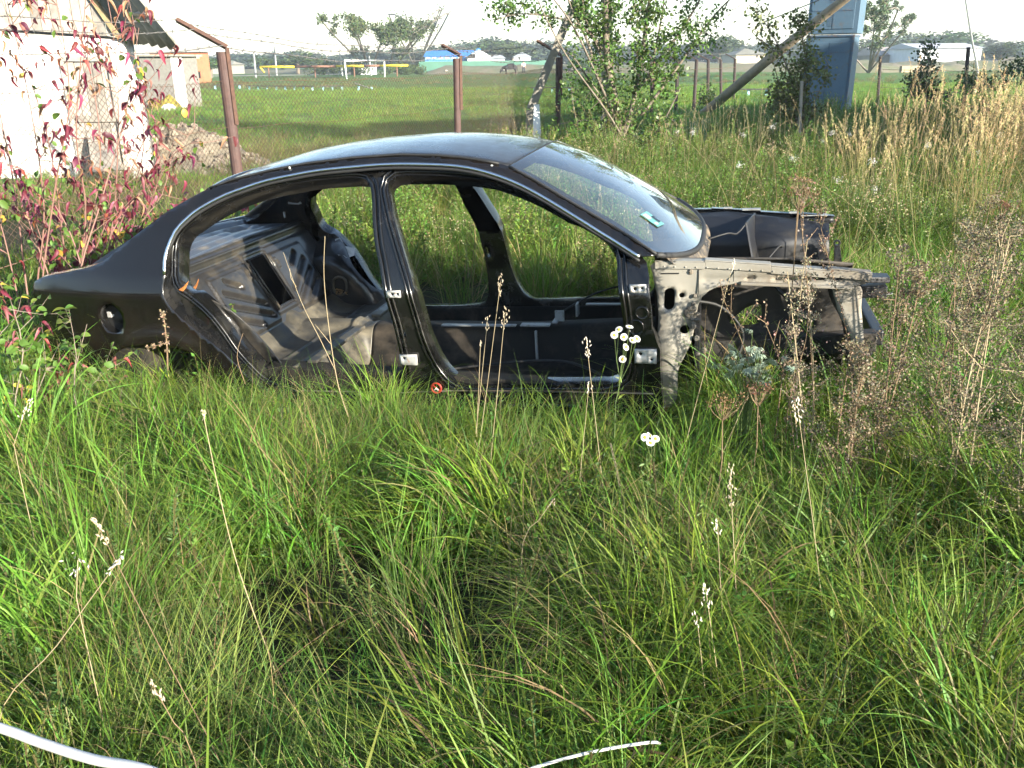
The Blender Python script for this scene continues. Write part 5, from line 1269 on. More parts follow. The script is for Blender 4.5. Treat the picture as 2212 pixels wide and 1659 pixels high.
# ================================================================= BLUE METAL KIOSK
M_kiosk = mat("kiosk_blue", (.065, .12, .175), rough=.6, color2=(.078, .135, .19), vscale=2, stain=(.12, .10, .08), stain_amt=.22, stain_scale=5)
M_kedge = mat("kiosk_edge", (.06, .11, .17), rough=.6, stain=(.16, .09, .05), stain_amt=.4, stain_scale=8)
yk = 26.0
kx0, kx1 = Y(1748, 190, yk).x, Y(1843, 190, yk).x; kz1 = Y(1795, 77, yk).z; kt = kz1 * 2.15
kio = empty("metal_kiosk", ((kx0 + kx1) / 2 - .12, yk + .2, 0), math.radians(-29), label="tall blue sheet metal transformer kiosk with two storeys of doors", cat="kiosk")
kw = kx1 - kx0
def K(x, y, z): return (x, y, z)
def kbox(name, c, d, m, bevel=0): b = MB(); b.box(c, d); return b.obj(name, m, kio, bevel=bevel)
kbox("lower_body", (0, .55, kz1 / 2 + .1), (kw, 1.1, kz1 - .2), M_kiosk)
kbox("upper_body", (.02, .55, kz1 + (kt - kz1) / 2 + .03), (kw + .10, 1.12, kt - kz1 - .06), M_kiosk)
kbox("band", (0, .55, kz1 + .0), (kw + .04, 1.16, .05), M_kedge)
for zc, h in ((kz1 * .5, kz1 * .84), (kz1 + (kt - kz1) * .5, (kt - kz1) * .86)):
    for s in (-1, 1):
        o = kbox("door_leaf", (s * kw * .235, -.012, zc), (kw * .45, .03, h), M_kiosk, .006)
        b = MB(); b.box((s * kw * .235, -.032, zc - h * .28), (kw * .40, .012, .02)); b.box((s * kw * .235, -.032, zc + h * .36), (kw * .40, .012, .02)); b.obj("door_rib", M_kedge, o)
b = MB(); b.box((.0, -.04, kz1 * .47), (.03, .03, .16)); b.box((-.03, -.045, kz1 * .5), (.06, .02, .03)); b.obj("door_handle", M_rustd, kio)
b = MB(); b.box((kw / 2 + .0, .0, kz1 / 2 + .1), (.05, .05, kz1 - .2)); b.box((-kw / 2, .0, kz1 / 2 + .1), (.04, .05, kz1 - .2)); b.obj("corner_post", M_kedge, kio, kind="stuff")
b = MB(); b.box((kw / 2 + .1, .1, kz1 * 1.62), (.08, .05, .1)); b.obj("insulator_bracket", M_kedge, kio)
for k, z in enumerate(np.linspace(kz1 * 1.12, kz1 * 1.5, 16)):
    if k > 7 and k < 11: continue
    b = MB(); b.box((-.02, -.034, z), (.16, .008, .012)); b.obj("louvre_slot", M_kedge, kio)
for s in (-.4, .4): kbox("support_leg", (s * kw, .5, .06), (.1, .9, .3), M_kedge)
# rubbish heap, low beam and coping right of kiosk
b = MB(); p = Y(1850, 150, 60); q = Y(2020, 148, 62); b.hexa([(p.x + 3, 60, .7), (q.x, 62, .7), (q.x, 62.4, .7), (p.x + 3, 60.4, .7)], [(p.x + 3, 60, 1.1), (q.x, 62, 1.1), (q.x, 62.4, 1.1), (p.x + 3, 60.4, 1.1)]); b.obj("fallen_beam", M_pwood, label="long fallen beam lying on the bank right of the blue kiosk", cat="beam")

# two storey farm building just outside the frame on the right: it throws the shadow across the field
M_plaster = mat("farm_plaster", (.55, .52, .45), rough=.9, stain=(.35, .32, .26), stain_amt=.4, stain_scale=1.2, bump=.2, bscale=20)
fbc = Vector((-3.9, 24.7, 0)) + Vector((to_sun.x, to_sun.y, 0)).normalized() * (9.4 / math.tan(SUN_EL))
fb = empty("farm_building", tuple(fbc), label="tall plastered farm building standing just outside the right of the view beside the reeds", cat="building")
ua, ub = Vector((.84, .54, 0)).normalized(), Vector((.35, -.94, 0)).normalized()
def FB(a, c, z): q = ua * a + ub * c; return (q.x, q.y, z)
b = MB(); b.hexa([FB(0, 0, 0), FB(15, 0, 0), FB(15, 3.6, 0), FB(0, 3.6, 0)], [FB(0, 0, 9.2), FB(15, 0, 9.2), FB(15, 3.6, 9.2), FB(0, 3.6, 9.2)]); b.obj("wall", M_plaster, fb)
b = MB(); b.hexa([FB(-.3, -.3, 9.21), FB(15.3, -.3, 9.21), FB(15.3, 3.9, 9.21), FB(-.3, 3.9, 9.21)], [FB(-.3, -.3, 9.4), FB(15.3, -.3, 9.4), FB(15.3, 3.9, 9.4), FB(-.3, 3.9, 9.4)]); b.obj("roof", M_slate, fb)
for a_ in (2, 5, 8, 11):
    for z_ in (1.6, 5.4):
        b = MB(); b.hexa([FB(a_, -.04, z_), FB(a_ + 1.2, -.04, z_), FB(a_ + 1.2, .1, z_), FB(a_, .1, z_)], [FB(a_, -.04, z_ + 1.5), FB(a_ + 1.2, -.04, z_ + 1.5), FB(a_ + 1.2, .1, z_ + 1.5), FB(a_, .1, z_ + 1.5)]); b.obj("window", M_dark, fb)
for c_ in (1.2,):
    for z_ in (1.6, 5.4):
        b = MB(); b.hexa([FB(-.04, c_, z_), FB(.1, c_, z_), FB(.1, c_ + 1.1, z_), FB(-.04, c_ + 1.1, z_)], [FB(-.04, c_, z_ + 1.5), FB(.1, c_, z_ + 1.5), FB(.1, c_ + 1.1, z_ + 1.5), FB(-.04, c_ + 1.1, z_ + 1.5)]); b.obj("window", M_dark, fb)
# ================================================================= VEGETATION
def blades(r, n, spread, L, W, lean, droop, segs=6, col=(.07, .13, .025), cvar=.25, tip=(.12, .20, .04), tipw=.3, dry=0.0, drycol=(.36, .27, .13), sweep=None):
    """a tuft of grass blades -> V, F, C"""
    ro = np.sqrt(r.uniform(0, 1, n)) * spread; ra = r.uniform(0, 2 * np.pi, n)
    root = np.stack([ro * np.cos(ra), ro * np.sin(ra), np.full(n, -.02)], 1)
    az = ra + r.normal(0, .7, n)
    if sweep is not None: az = np.where(r.uniform(0, 1, n) < .6, sweep + r.normal(0, .6, n), az)
    d = np.stack([np.cos(az), np.sin(az), np.zeros(n)], 1)
    L_ = r.uniform(*L, n); W_ = r.uniform(*W, n); l0 = np.abs(r.normal(0, lean, n)); dr = r.uniform(*droop, n)
    tw = r.normal(0, .6, n); sx = np.stack([-np.sin(az + tw), np.cos(az + tw), 0.15 * r.normal(0, 1, n)], 1)
    P = root.copy(); V = np.zeros((n, segs + 1, 2, 3)); T = np.zeros((n, segs + 1))
    for k in range(segs + 1):
        t = k / segs; w = W_ * (1 - t) ** .6 * (.55 + .9 * min(1, t * 3) if t < .34 else 1.0) if True else W_
        w = W_ * np.clip((1 - t) ** .7, .04, 1) * (0.6 + .4 * min(1, t * 4))
        V[:, k, 0] = P - sx * w[:, None]; V[:, k, 1] = P + sx * w[:, None]; T[:, k] = t
        a = np.clip(l0 + dr * (t + .5 / segs) ** 1.5, 0, 2.7)
        P = P + (d * np.sin(a)[:, None] + np.array([0, 0, 1.0]) * np.cos(a)[:, None]) * (L_ / segs)[:, None]
    b0 = (np.arange(n) * (segs + 1) * 2)[:, None] + (np.arange(segs) * 2)[None]
    F = np.stack([b0, b0 + 1, b0 + 3, b0 + 2], 2).reshape(-1, 4)
    c = np.array(col)[None] * (1 + cvar * r.normal(0, .7, (n, 1))) * (1 + .10 * r.normal(0, 1, (n, 3)))
    isd = r.uniform(0, 1, n) < dry; c[isd] = np.array(drycol)[None] * r.uniform(.6, 1.2, (isd.sum(), 1))
    C = np.repeat(c[:, None, :], (segs + 1) * 2, 1).reshape(n, segs + 1, 2, 3)
    tt = (T ** 3 * tipw)[:, :, None, None]; C = C * (1 - tt) + np.array(tip) * tt
    return V.reshape(-1, 3), F, np.clip(C.reshape(-1, 3), .004, 1)
def join(parts):
    V, F, C = [], [], []; b = 0
    for v, f, c in parts: V.append(v); F.append(f + b); C.append(c); b += len(v)
    return np.concatenate(V), np.concatenate(F), np.concatenate(C)
def leafquads(r, P, D, L, W, col, cv=.25, fold=.25):
    """pointed leaves at P along D: 4 verts, two-triangle-pair diamond"""
    n = len(P); D = D / np.linalg.norm(D, axis=1)[:, None]; a = r.normal(0, 1, (n, 3)); S = np.cross(D, a); S /= np.linalg.norm(S, axis=1)[:, None]; N = np.cross(S, D)
    L = np.asarray(L) * np.ones(n); W = np.asarray(W) * np.ones(n)
    V = np.stack([P, P + D * (L * .45)[:, None] + S * W[:, None] + N * (W * fold)[:, None], P + D * L[:, None] - N * (L * .12)[:, None], P + D * (L * .45)[:, None] - S * W[:, None] + N * (W * fold)[:, None]], 1)
    F = np.arange(4 * n).reshape(n, 4)
    c = np.array(col)
    c = (c[None] if c.ndim == 1 else c) * (1 + cv * r.normal(0, .7, (n, 1))) * (1 + .1 * r.normal(0, 1, (n, 3)))
    return V.reshape(-1, 3), F, np.clip(np.repeat(c, 4, 0), .004, 1)
def leafoval(r, P, D, L, W, col, cv=.25, fold=.3):
    n = len(P); D = D / np.linalg.norm(D, axis=1)[:, None]; a = r.normal(0, 1, (n, 3)); S = np.cross(D, a); S /= np.linalg.norm(S, axis=1)[:, None]; N = np.cross(S, D)
    L = (np.asarray(L) * np.ones(n))[:, None]; W = (np.asarray(W) * np.ones(n))[:, None]
    pts = [P, P + D * L * .22 + S * W * .75 + N * W * fold, P + D * L * .6 + S * W * .8 + N * (W * fold - L * .06), P + D * L - N * L * .2, P + D * L * .6 - S * W * .8 + N * (W * fold - L * .06), P + D * L * .22 - S * W * .75 + N * W * fold, P + D * L * .55 - N * L * .05]
    V = np.stack(pts, 1).reshape(-1, 3); b = (np.arange(n) * 7)[:, None]
    F = np.concatenate([b + np.array([[0, 1, 2, 6]]), b + np.array([[6, 2, 3, 4]]), b + np.array([[0, 6, 4, 5]])])
    c = np.array(col); c = (c[None] if c.ndim == 1 else c) * (1 + cv * r.normal(0, .7, (n, 1))) * (1 + .1 * r.normal(0, 1, (n, 3)))
    return V, F, np.clip(np.repeat(c, 7, 0), .004, 1)
def herb(r, h, nst, leaf=(.025, .05), col=(.055, .105, .022), per=26, lean=.25, top=None, wid=.16, stemcol=(.14, .13, .05), spread=.06):
    out = []
    for s in range(nst):
        a = r.uniform(0, 6.28); ln = abs(r.normal(0, lean)); hh = h * r.uniform(.7, 1.15); k = per
        root = np.array([r.normal(0, spread), r.normal(0, spread), 0]); t = np.linspace(.08, 1, k)
        dirh = np.array([math.cos(a), math.sin(a), 0]); P = root + dirh * (np.sin(ln) * hh * t ** 1.4)[:, None] + np.array([0, 0, 1]) * (hh * t * math.cos(ln * .8))[:, None]
        # stem as thin ribbon (two crossed)
        for q in range(2):
            sd = np.array([math.cos(a + q * 1.57), math.sin(a + q * 1.57), 0]) * .0022
            V = np.stack([P - sd, P + sd], 1).reshape(-1, 3); b0 = np.arange(k - 1) * 2; F = np.stack([b0, b0 + 1, b0 + 3, b0 + 2], 1)
            out.append((V, F, np.tile(np.array(stemcol), (len(V), 1))))
        D = r.normal(0, 1, (k, 3)); D[:, 2] = .35 + .5 * t + .25 * r.normal(0, 1, k); ll = r.uniform(*leaf, k) * (1.15 - .55 * t)
        out.append((leafoval if leaf[1] > .045 else leafquads)(r, P, D, ll, ll * wid, col))
        D = r.normal(0, 1, (k, 3)); D[:, 2] = .3 + .5 * t
        out.append(leafquads(r, P, D, ll, ll * wid, col))
        if top:
            m = top[1]; Q = P[-1] + r.normal(0, 1, (m, 3)) * np.array([.02, .02, .04]); out.append(leafquads(r, Q, r.normal(0, 1, (m, 3)), .012, .005, top[0]))
    return join(out)
def panicle(r, h, nst, hl=.2, hw_=.018, col=(.52, .42, .22), stem=(.34, .28, .13), lean=.25, nseed=70, spread=.07, base=None):
    out = []
    for s in range(nst):
        a = r.uniform(0, 6.28); ln = abs(r.normal(0, lean)); hh = h * r.uniform(.75, 1.12); k = 10; t = np.linspace(0, 1, k)
        root = np.array([r.normal(0, spread), r.normal(0, spread), 0]); dirh = np.array([math.cos(a), math.sin(a), 0])
        P = root + dirh * (math.sin(ln) * hh * t ** 2)[:, None] + np.array([0, 0, 1]) * (hh * (t - .25 * math.sin(ln) * t ** 3))[:, None]
        for q in range(2):
            sd = np.array([math.cos(a + q * 1.57 + .4), math.sin(a + q * 1.57 + .4), 0]) * .0016
            V = np.stack([P - sd, P + sd], 1).reshape(-1, 3); b0 = np.arange(k - 1) * 2; F = np.stack([b0, b0 + 1, b0 + 3, b0 + 2], 1)
            out.append((V, F, np.tile(np.array(stem), (len(V), 1))))
        ax = P[-1] - P[-2]; ax /= np.linalg.norm(ax); u = r.uniform(0, 1, nseed); w = np.sin(np.clip(u * 1.05, 0, 1) * np.pi) ** .7 * hw_
        Q = P[-1] - ax * .03 + np.outer(u * hl, ax) + dirh * (u ** 2 * hl * .35 * math.sin(ln + .2))[:, None] + r.normal(0, .5, (nseed, 3)) * w[:, None]
        out.append(leafquads(r, Q, ax[None] + r.normal(0, .45, (nseed, 3)), r.uniform(.008, .02, nseed), .0022, col))
    if base: out.append(base)
    return join(out)

M_grass = leafmat("grass_blade", trans=.46, rough=.5, rand=.3, spec=.3)
M_herb = leafmat("herb_leaf", trans=.35, rough=.5, rand=.25)
M_straw = leafmat("straw", trans=.3, rough=.6, rand=.2)
def proto(vfc, m, name):
    v, f, c = vfc; me = fast_mesh(name, v, f, m, False, c)
    return bpy.data.objects.new(name, me)
def flow(P, s=1.0, seed=0):
    r = np.random.default_rng(seed); return 2.6 * nz2(P[:, 0], P[:, 1], s, 1.7) + 2.4 + r.normal(0, .7, len(P))
def scatter(name, protos, pts, scale, tilt=.12, kind="stuff", seed=0, idx=None, rotz=None):
    r = np.random.default_rng(seed); n = len(pts)
    col = bpy.data.collections.new(name + "_sources")
    for p in protos: col.objects.link(p)
    me = bpy.data.meshes.new(name); me.vertices.add(n); me.vertices.foreach_set("co", np.asarray(pts, dtype=np.float32).ravel())
    rot = np.zeros((n, 3), dtype=np.float32); rot[:, :2] = r.normal(0, tilt, (n, 2)); rot[:, 2] = r.uniform(0, 6.283, n) if rotz is None else rotz
    a = me.attributes.new("rot", 'FLOAT_VECTOR', 'POINT'); a.data.foreach_set("vector", rot.ravel())
    a = me.attributes.new("scl", 'FLOAT', 'POINT'); a.data.foreach_set("value", np.asarray(scale, dtype=np.float32) * np.ones(n, dtype=np.float32))
    a = me.attributes.new("idx", 'INT', 'POINT'); a.data.foreach_set("value", (r.integers(0, len(protos), n) if idx is None else idx).astype(np.int32))
    me.update(); o = link(name, me, kind=kind)
    ng = bpy.data.node_groups.new(name + "_nodes", 'GeometryNodeTree')
    ng.interface.new_socket("Geometry", in_out='INPUT', socket_type='NodeSocketGeometry'); ng.interface.new_socket("Geometry", in_out='OUTPUT', socket_type='NodeSocketGeometry')
    N = ng.nodes; gi = N.new("NodeGroupInput"); go = N.new("NodeGroupOutput"); ip = N.new("GeometryNodeInstanceOnPoints"); ci = N.new("GeometryNodeCollectionInfo")
    ci.inputs["Collection"].default_value = col; ci.inputs["Separate Children"].default_value = True; ci.inputs["Reset Children"].default_value = True
    ip.inputs["Pick Instance"].default_value = True
    def att(nm, t):
        x = N.new("GeometryNodeInputNamedAttribute"); x.data_type = t; x.inputs[0].default_value = nm; return x.outputs[0]
    er = N.new("FunctionNodeEulerToRotation"); ng.links.new(att("rot", 'FLOAT_VECTOR'), er.inputs[0])
    ng.links.new(gi.outputs[0], ip.inputs["Points"]); ng.links.new(ci.outputs[0], ip.inputs["Instance"]); ng.links.new(att("idx", 'INT'), ip.inputs["Instance Index"])
    ng.links.new(er.outputs[0], ip.inputs["Rotation"]); ng.links.new(att("scl", 'FLOAT'), ip.inputs["Scale"]); ng.links.new(ip.outputs[0], go.inputs[0])
    md = o.modifiers.new("scatter", 'NODES'); md.node_group = ng
    return o
def incar(P, m=0.0):
    """true for points under the car shell"""
    A = np.array(CARI); Q = P @ A[:3, :3].T + A[:3, 3]
    x, y = Q[:, 0], np.abs(Q[:, 1])
    body = (x > -3.45 - m) & (x < -.28 + m) & (y < .84 + m)
    arch = (np.abs(x + 2.72) < .3) & (y > .62) & (y < .9)
    front = (x >= -.28) & (x < -.10) & (y < .70)
    leg = (x > -.3) & (x < .56) & (np.abs(y - .42) < .05)
    return (body & ~(arch & (Q[:, 1] < 0) & (m < .15))) | front | leg
def fill(n, x0, x1, y0, y1, seed, frus=.66, pad=.8, cond=None, carm=0.10):
    r = np.random.default_rng(seed); x = r.uniform(x0, x1, n); y = r.uniform(y0, y1, n)
    ok = (np.abs(x) < frus * y + pad)
    if cond is not None: ok &= cond(x, y, r)
    x, y = x[ok], y[ok]; P = np.stack([x, y, gz(x, y)], 1)
    return P[~incar(P, carm)]
R0 = np.random.default_rng(21)
lush = [proto(blades(R0, 110, .15, (.36, .72), (.0024, .0052), .3, (.5, 2.6), 9, (.145, .255, .030), dry=.05, sweep=0), M_grass, "lush%d" % k) for k in range(5)]
coarse = [proto(blades(R0, 56, .14, (.42, .82), (.0050, .0100), .28, (.8, 2.7), 10, (.18, .29, .04), dry=.08, sweep=0), M_grass, "wide%d" % k) for k in range(4)]
fine = [proto(blades(R0, 190, .14, (.25, .55), (.0008, .0016), .35, (.8, 2.4), 8, (.135, .225, .05), dry=.10, sweep=0), M_grass, "fine%d" % k) for k in range(4)]
straw = [proto(blades(R0, 12, .05, (.25, .55), (.0012, .003), .55, (.3, 2.0), 6, (.34, .26, .12), tip=(.4, .3, .15), cvar=.35), M_straw, "straw%d" % k) for k in range(3)]
low = [proto(blades(R0, 100, .17, (.10, .24), (.0016, .0035), .5, (.4, 1.8), 4, (.145, .24, .034), dry=.08), M_grass, "low%d" % k) for k in range(4)]
broad = [proto(herb(R0, .24, 5, (.022, .046), (.09, .18, .03), 14, .5, wid=.26, spread=.05), M_herb, "broad%d" % k) for k in range(3)]
feather = [proto(herb(R0, .38, 3, (.018, .03), (.08, .15, .04), 60, .3, wid=.09, spread=.04), M_herb, "feather%d" % k) for k in range(2)]

# -- foreground, between the camera and the car
def hgt_fg(P): return .80 + .30 * nz2(P[:, 0], P[:, 1], 2.2, .4)
def fg_front(x, y, r): return ((((x + .45) / .50) ** 2 + ((y - 2.1) / .50) ** 2 > 1) | (r.uniform(0, 1, len(x)) < .04)) & ((((x - 1.55) / .3) ** 2 + ((y - 1.75) / .2) ** 2 > 1) | (r.uniform(0, 1, len(x)) < .2)) & (y < 4.0 - .245 * x) & (nz2(x, y, 3.4, 2.2) > r.uniform(-1.1, -.1, len(x)))
hollow = lambda P: 1 - .62 * np.exp(-(((P[:, 0] + .40) / .5) ** 2 + ((P[:, 1] - 1.95) / .34) ** 2)) - .4 * np.exp(-(((P[:, 0] - 1.5) / .3) ** 2 + ((P[:, 1] - 1.75) / .25) ** 2))
def edge(P):
    """lower grass close in front of the sill so that it stays in view"""
    A = np.array(CARI); Q = P @ A[:3, :3].T + A[:3, 3]; d = -Q[:, 1] - .88; inx = (Q[:, 0] > -3.6) & (Q[:, 0] < .6)
    return np.where(inx & (d < 1.0) & (d > -.1), .64 + .30 * np.clip(d, 0, 1), 1.0)
P = fill(1060, -3.6, 3.9, .55, 4.6, 1, cond=fg_front); scatter("foreground_grass", lush, P, hgt_fg(P) * hollow(P) * edge(P) * R0.uniform(.7, 1.15, len(P)), seed=1, tilt=.16, rotz=flow(P, 1.1, 1))
P = fill(760, -3.6, 3.9, .5, 3.6, 2, cond=lambda x, y, r: (fg_front(x, y, r)) & (r.uniform(0, 1, len(x)) < .35 + .65 * (x > -.6))); scatter("coarse_grass", coarse, P, hgt_fg(P) * hollow(P) * edge(P) * R0.uniform(.6, 1.05, len(P)), seed=2, tilt=.2, rotz=flow(P, 1.1, 2))
P = fill(850, -3.8, 2.5, .5, 3.9, 3, cond=lambda x, y, r: fg_front(x, y, r) & (r.uniform(0, 1, len(x)) < np.where(x < -.2, 1, .35))); scatter("fine_grass", fine, P, edge(P) * R0.uniform(.7, 1.3, len(P)), seed=3, tilt=.2, rotz=flow(P, 1.1, 3))
P = fill(1500, -3.6, 3.9, .6, 4.2, 4, cond=fg_front); scatter("dry_blades", straw, P, edge(P) * R0.uniform(.7, 1.2, len(P)), seed=4, tilt=.3)
P = fill(700, -3.8, 3.9, .6, 4.2, 5, cond=fg_front); P = P[((P[:, 0] + .45) / .6) ** 2 + ((P[:, 1] - 2.0) / .6) ** 2 > 1]; scatter("broadleaf_weeds", broad, P, edge(P) * R0.uniform(.7, 1.3, len(P)), seed=5, tilt=.2)
P = fill(420, -1.5, 3.9, .6, 3.6, 6, cond=fg_front); scatter("feathery_weeds", feather, P, edge(P) * R0.uniform(.7, 1.2, len(P)), seed=6)

# -- behind and beside the car up to the fence
def fenceside(x, y): return y < 9.9 + (x + 3.2) * 1.78 + .1        # car side of the wire fence
def weedy(x, y): return (x > -2.2 + .12 * (y - 5)) 
mid_leafy = [proto(herb(R0, .58, 12, (.03, .055), (.115, .215, .032), 34, .3, wid=.17, spread=.17), M_herb, "leafy%d" % k) for k in range(3)] + [proto(herb(R0, .5, 12, (.02, .04), (.10, .165, .035), 40, .3, wid=.14, spread=.17, top=((.4, .34, .2), 10)), M_herb, "leafyb%d" % k) for k in range(2)]
midg = [proto(blades(R0, 120, .18, (.32, .7), (.0018, .0042), .28, (.4, 1.9), 6, (.135, .23, .034), dry=.08), M_grass, "midg%d" % k) for k in range(4)]
def backside(x, y, r): return (y > 4.0 - .245 * x) & fenceside(x, y)
zone = lambda P: np.clip(.8 + .3 * nz2(P[:, 0], P[:, 1], .9, 1.1), .45, 1.3)
P = fill(2500, -2.6, 12, 3.4, 17, 11, cond=lambda x, y, r: backside(x, y, r) & weedy(x, y) & (y < 16.5), carm=.22); scatter("tall_meadow_grass", midg, P, zone(P) * R0.uniform(.65, 1.1, len(P)) * np.clip(1.15 - .03 * P[:, 1], .6, 1.1), seed=11, tilt=.18)
P = fill(1300, -2.2, 12, 4.6, 17, 12, cond=lambda x, y, r: backside(x, y, r) & weedy(x, y) & (nz2(x, y, .8, 2.0) > -.15), carm=.5); scatter("leafy_weeds", mid_leafy, P, R0.uniform(.65, 1.15, len(P)), seed=12, tilt=.12)
P = fill(700, -2.0, 12, 4.8, 17, 13, cond=lambda x, y, r: backside(x, y, r) & weedy(x, y)); scatter("dry_grass", straw, P, R0.uniform(1.0, 1.7, len(P)), seed=13, tilt=.25)
P = fill(1450, -9, 1, 4.0, 14, 14, cond=lambda x, y, r: (y > 4.0 - .245 * x) & fenceside(x, y) & ~(weedy(x, y) & (y > 5.5))); scatter("short_grass", low, P, R0.uniform(.7, 1.3, len(P)), seed=14, tilt=.2)
# thin dry seed stalks among the weeds
dst = [proto(panicle(R0, .95, 3, .12, .008, (.45, .36, .2), (.36, .29, .15), .28, 26, .12), M_straw, "dst%d" % k) for k in range(3)]
P = fill(300, -.5, 12, 5.2, 17, 15, cond=lambda x, y, r: backside(x, y, r) & (x > -.2)); scatter("dry_seed_stalks", dst, P, R0.uniform(.6, 1.1, len(P)), seed=15, tilt=.1)
# weeds past the line of the fence on the right, up to the kiosk
P = fill(1350, 2.5, 17, 14, 25, 16, frus=.62, cond=lambda x, y, r: (x > 3.2 + .25 * (y - 14)) & (y < 24.5)); scatter("far_weeds", midg, P, R0.uniform(.6, 1.15, len(P)) * np.where(P[:, 1] > 20, .8, 1), seed=16)
P = fill(520, 3, 17, 14, 25, 17, frus=.62, cond=lambda x, y, r: (x > 3.4 + .25 * (y - 14)) & (y < 24.5)); scatter("far_leafy_weeds", mid_leafy, P, R0.uniform(.7, 1.3, len(P)), seed=17)
# golden reed grass
reed = [proto(panicle(R0, 1.12, 5, .24, .016, (.68, .53, .27), (.46, .37, .16), .16, 90, .12, blades(R0, 8, .08, (.4, .9), (.002, .004), .2, (.3, 1.2), 6, (.2, .2, .07))), M_straw, "reed%d" % k) for k in range(4)]
def reedzone(x, y, r):
    c1 = np.exp(-(((x - 4.3) / .8) ** 2 + ((y - 8.6) / 1.2) ** 2)); c2 = np.exp(-(((x - 7.0) / 1.3) ** 2 + ((y - 10.6) / 1.8) ** 2))
    return r.uniform(0, 1, len(x)) < c1 * .40 + c2 * 1.0
P = fill(1700, 2.2, 10, 6.5, 14, 18, cond=reedzone); scatter("golden_reed_grass", reed, P, np.where(P[:, 0] > 5, 1.08, .82) * R0.uniform(.75, 1.1, len(P)), seed=18, tilt=.12)
# thistle fluff
def fluff(r):
    n = 60; D = r.normal(0, 1, (n, 3)); D /= np.linalg.norm(D, axis=1)[:, None]; P = D * .004 + r.normal(0, .022, (n, 3))
    return leafquads(r, P, D, .022, .0035, (.72, .68, .62), .1)
fl = [proto(fluff(R0), M_straw, "fluff%d" % k) for k in range(2)]
P = fill(20, .6, 7, 7.5, 14, 19, cond=lambda x, y, r: fenceside(x, y)); P[:, 2] += R0.uniform(.42, .72, len(P)); scatter("thistle_fluff", fl, P, R0.uniform(.5, 1.0, len(P)), seed=19, tilt=1)

# -- playing field turf
tur = [proto(blades(R0, 150, .36, (.05, .14), (.002, .004), .5, (.3, 1.4), 3, (.15, .26, .042), dry=.06), M_grass, "turf%d" % k) for k in range(4)]
tus = [proto(blades(R0, 90, .22, (.2, .45), (.002, .0045), .35, (.4, 1.6), 4, (.13, .15, .05), dry=.35), M_grass, "tus%d" % k) for k in range(3)]
P = fill(4200, -17, 14, 9.5, 27, 31, frus=.62, pad=1, cond=lambda x, y, r: (~fenceside(x, y)) & ~((x > 3.2 + .25 * (y - 14)) & (y < 24))); scatter("field_turf", tur, P, R0.uniform(.8, 1.5, len(P)), seed=31)
P = fill(4200, -36, 34, 27, 60, 32, frus=.62, pad=1); scatter("distant_turf", tur, P, R0.uniform(1.2, 2.2, len(P)), seed=32)
P = fill(1600, -10, 8, 9.5, 21, 33, frus=.62, pad=1, cond=lambda x, y, r: (~fenceside(x, y)) & (y < 20 + 2 * nz2(x, y, .3)) & (nz2(x, y, .5, 3) > -.25) & (x > -6.2) & ~((x > 3.2 + .25 * (y - 14)))); scatter("tussocks", tus, P, R0.uniform(.5, .95, len(P)), seed=33)
P = fill(260, -2.5, 9, 13, 21, 34, cond=lambda x, y, r: (np.abs(y - (9.9 + (x + 3.2) * 1.78)) < .5)); scatter("fence_foot_weeds", mid_leafy, P, R0.uniform(.5, 1.0, len(P)), seed=34)
P = fill(1800, -60, 60, 60, 100, 35, frus=.62, pad=1, cond=lambda x, y, r: nz2(x, y, .12, 1) > .1); scatter("rough_field_tufts", tus, P, R0.uniform(.6, 1.2, len(P)), seed=35)

# ================================================================= RED LEAVED SHRUB (dogwood)
def leaf_part_mesh(name, L, W, m, curl=.3, fold=.35, seed=0):
    r = random.Random(seed); V = []; n = 5
    for k in range(n + 1):
        t = k / n; w = W * math.sin(math.pi * min(.97, t * .92 + .06)) ** .8; z = -curl * L * t * t; x = L * t * (1 - .15 * t)
        V += [(x, -w, z + fold * w), (x, 0, z), (x, w, z + fold * w + r.uniform(-.1, .1) * w)]
    F = []
    for k in range(n):
        a = k * 3; F += [[a, a + 1, a + 4, a + 3], [a + 1, a + 2, a + 5, a + 4]]
    return fast_mesh(name, V, F, m, True)
M_lred = leafmat("leaf_red", attr=False, color=(.27, .045, .045), rand=.45, trans=.4); M_lpink = leafmat("leaf_pink", attr=False, color=(.34, .14, .11), rand=.4, trans=.4)
M_lgreen = leafmat("leaf_green", attr=False, color=(.13, .21, .04), rand=.35, trans=.42); M_lyel = leafmat("leaf_yellow", attr=False, color=(.55, .42, .06), rand=.3, trans=.4); M_lmar = leafmat("leaf_maroon", attr=False, color=(.10, .022, .025), rand=.4, trans=.25)
M_twig = mat("twig_pinkish", (.20, .12, .09), rough=.7, color2=(.22, .11, .09), vscale=20); M_twigg = mat("twig_grey", (.24, .20, .15), rough=.8, color2=(.15, .12, .09), vscale=20)
LM = {"red": [leaf_part_mesh("leaf", .075, .015, M_lred, .8, 1.4, 1), leaf_part_mesh("leaf", .065, .012, M_lred, 1.2, 1.6, 2)], "pink": [leaf_part_mesh("leaf", .07, .011, M_lpink, 1.1, 1.6, 3)],
      "maroon": [leaf_part_mesh("leaf", .07, .02, M_lmar, .5, .5, 4)], "green": [leaf_part_mesh("leaf", .075, .022, M_lgreen, .25, .3, 5), leaf_part_mesh("leaf", .055, .017, M_lgreen, .2, .4, 6)], "yellow": [leaf_part_mesh("leaf", .06, .02, M_lyel, .3, .3, 7)]}
LV = {k: [(np.array([v.co[:] for v in me.vertices]), np.array([list(p.vertices) for p in me.polygons])) for me in L] for k, L in LM.items()}
LMAT = {"red": M_lred, "pink": M_lpink, "maroon": M_lmar, "green": M_lgreen, "yellow": M_lyel}
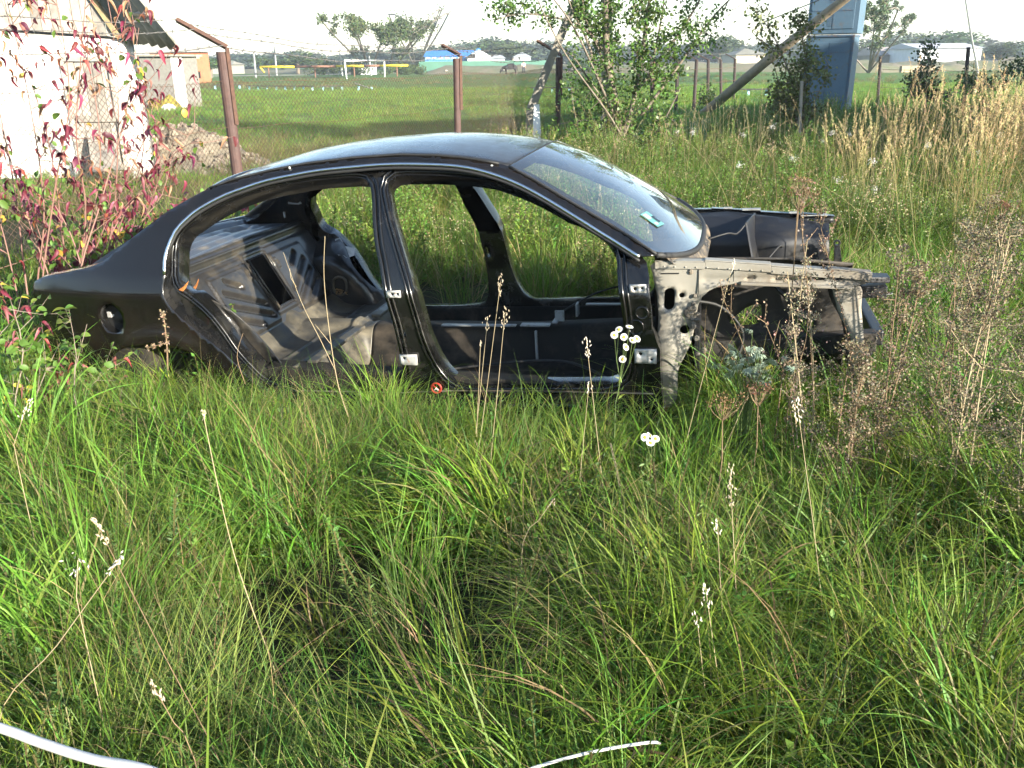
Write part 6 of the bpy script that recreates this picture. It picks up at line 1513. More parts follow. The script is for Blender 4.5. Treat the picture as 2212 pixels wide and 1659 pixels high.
def shrub(name, stems, label, cat, mix, seed, tw=M_twig, twigs=6, maxparts=300, lsize=1.0, r0=.0065, leaves_per=3, droop=-.7, tlen=.28, tmin=.35, cap=9999):
    """stems: list of point lists in the world; leaves become single parts up to maxparts"""
    r = np.random.default_rng(seed); b0 = Vector(stems[0][0]); root = empty(name, tuple(b0), label=label, cat=cat); b = MB(); spots = []
    for st in stems:
        path = spline([tuple(Vector(p) - b0) for p in st], .09); n = len(path); b.tube(path, list(np.linspace(r0, r0 * .22, n)), 5)
        for q in range(twigs):
            k = int(n * r.uniform(tmin, .98)); p = Vector(path[k]); ax = (Vector(path[min(k + 1, n - 1)]) - Vector(path[max(k - 2, 0)])).normalized()
            e = (ax * .7 + Vector((r.normal(), r.normal() * .6, r.normal() * .5)) * .75).normalized() * tlen * r.uniform(.4, 1.3); mid = p + e * .5 + Vector((0, 0, -.01)); end = p + e
            b.tube([p, mid, end], [r0 * .35, r0 * .25, r0 * .13], 4, cap=False)
            for _ in range(leaves_per): spots.append((p.lerp(end, r.uniform(.25, 1.0)), p.z + b0.z))
            spots.append((end, p.z + b0.z))
    b.obj("stems", tw, root, smooth=True)
    idx = r.permutation(len(spots)); rest = {k: ([], [], 0) for k in LM}; cnt = 0
    for j, i in enumerate(idx[:cap]):
        p, z = spots[i]; key = mix(z, r); me = LM[key]; w = int(r.integers(0, len(me)))
        az = r.uniform(0, 6.28); el = droop * r.uniform(.3, 1.5) + .1 * r.normal(); s = lsize * r.uniform(.65, 1.2)
        M = Matrix.Translation(p) @ Matrix.Rotation(az, 4, 'Z') @ Matrix.Rotation(-el, 4, 'Y') @ Matrix.Rotation(r.uniform(-1, 1), 4, 'X') @ Matrix.Scale(s, 4)
        if j < maxparts:
            o = link("leaf", me[w], root); o.matrix_local = M
        else:
            V0, F0 = LV[key][w]; A = np.array(M); Vn = V0 @ A[:3, :3].T + A[:3, 3]; a, c, d = rest[key]; a.append(Vn); c.append(F0 + d); rest[key] = (a, c, d + len(Vn))
    for k, (a, c, d) in rest.items():
        if a: link("leaves", fast_mesh("leaves", np.concatenate(a), np.concatenate(c), LMAT[k], True), root, kind="stuff")
    return root
def redmix(z, r):
    u = r.uniform()
    if z < .75: return "green" if u < .62 else ("yellow" if u < .72 else ("maroon" if u < .82 else "red"))
    return "red" if u < .40 else ("pink" if u < .66 else ("maroon" if u < .78 else ("green" if u < .95 else "yellow")))
def wstem(pts, y0, y1):
    """stem through picture rows at growing depth, ending on the ground"""
    n = len(pts); out = []
    for i, (u, v) in enumerate(pts): out.append(tuple(Y(u, v, y0 + (y1 - y0) * i / max(1, n - 1))))
    g = out[0]; return [(g[0], g[1], 0.0)] + out
ST = [[(60, 640), (30, 400), (-20, 150), (-60, -60)], [(80, 640), (95, 450), (60, 200), (10, -20)], [(90, 650), (120, 400), (150, 200), (110, -60)], [(175, 620), (185, 450), (165, 300), (175, 120), (190, -60)], [(170, 620), (220, 430), (270, 250), (300, 60)],
      [(185, 620), (230, 480), (300, 330), (330, 230)], [(200, 620), (260, 470), (340, 380), (420, 275)], [(210, 630), (290, 500), (350, 420), (372, 330)], [(40, 650), (0, 480), (-60, 330)], [(150, 630), (110, 330), (40, 90)],
      [(230, 610), (250, 420), (255, 200), (240, 40)], [(215, 620), (280, 430), (310, 320), (300, 200)], [(120, 640), (60, 470), (10, 300), (-30, 160)], [(190, 640), (150, 500), (70, 380), (0, 350)], [(250, 600), (310, 480), (360, 350), (430, 300)], [(20, 700), (-20, 520), (-80, 250)],
      [(160, 640), (215, 380), (200, 180), (150, 20)]]
rr_ = np.random.default_rng(5)
stems = []
for st in ST:
    y0 = rr_.uniform(4.5, 5.2); stems.append(wstem(st, y0, y0 + rr_.uniform(-.4, .4)))
shrub("red_leaved_shrub", stems, "tall straggly shrub with curled crimson leaves in front of the whitewashed shed", "shrub", redmix, 3, twigs=13, lsize=.74, leaves_per=3)
# lower, leafier shoots round the tail of the car
ST2 = [[(30, 900), (50, 760), (20, 640)], [(70, 900), (100, 800), (130, 740)], [(0, 880), (-20, 760), (30, 690)], [(100, 920), (60, 820), (10, 760)], [(120, 900), (180, 850), (230, 800)], [(10, 1000), (40, 900), (90, 850)], [(-40, 900), (-60, 760), (-40, 640)], [(60, 980), (120, 900), (190, 860)]]
def gmix(z, r): u = r.uniform(); return "green" if u < .78 else ("yellow" if u < .86 else ("pink" if u < .94 else "red"))
stems = [wstem(st, 3.15 + .1 * k, 3.3 + .1 * k) for k, st in enumerate(ST2)]
shrub("green_shoots", stems, "low green and yellow leafy shoots in front of the car tail at the left edge", "shrub", gmix, 8, tw=M_twigg, twigs=16, lsize=.66, leaves_per=5, droop=-.2, tlen=.16, r0=.005, maxparts=290, tmin=.15)
shrub("small_sapling", [wstem([(160, 850), (165, 770), (152, 690)], 3.2, 3.2), wstem([(160, 850), (172, 760), (188, 700)], 3.2, 3.25)], "small green sapling with paired leaves standing before the rear fender", "sapling", lambda z, r: "green", 9, tw=M_twigg, twigs=6, lsize=.6, leaves_per=2, droop=.3, tlen=.07, r0=.004, tmin=.45)
shrub("shrub_behind", [wstem([(120 + 30 * k, 620), (90 + 45 * k, 520), (60 + 55 * k, 430 + 20 * (k % 3))], 6.0 + .1 * k, 6.1) for k in range(9)], "low maroon and green shrub behind the boot of the car shell", "shrub", lambda z, r: ["maroon", "green", "red", "pink"][int(r.integers(0, 4))], 10, twigs=14, lsize=1.0, leaves_per=4, maxparts=250, r0=.007, tlen=.25, tmin=.1)

# ================================================================= TREES NEAR THE FENCE
M_leafd = leafmat("tree_leaf", trans=.35, rough=.45, rand=.2)
def leafy_tree(name, base, limbs, clusters, label, cat, seed, col=(.075, .14, .03), r0=.05, leaf=.055, bark=M_bark, extra=(), lw=.36):
    r = np.random.default_rng(seed); b0 = Vector(base); root = empty(name, tuple(b0), label=label, cat=cat); b = MB(); tips = []
    for (pts, ra, rb) in limbs:
        path = spline([tuple(Vector(p) - b0) for p in pts], .15); b.tube(path, list(np.linspace(ra, rb, len(path))), 7); tips += path[len(path) // 4:]
    tips = np.array([tuple(t) for t in tips]); P, D = [], []
    for (c, rad, n) in clusters:
        c = np.array(Vector(c) - b0); k = max(4, n // 26)
        ce = c + r.normal(0, .5, (k, 3)) * np.array(rad)
        for q in ce:
            t = tips[np.argmin(((tips - q) ** 2).sum(1) + .4 * r.uniform(0, 1, len(tips)) * .3)]
            mid = (t + q) / 2 + r.normal(0, .03, 3); b.tube([tuple(t), tuple(mid), tuple(q)], [.009, .006, .003], 3, cap=False)
            m_ = n // k; u = r.uniform(.35, 1.08, m_)[:, None]; P.append(t + (q - t) * u + r.normal(0, .075, (m_, 3))); D.append((q - t)[None] * .8 + r.normal(0, .35, (m_, 3)))
    b.obj("trunk", bark, root, smooth=True)
    P = np.concatenate(P); D = np.concatenate(D); v, f, c = leafquads(r, P, D, r.uniform(.6, 1.25, len(P)) * leaf, r.uniform(.6, 1.2, len(P)) * leaf * lw, col, .35)
    link("crown", fast_mesh("crown", v, f, M_leafd, False, c), root)
    return root
yt = 15.6
def T(u, v, dy=0): return tuple(Y(u, v, yt + dy))
tb = G(1325, 345); base = (Y(1325, 345, yt).x, yt, 0)
L_ = [([base, T(1335, 260), T(1312, 130), T(1308, 0), T(1300, -150), T(1310, -300)], .075, .03), ([base, T(1345, 300), T(1300, 190, -.3), T(1240, 60, -.4), T(1175, -30, -.5), T(1120, -120, -.5)], .026, .008), ([T(1300, 190, -.3), T(1265, 80), T(1235, 20), T(1210, -60)], .03, .012),
      ([T(1312, 120), T(1260, 60), T(1200, 38), T(1120, 30), T(1060, 48)], .028, .004), ([base, T(1360, 250), T(1385, 130), T(1400, 20), T(1420, -100)], .055, .02), ([T(1372, 200), T(1440, 110), T(1500, 20), T(1540, -60)], .035, .01), ([T(1385, 250), T(1460, 150), T(1530, 50), T(1575, 0), T(1640, -60)], .03, .008),
      ([T(1320, 240), T(1270, 170), T(1235, 120), T(1180, 90)], .022, .005), ([base, T(1400, 330), T(1440, 250), T(1470, 190)], .03, .008), ([T(1330, 200), T(1290, 100), T(1260, 20), T(1262, -80)], .028, .01), ([T(1400, 180), T(1425, 60), T(1440, -40)], .025, .008), ([base, T(1280, 320), T(1245, 260), T(1235, 200)], .025, .006), ([T(1575, 0), T(1560, 25), T(1590, 18), T(1625, -10)], .008, .003),
      ([T(1346, 300, -.4), T(1310, 240, -.6), T(1230, 130, -.6), T(1180, 40, -.6), T(1140, -50, -.6)], .02, .007)]
def C_(u, v, w, h, n, dy=0): return (T(u, v, dy), (w * .0078, .5, h * .0078), n)
CL = [C_(1330, 30, 90, 70, 1300), C_(1270, 40, 60, 50, 520), C_(1400, 60, 60, 60, 620), C_(1340, 130, 80, 60, 800), C_(1330, 220, 70, 60, 800), C_(1320, 300, 110, 50, 1100), C_(1420, 250, 60, 70, 700), C_(1410, 160, 60, 50, 500), C_(1110, 20, 60, 26, 300), C_(1180, 50, 40, 30, 160), C_(1070, 2, 30, 14, 130), C_(1495, 90, 40, 40, 330), C_(1440, 110, 40, 40, 300), C_(1500, 20, 40, 30, 200),
      C_(1235, 215, 30, 40, 180), C_(1245, 150, 20, 60, 90), C_(1262, 270, 40, 40, 260), C_(1460, 320, 60, 30, 420), C_(1250, 20, 30, 30, 200), C_(1535, 60, 30, 30, 120), C_(1330, -120, 200, 100, 2600, 0), C_(1400, -260, 220, 100, 2600, .3), C_(1230, -220, 180, 90, 1800, .3), C_(1510, -120, 120, 80, 1100)]
leafy_tree("apple_tree", base, L_, CL, "many stemmed young apple tree growing round the concrete pole behind the windshield", "tree", 4, leaf=.075)
yt = 15.0
pb = (Y(1735, 262, yt).x, yt, 0)
L_ = [([pb, T(1715, 200), T(1690, 120), T(1660, 60), T(1618, 10)], .022, .006), ([pb, T(1740, 180), T(1735, 90), T(1720, 30)], .022, .006), ([T(1690, 120), T(1650, 95), T(1625, 70)], .012, .004), ([pb, T(1760, 220), T(1785, 170), T(1790, 140)], .015, .005), ([pb, T(1700, 220), T(1680, 170), T(1672, 140)], .015, .005)]
CL = [C_(1725, 200, 60, 60, 900), C_(1755, 160, 50, 40, 520), C_(1700, 170, 40, 60, 460), C_(1740, 100, 40, 60, 380), C_(1730, 45, 30, 40, 140), C_(1660, 80, 30, 40, 170), C_(1625, 20, 20, 20, 70), C_(1640, 60, 20, 20, 60), C_(1720, 240, 60, 30, 500)]
leafy_tree("pear_tree", pb, L_, CL, "small dark leaved pear tree crossing the left edge of the blue metal kiosk", "tree", 5, col=(.085, .11, .03), leaf=.07)
yt = 20.0
pb = (Y(2005, 235, yt).x, yt, 0)
leafy_tree("plum_sapling", pb, [([pb, T(2002, 180), T(2006, 130), T(2012, 95)], .03, .008), ([T(2002, 180), T(1985, 150)], .012, .004)], [C_(2008, 120, 26, 40, 300), C_(1995, 165, 40, 30, 420), C_(2015, 200, 50, 30, 420), C_(1975, 190, 30, 20, 160)], "dark leaved sapling standing between the two right hand fence posts", "tree", 6, col=(.05, .08, .025), leaf=.08)
yt = 19.0
for (u, v, w, h, n, sd, lab) in ((2125, 178, 90, 30, 700, 7, "dark bramble bush below the long white farm building"), (2200, 150, 70, 40, 600, 8, "leafy bush at the right edge above the golden reeds"), (1240, 318, 30, 40, 220, 9, "small bright leafed sprig in front of the third rusty post"), (1530, 205, 60, 60, 700, 10, "climbing weeds smothering the dark post row")):
    if sd == 9: yt = 15.0
    if sd == 10: yt = 32.0
    pb = (Y(u, v + h, yt).x, yt, 0)
    leafy_tree("bush", pb, [([pb, T(u, v + 10), T(u - 6, v - h * .5)], .015, .004), ([pb, T(u + w * .3, v), ], .012, .004), ([pb, T(u - w * .3, v)], .012, .004)], [C_(u, v, w, h, n)], lab, "bush", sd, col=(.06, .10, .028) if sd != 9 else (.10, .17, .03), leaf=.07 if sd != 10 else .09)

# ================================================================= SINGLE DRY STALKS, FLOWERS AND WEEDS
M_stalk = mat("dry_stalk", (.34, .28, .17), rough=.7, color2=(.27, .21, .12), vscale=25); M_seed = mat("seed_head", (.50, .42, .30), rough=.9, var=.3, vscale=60); M_seedw = mat("seed_head_pale", (.66, .60, .50), rough=.9, var=.25, vscale=60)
M_brown = mat("dead_brown_stem", (.14, .09, .05), rough=.85, color2=(.20, .14, .08), vscale=30)
def stalk(ub, vb, ut, vt, y, label, head=.09, hr=.006, bend=0.0, r=.0016, pale=False, yt_=None, stemm=None, knots=0):
    bt, tp_ = Y(ub, vb, y), Y(ut, vt, y if yt_ is None else yt_); root = empty("dry_grass_stalk", (bt.x, bt.y, 0), label=label, cat="dry stalk", group="single dry seed stalks standing in the grass")
    o_ = Vector(root.location); path = spline([tuple(Vector((bt.x - (tp_.x - bt.x) * .1, bt.y, -.02)) - o_), tuple(bt - o_), tuple(bt.lerp(tp_, .5) - o_ + Vector((bend, 0, 0))), tuple(tp_ - o_)], .05)
    b = MB(); b.tube(path, list(np.linspace(r, r * .55, len(path))), 5); b.obj("stem", stemm or M_stalk, root, smooth=True)
    ax = (Vector(path[-1]) - Vector(path[-2])).normalized(); b = MB(); rs = random.Random(int(ub * 7 + vt))
    n = max(6, int(head / .0035))
    for i in range(n):
        t = i / n; c = Vector(path[-1]) + ax * (head * (t - .75)) + Vector((rs.gauss(0, 1), rs.gauss(0, 1), rs.gauss(0, .6))) * hr * (.3 + .9 * math.sin(math.pi * (t * .9 + .05))); e = (ax + Vector((rs.gauss(0, .4), rs.gauss(0, .4), rs.gauss(0, .3)))).normalized() * .006; s = e.orthogonal().normalized() * .0019; w = e.cross(s).normalized() * .0019
        b.add([c - e, c + s, c + w, c - s, c - w, c + e], [[0, 1, 2], [0, 2, 3], [0, 3, 4], [0, 4, 1], [5, 2, 1], [5, 3, 2], [5, 4, 3], [5, 1, 4]])
    b.obj("seed_head", M_seedw if pale else M_seed, root)
    return root
stalk(1030, 1010, 1082, 604, 2.95, "tallest tan seed stalk in front of the front door opening", .075, .006)
stalk(1060, 1000, 1091, 674, 2.90, "tan seed stalk right of the tallest one by the door opening", .085, .007)
stalk(1022, 1000, 1053, 690, 2.98, "short tan seed stalk left of the tallest one by the door opening", .06, .006)
stalk(1030, 940, 1038, 738, 3.02, "thin stalk with tiny pale tip low in the door opening", .02, .003)
stalk(1310, 1120, 1267, 738, 2.7, "stalk with two cream seed tufts left of the daisies", .07, .006, pale=True)
stalk(1255, 1010, 1272, 832, 2.75, "small stalk with cream tuft low on the dusty sill", .035, .006, pale=True)
stalk(600, 1470, 437, 886, 1.75, "long thin pinkish stalk crossing the left foreground grass", .03, .003, bend=-.02, r=.0018)
stalk(-5, 1570, 262, 1203, 1.35, "leaning stalk with cream seed head above the white rope", .06, .006, pale=True)
stalk(480, 1660, 208, 1130, 1.4, "thin brown stalk leaning left across the bottom left grass", .06, .003, r=.0013, stemm=M_brown)
stalk(420, 1640, 330, 1480, 1.25, "low brown stalk with bent seed tip near the white rope", .05, .004, stemm=M_brown)
stalk(1790, 1660, 1722, 872, 2.0, "stalk with bright cream plume in front of the dry mugwort", .07, .006, bend=.02, pale=True)
stalk(1600, 1480, 1577, 1022, 2.0, "grey green seed stalk standing in the right middle foreground", .13, .007)
stalk(1570, 1600, 1524, 1270, 1.6, "short cream tipped stalk low in the right foreground", .06, .006, pale=True)
stalk(1530, 1560, 1505, 1330, 1.6, "very short cream tipped stalk left of the low right one", .03, .006, pale=True)
stalk(1560, 1350, 1550, 1130, 1.9, "small pale seed stalk below the grey green one", .04, .006, pale=True)
stalk(1440, 1110, 1585, 565, 2.95, "long straight stalk crossing the beige fender rail", .05, .004, pale=True)
stalk(1480, 1160, 1640, 800, 2.9, "leaning dry stalk in front of the wheelhouse hole", .03, .004)
stalk(1765, 1000, 1745, 640, 3.0, "brown upright stalk before the front fender support", .12, .012, stemm=M_brown)
stalk(1130, 1170, 1195, 1080, 2.2, "small curled pink seed tip in the middle foreground", .03, .004)
stalk(30, 960, 60, 870, 2.2, "cream feathered stalk tip at the left picture edge", .07, .006, pale=True)
stalk(165, 1290, 168, 1210, 1.5, "fluffy pale seed plume among the left foreground grass", .045, .013, pale=True)
# dead flower stalk by the filler opening, and twigs by the rear door
def twig(name, paths, label, r, m, cat="twig", seeds=0, seed=0):
    b0 = Vector(paths[0][0]); root = empty(name, (b0.x, b0.y, 0), label=label, cat=cat); o_ = Vector(root.location); b = MB(); rs = np.random.default_rng(seed); Q = []
    for i, pa in enumerate(paths):
        sp = spline([tuple(Vector(p) - o_) for p in pa], .03); rr__ = r * (1 if i == 0 else .7); b.tube(sp, list(np.linspace(rr__, rr__ * .5, len(sp))), 5); Q += sp[len(sp) // 3:]
    b.obj("stems", m, root, smooth=True)
    if seeds:
        Q = np.array([tuple(q) for q in Q]); k = rs.integers(0, len(Q), seeds); P = Q[k] + rs.normal(0, .006, (seeds, 3)); v, f, c = leafquads(rs, P, rs.normal(0, 1, (seeds, 3)), .009, .004, (.26, .19, .12), .3); link("seed_husks", fast_mesh("seed_husks", v, f, M_straw, False, c), root)
    return root
def yy(u, v, y): return tuple(Y(u, v, y))
twig("dead_flower_stalk", [[yy(362, 800, 3.3), yy(360, 740, 3.3), yy(352, 672, 3.3)], [yy(360, 740, 3.3), yy(320, 752, 3.3)]], "shrivelled brown flower stalk standing right of the fuel filler opening", .004, M_brown, "dead stalk", 160, 1)
twig("bare_twig", [[yy(752, 900, 3.25), yy(730, 830, 3.25), yy(712, 720, 3.25), yy(700, 600, 3.25), yy(702, 510, 3.25)], [yy(724, 800, 3.25), yy(690, 730, 3.25), yy(650, 650, 3.25), yy(612, 545, 3.25)], [yy(716, 745, 3.25), yy(680, 700, 3.25)], [yy(640, 620, 3.25), yy(628, 600, 3.25), yy(626, 580, 3.25)]], "thin bare branching twig standing before the rear seat bulkhead", .0022, M_stalk, "twig")
twig("bare_twig", [[yy(530, 830, 3.3), yy(512, 770, 3.3), yy(545 - 20, 720, 3.3)]], "short bare twig at the lower corner of the rear door opening", .002, M_brown, "twig")
for k, (pts, lab) in enumerate((([(1850, 1250), (1845, 1000), (1835, 760), (1790, 560), (1760, 440)], "tall brown dried weed passing in front of the far fender rail"), ([(1700, 1150), (1700, 900), (1745, 700), (1730, 470), (1728, 420)], "tall reddish dried umbel stem before the engine bay"), ([(1660, 1050), (1640, 900), (1610, 760), (1560, 640)], "curving dry stem in front of the beige fender apron"), ([(1720, 1160), (1715, 960), (1690, 800), (1650, 690)], "reddish dry stem leaning over the wheelhouse opening"))):
    y_ = 3.0 - .08 * k; P_a = [yy(u, v, y_ + .04 * i) for i, (u, v) in enumerate(pts)]; br = [P_a]
    rs = np.random.default_rng(40 + k)
    for q in range(9):
        i = int(rs.integers(1, len(P_a) - 1)); a = Vector(P_a[i]).lerp(Vector(P_a[i + 1]), rs.uniform()); e = Vector((rs.normal() * .6, rs.normal() * .4, .8)).normalized() * rs.uniform(.05, .14); br.append([tuple(a), tuple(a + e * .5 + Vector((0, 0, .0))), tuple(a + e)])
    twig("dried_weed", br, lab, .0022, M_brown, "dried weed", 420 if k in (0,) else 130, k)
for k, (u, v, y_, lab) in enumerate(((1728, 425, 3.1, "dark dried umbel head above the far fender rail"), (1728, 395, 4.5, "small rusty dried umbel head against the weeds"), (2165, 452, 4.0, "brown dried umbel head at the right among green grass"), (1563, 880, 2.7, "brown dried umbel head low before the front wheelhouse"), (1640, 850, 2.8, "ragged brown umbel by the silver leaved plant"))):
    c = Y(u, v, y_); rs = np.random.default_rng(60 + k); rt = empty("dried_umbel", (c.x, c.y, 0), label=lab, cat="dried umbel"); b = MB(); zc = c.z; b.tube([(0, 0, 0), (.01, 0, zc * .6), (0, 0, zc - .05)], [.003, .0025, .002], 5)
    Q = []
    for q in range(16):
        e = Vector((rs.normal() * .035, rs.normal() * .035, .02 + rs.uniform(-.01, .01))); b.tube([(0, 0, zc - .05), tuple(Vector((0, 0, zc - .03)) + e * .6), tuple(Vector((0, 0, zc)) + e)], [.0012, .001, .0007], 3, cap=False); Q.append(np.array(Vector((0, 0, zc)) + e))
    b.obj("stem", M_brown, rt); Q = np.repeat(np.array(Q), 14, 0) + rs.normal(0, .007, (224, 3)); v_, f_, c_ = leafquads(rs, Q, rs.normal(0, 1, (224, 3)), .008, .0025, (.17, .10, .05), .3); link("seed_husks", fast_mesh("seed_husks", v_, f_, M_straw, False, c_), rt)
# dry mugwort bushes on the right
def mugwort(u, v, y, h, w, n, label, seed, col=(.175, .15, .09), lean=(0, 0)):
    r = np.random.default_rng(seed); bs_ = Y(u, v, y); root = empty("dry_mugwort", (bs_.x, y, 0), label=label, cat="dry weed", group="brown dried mugwort plants on the right"); b = MB(); Q = []
    for s in range(3):
        tp_ = np.array([lean[0] + r.normal(0, .05), lean[1] + r.normal(0, .05), h * r.uniform(.82, 1.0)]); st_ = np.array([r.normal(0, .03), r.normal(0, .03), 0]); path = spline([tuple(st_), tuple(st_ * .5 + tp_ * .5 + r.normal(0, .02, 3)), tuple(tp_)], .06); b.tube(path, list(np.linspace(.0045, .0015, len(path))), 5)
        for q in range(23):
            k = int(len(path) * r.uniform(.28, .99)); p = Vector(path[k]); t = k / len(path); e = Vector((r.normal(), r.normal(), abs(r.normal()) * .6 + .35)).normalized() * w * (1.25 - t) * r.uniform(.5, 1.2); m_ = p + e * .5 - Vector((0, 0, .01)); b.tube([p, m_, p + e], [.0016, .0012, .0008], 3, cap=False)
            for t_ in np.linspace(.25, 1, n): Q.append(np.array(p + e * t_))
    b.obj("stems", M_brown if seed % 2 else M_stalk, root)
    Q = np.repeat(np.array(Q), 5, 0); Q = Q + r.normal(0, .011, Q.shape); v_, f_, c_ = leafquads(r, Q, r.normal(0, 1, Q.shape), r.uniform(.006, .013, len(Q)), .0032, col, .35); link("seed_husks", fast_mesh("seed_husks", v_, f_, M_straw, False, c_), root)
mugwort(1885, 1100, 2.9, 1.06, .26, 12, "brown mugwort bush nearest the front end of the car shell", 1, lean=(.05, 0))
mugwort(2030, 1300, 2.65, 1.12, .30, 13, "tallest brown mugwort with a thick pale stem right of the car", 2, lean=(-.03, 0))
mugwort(1975, 1150, 3.2, 1.05, .30, 12, "dense brown mugwort between the car nose and the tallest stem", 3, col=(.19, .16, .10))
mugwort(2120, 1150, 3.1, .95, .26, 10, "sparser brown mugwort near the right picture edge", 4, lean=(.08, 0))
mugwort(1800, 1250, 2.7, .75, .20, 9, "low brown mugwort in front of the front fender support", 5)
mugwort(2180, 1400, 2.3, .62, .2, 9, "low brown mugwort at the right edge of the foreground", 6)
mugwort(2060, 900, 4.0, 1.05, .28, 10, "brown mugwort behind the others beyond the car nose", 7, col=(.19, .155, .095))
mugwort(1760, 900, 3.05, 1.02, .07, 7, "narrow fluffy pale mugwort spire before the engine bay", 8, col=(.33, .29, .19), lean=(-.10, 0))
# daisies
M_petal = mat("daisy_petal", (.82, .82, .80), rough=.6, var=.08); M_eye = mat("daisy_eye", (.75, .52, .03), rough=.7, var=.2); M_gst = mat("green_stem", (.10, .15, .04), rough=.6, var=.3)
def daisies(bu, bv, y, heads, label):
    b0 = Y(bu, bv, y); root = empty("daisy_plant", (b0.x, y, 0), label=label, cat="daisies"); o_ = Vector(root.location); fork = Y(bu, bv, y) * .45 + Y(heads[0][0], heads[0][1] + 60, y) * .55 - o_
    b = MB(); b.tube([(0, 0, 0), tuple(Vector((b0.x, y, b0.z)) - o_), tuple(fork)], [.0025, .002, .0018], 5)
    rs = np.random.default_rng(int(bu)); fl_me = None; heads3 = []
    for (u, v) in heads:
        p = Y(u, v, y + rs.uniform(-.03, .03)) - o_; b.tube([tuple(fork), tuple(fork.lerp(p, .5) + Vector((rs.normal() * .006, 0, -.01))), tuple(p)], [.0013, .0011, .0009], 4); heads3.append(p)
    b.obj("stem", M_gst, root)
    q = MB()
    for k in range(24):
        a = 2 * math.pi * k / 24; c, s = math.cos(a), math.sin(a); c2, s2 = math.cos(a + .1), math.sin(a + .1); c3, s3 = math.cos(a - .1), math.sin(a - .1)
        q.add([(c * .004, s * .004, 0), (c2 * .0125, s2 * .0125, .001), (c * .0145, s * .0145, 0), (c3 * .0125, s3 * .0125, .001)], [[0, 3, 2, 1]])
    pm = fast_mesh("petals", q.V, q.F, M_petal); q = MB(); q.ball((0, 0, .001), (.0052, .0052, .003), 10, 5); em = fast_mesh("eye", q.V, q.F, M_eye, True)
    for p in heads3:
        f = empty("flower", tuple(p)); f.parent = root; f.rotation_euler = (.75 + rs.normal() * .25, rs.normal() * .3, rs.uniform(-.5, .5)); 
        for nm, me in (("petals", pm), ("eye", em)): link(nm, me, f)
    v_, f_, c_ = leafquads(rs, np.array([np.array(fork) * t + rs.normal(0, .004, 3) for t in np.linspace(.5, 1.05, 22)]), rs.normal(0, 1, (22, 3)), .03, .004, (.10, .16, .04)); link("leaves", fast_mesh("leaves", v_, f_, M_herb, False, c_), root)
daisies(1330, 870, 3.0, [(1348, 728), (1360, 706), (1327, 724), (1337, 712), (1366, 735), (1345, 776), (1376, 732), (1352, 750)], "daisy plant with white flowers standing before the front hinge pillar")
daisies(1400, 1010, 2.6, [(1393, 945), (1405, 957), (1416, 948), (1404, 941)], "small low cluster of daisies in the grass below the larger daisy plant")
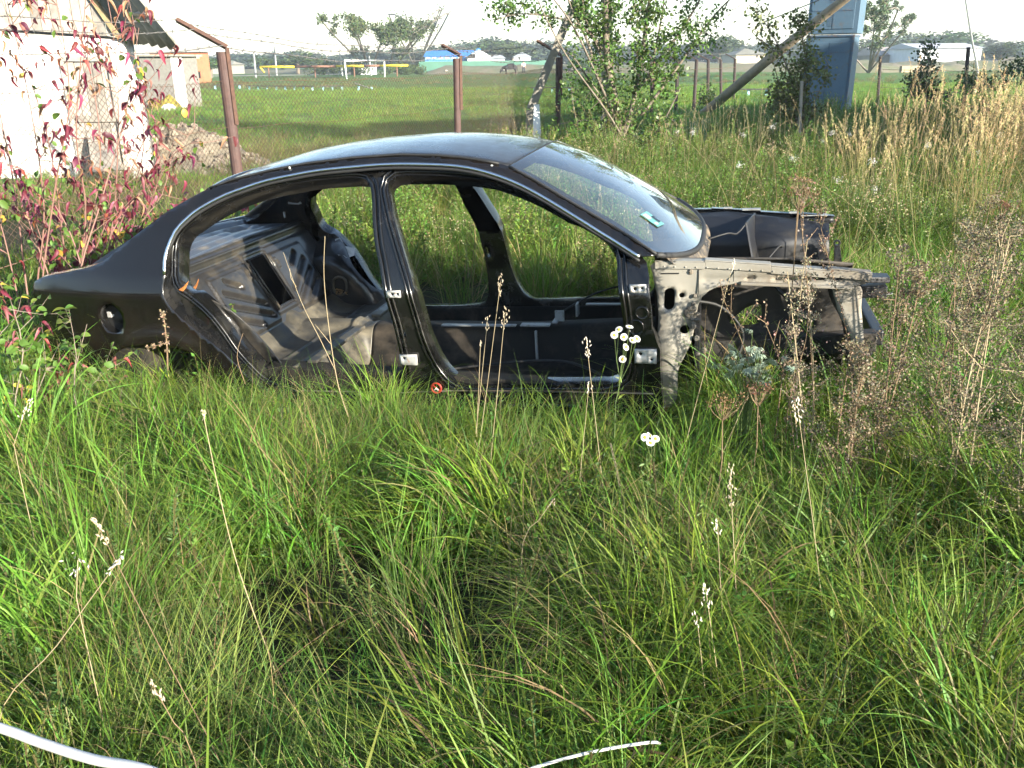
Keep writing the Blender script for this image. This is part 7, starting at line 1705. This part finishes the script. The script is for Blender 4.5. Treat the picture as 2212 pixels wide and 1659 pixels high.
# silver leaved plant
def silver(u, v, y, label):
    r = np.random.default_rng(3); c = Y(u, v, y); root = empty("silver_leaved_plant", (c.x, y, 0), label=label, cat="plant"); b = MB(); me_ = []
    for k in range(3):
        q = MB(); rs = random.Random(k)
        for j in range(7):
            a = (j - 3) * .42; L = .045 * (1 - .09 * abs(j - 3)); w = .0065
            for sgn in (-1, 0, 1):
                a2 = a + sgn * .22; L2 = L * (1 if sgn == 0 else .75); q.add([(0, 0, 0), (math.cos(a2 - .12) * L2 * .6, math.sin(a2 - .12) * L2 * .6, .006), (math.cos(a2) * L2, math.sin(a2) * L2, -.006 + rs.uniform(-.004, .004)), (math.cos(a2 + .12) * L2 * .6, math.sin(a2 + .12) * L2 * .6, .006)], [[0, 1, 2, 3]])
        me_.append(q)
    M_sil = leafmat("leaf_silver", attr=False, color=(.26, .33, .24), rand=.25, trans=.2); M_sy = leafmat("leaf_pale_yellow", attr=False, color=(.5, .42, .08), rand=.3)
    ms = [fast_mesh("leaf", q.V, q.F, M_sil) for q in me_]; my = fast_mesh("leaf", me_[0].V, me_[0].F, M_sy)
    for k in range(40):
        p = Vector((r.normal(0, .06), r.normal(0, .045), c.z - .03 + r.normal(0, .04))); b.tube([(0, 0, 0), tuple(Vector((p.x * .3, p.y * .3, c.z * .7))), tuple(p)], [.003, .002, .0012], 4, cap=False)
        o = link("leaf", ms[k % 3] if not (p.x > .08 and k % 2) else my, root); o.location = p; o.rotation_euler = (r.normal() * .6 + .3, r.normal() * .6, r.uniform(0, 6.28)); s = r.uniform(.7, 1.25); o.scale = (s, s, s)
    b.obj("stems", M_gst, root)
silver(1622, 770, 2.95, "silvery lobed leaf plant growing under the front wheelhouse")
# ropes
M_rope = mat("white_rope", (.55, .54, .52), rough=.8, var=.12, vscale=30)
def rope(pts, r, label, strands=True):
    path = [Vector(p) for p in spline(pts, .02)]; b = MB(); b.tube(path, r * .8, 10)
    root_me = b
    if strands:
        for s in range(6):
            q = []
            for i, p in enumerate(path):
                a = i * .55 + s * math.pi / 3; q.append(p + Vector((0, math.cos(a), math.sin(a))) * r * .55)
            b.tube(q, r * .5, 6)
    return b.obj("rope", M_rope, smooth=True, label=label, cat="rope")
rope([tuple(Y(-260, 1500, 1.32)), tuple(Y(-20, 1566, 1.22)), tuple(Y(90, 1605, 1.17)), tuple(Y(200, 1640, 1.12)), tuple(Y(330, 1668, 1.07)), tuple(Y(520, 1760, 1.0))], .0105, "thick white rope strung across the bottom left corner", False)
rope([tuple(Y(1060, 1690, 1.25)), tuple(Y(1180, 1650, 1.27)), tuple(Y(1290, 1622, 1.29)), tuple(Y(1400, 1604, 1.31)), tuple(Y(1425, 1606, 1.40))], .0038, "thin white cord half buried in grass at the bottom middle", False)

# ================================================================= HAZE
hb = MB(); hb.box((0, 350, 12.5), (2000, 1500, 27)); M_haze = bpy.data.materials.new("haze_air"); M_haze.use_nodes = True; nh = M_haze.node_tree; nh.nodes.clear()
oh_ = nh.nodes.new("ShaderNodeOutputMaterial"); vh = nh.nodes.new("ShaderNodeVolumePrincipled"); vh.inputs["Color"].default_value = (.82, .89, 1, 1); vh.inputs["Density"].default_value = .0009; vh.inputs["Anisotropy"].default_value = .3
nh.links.new(vh.outputs[0], oh_.inputs["Volume"]); hb.obj("haze", M_haze, kind="stuff")
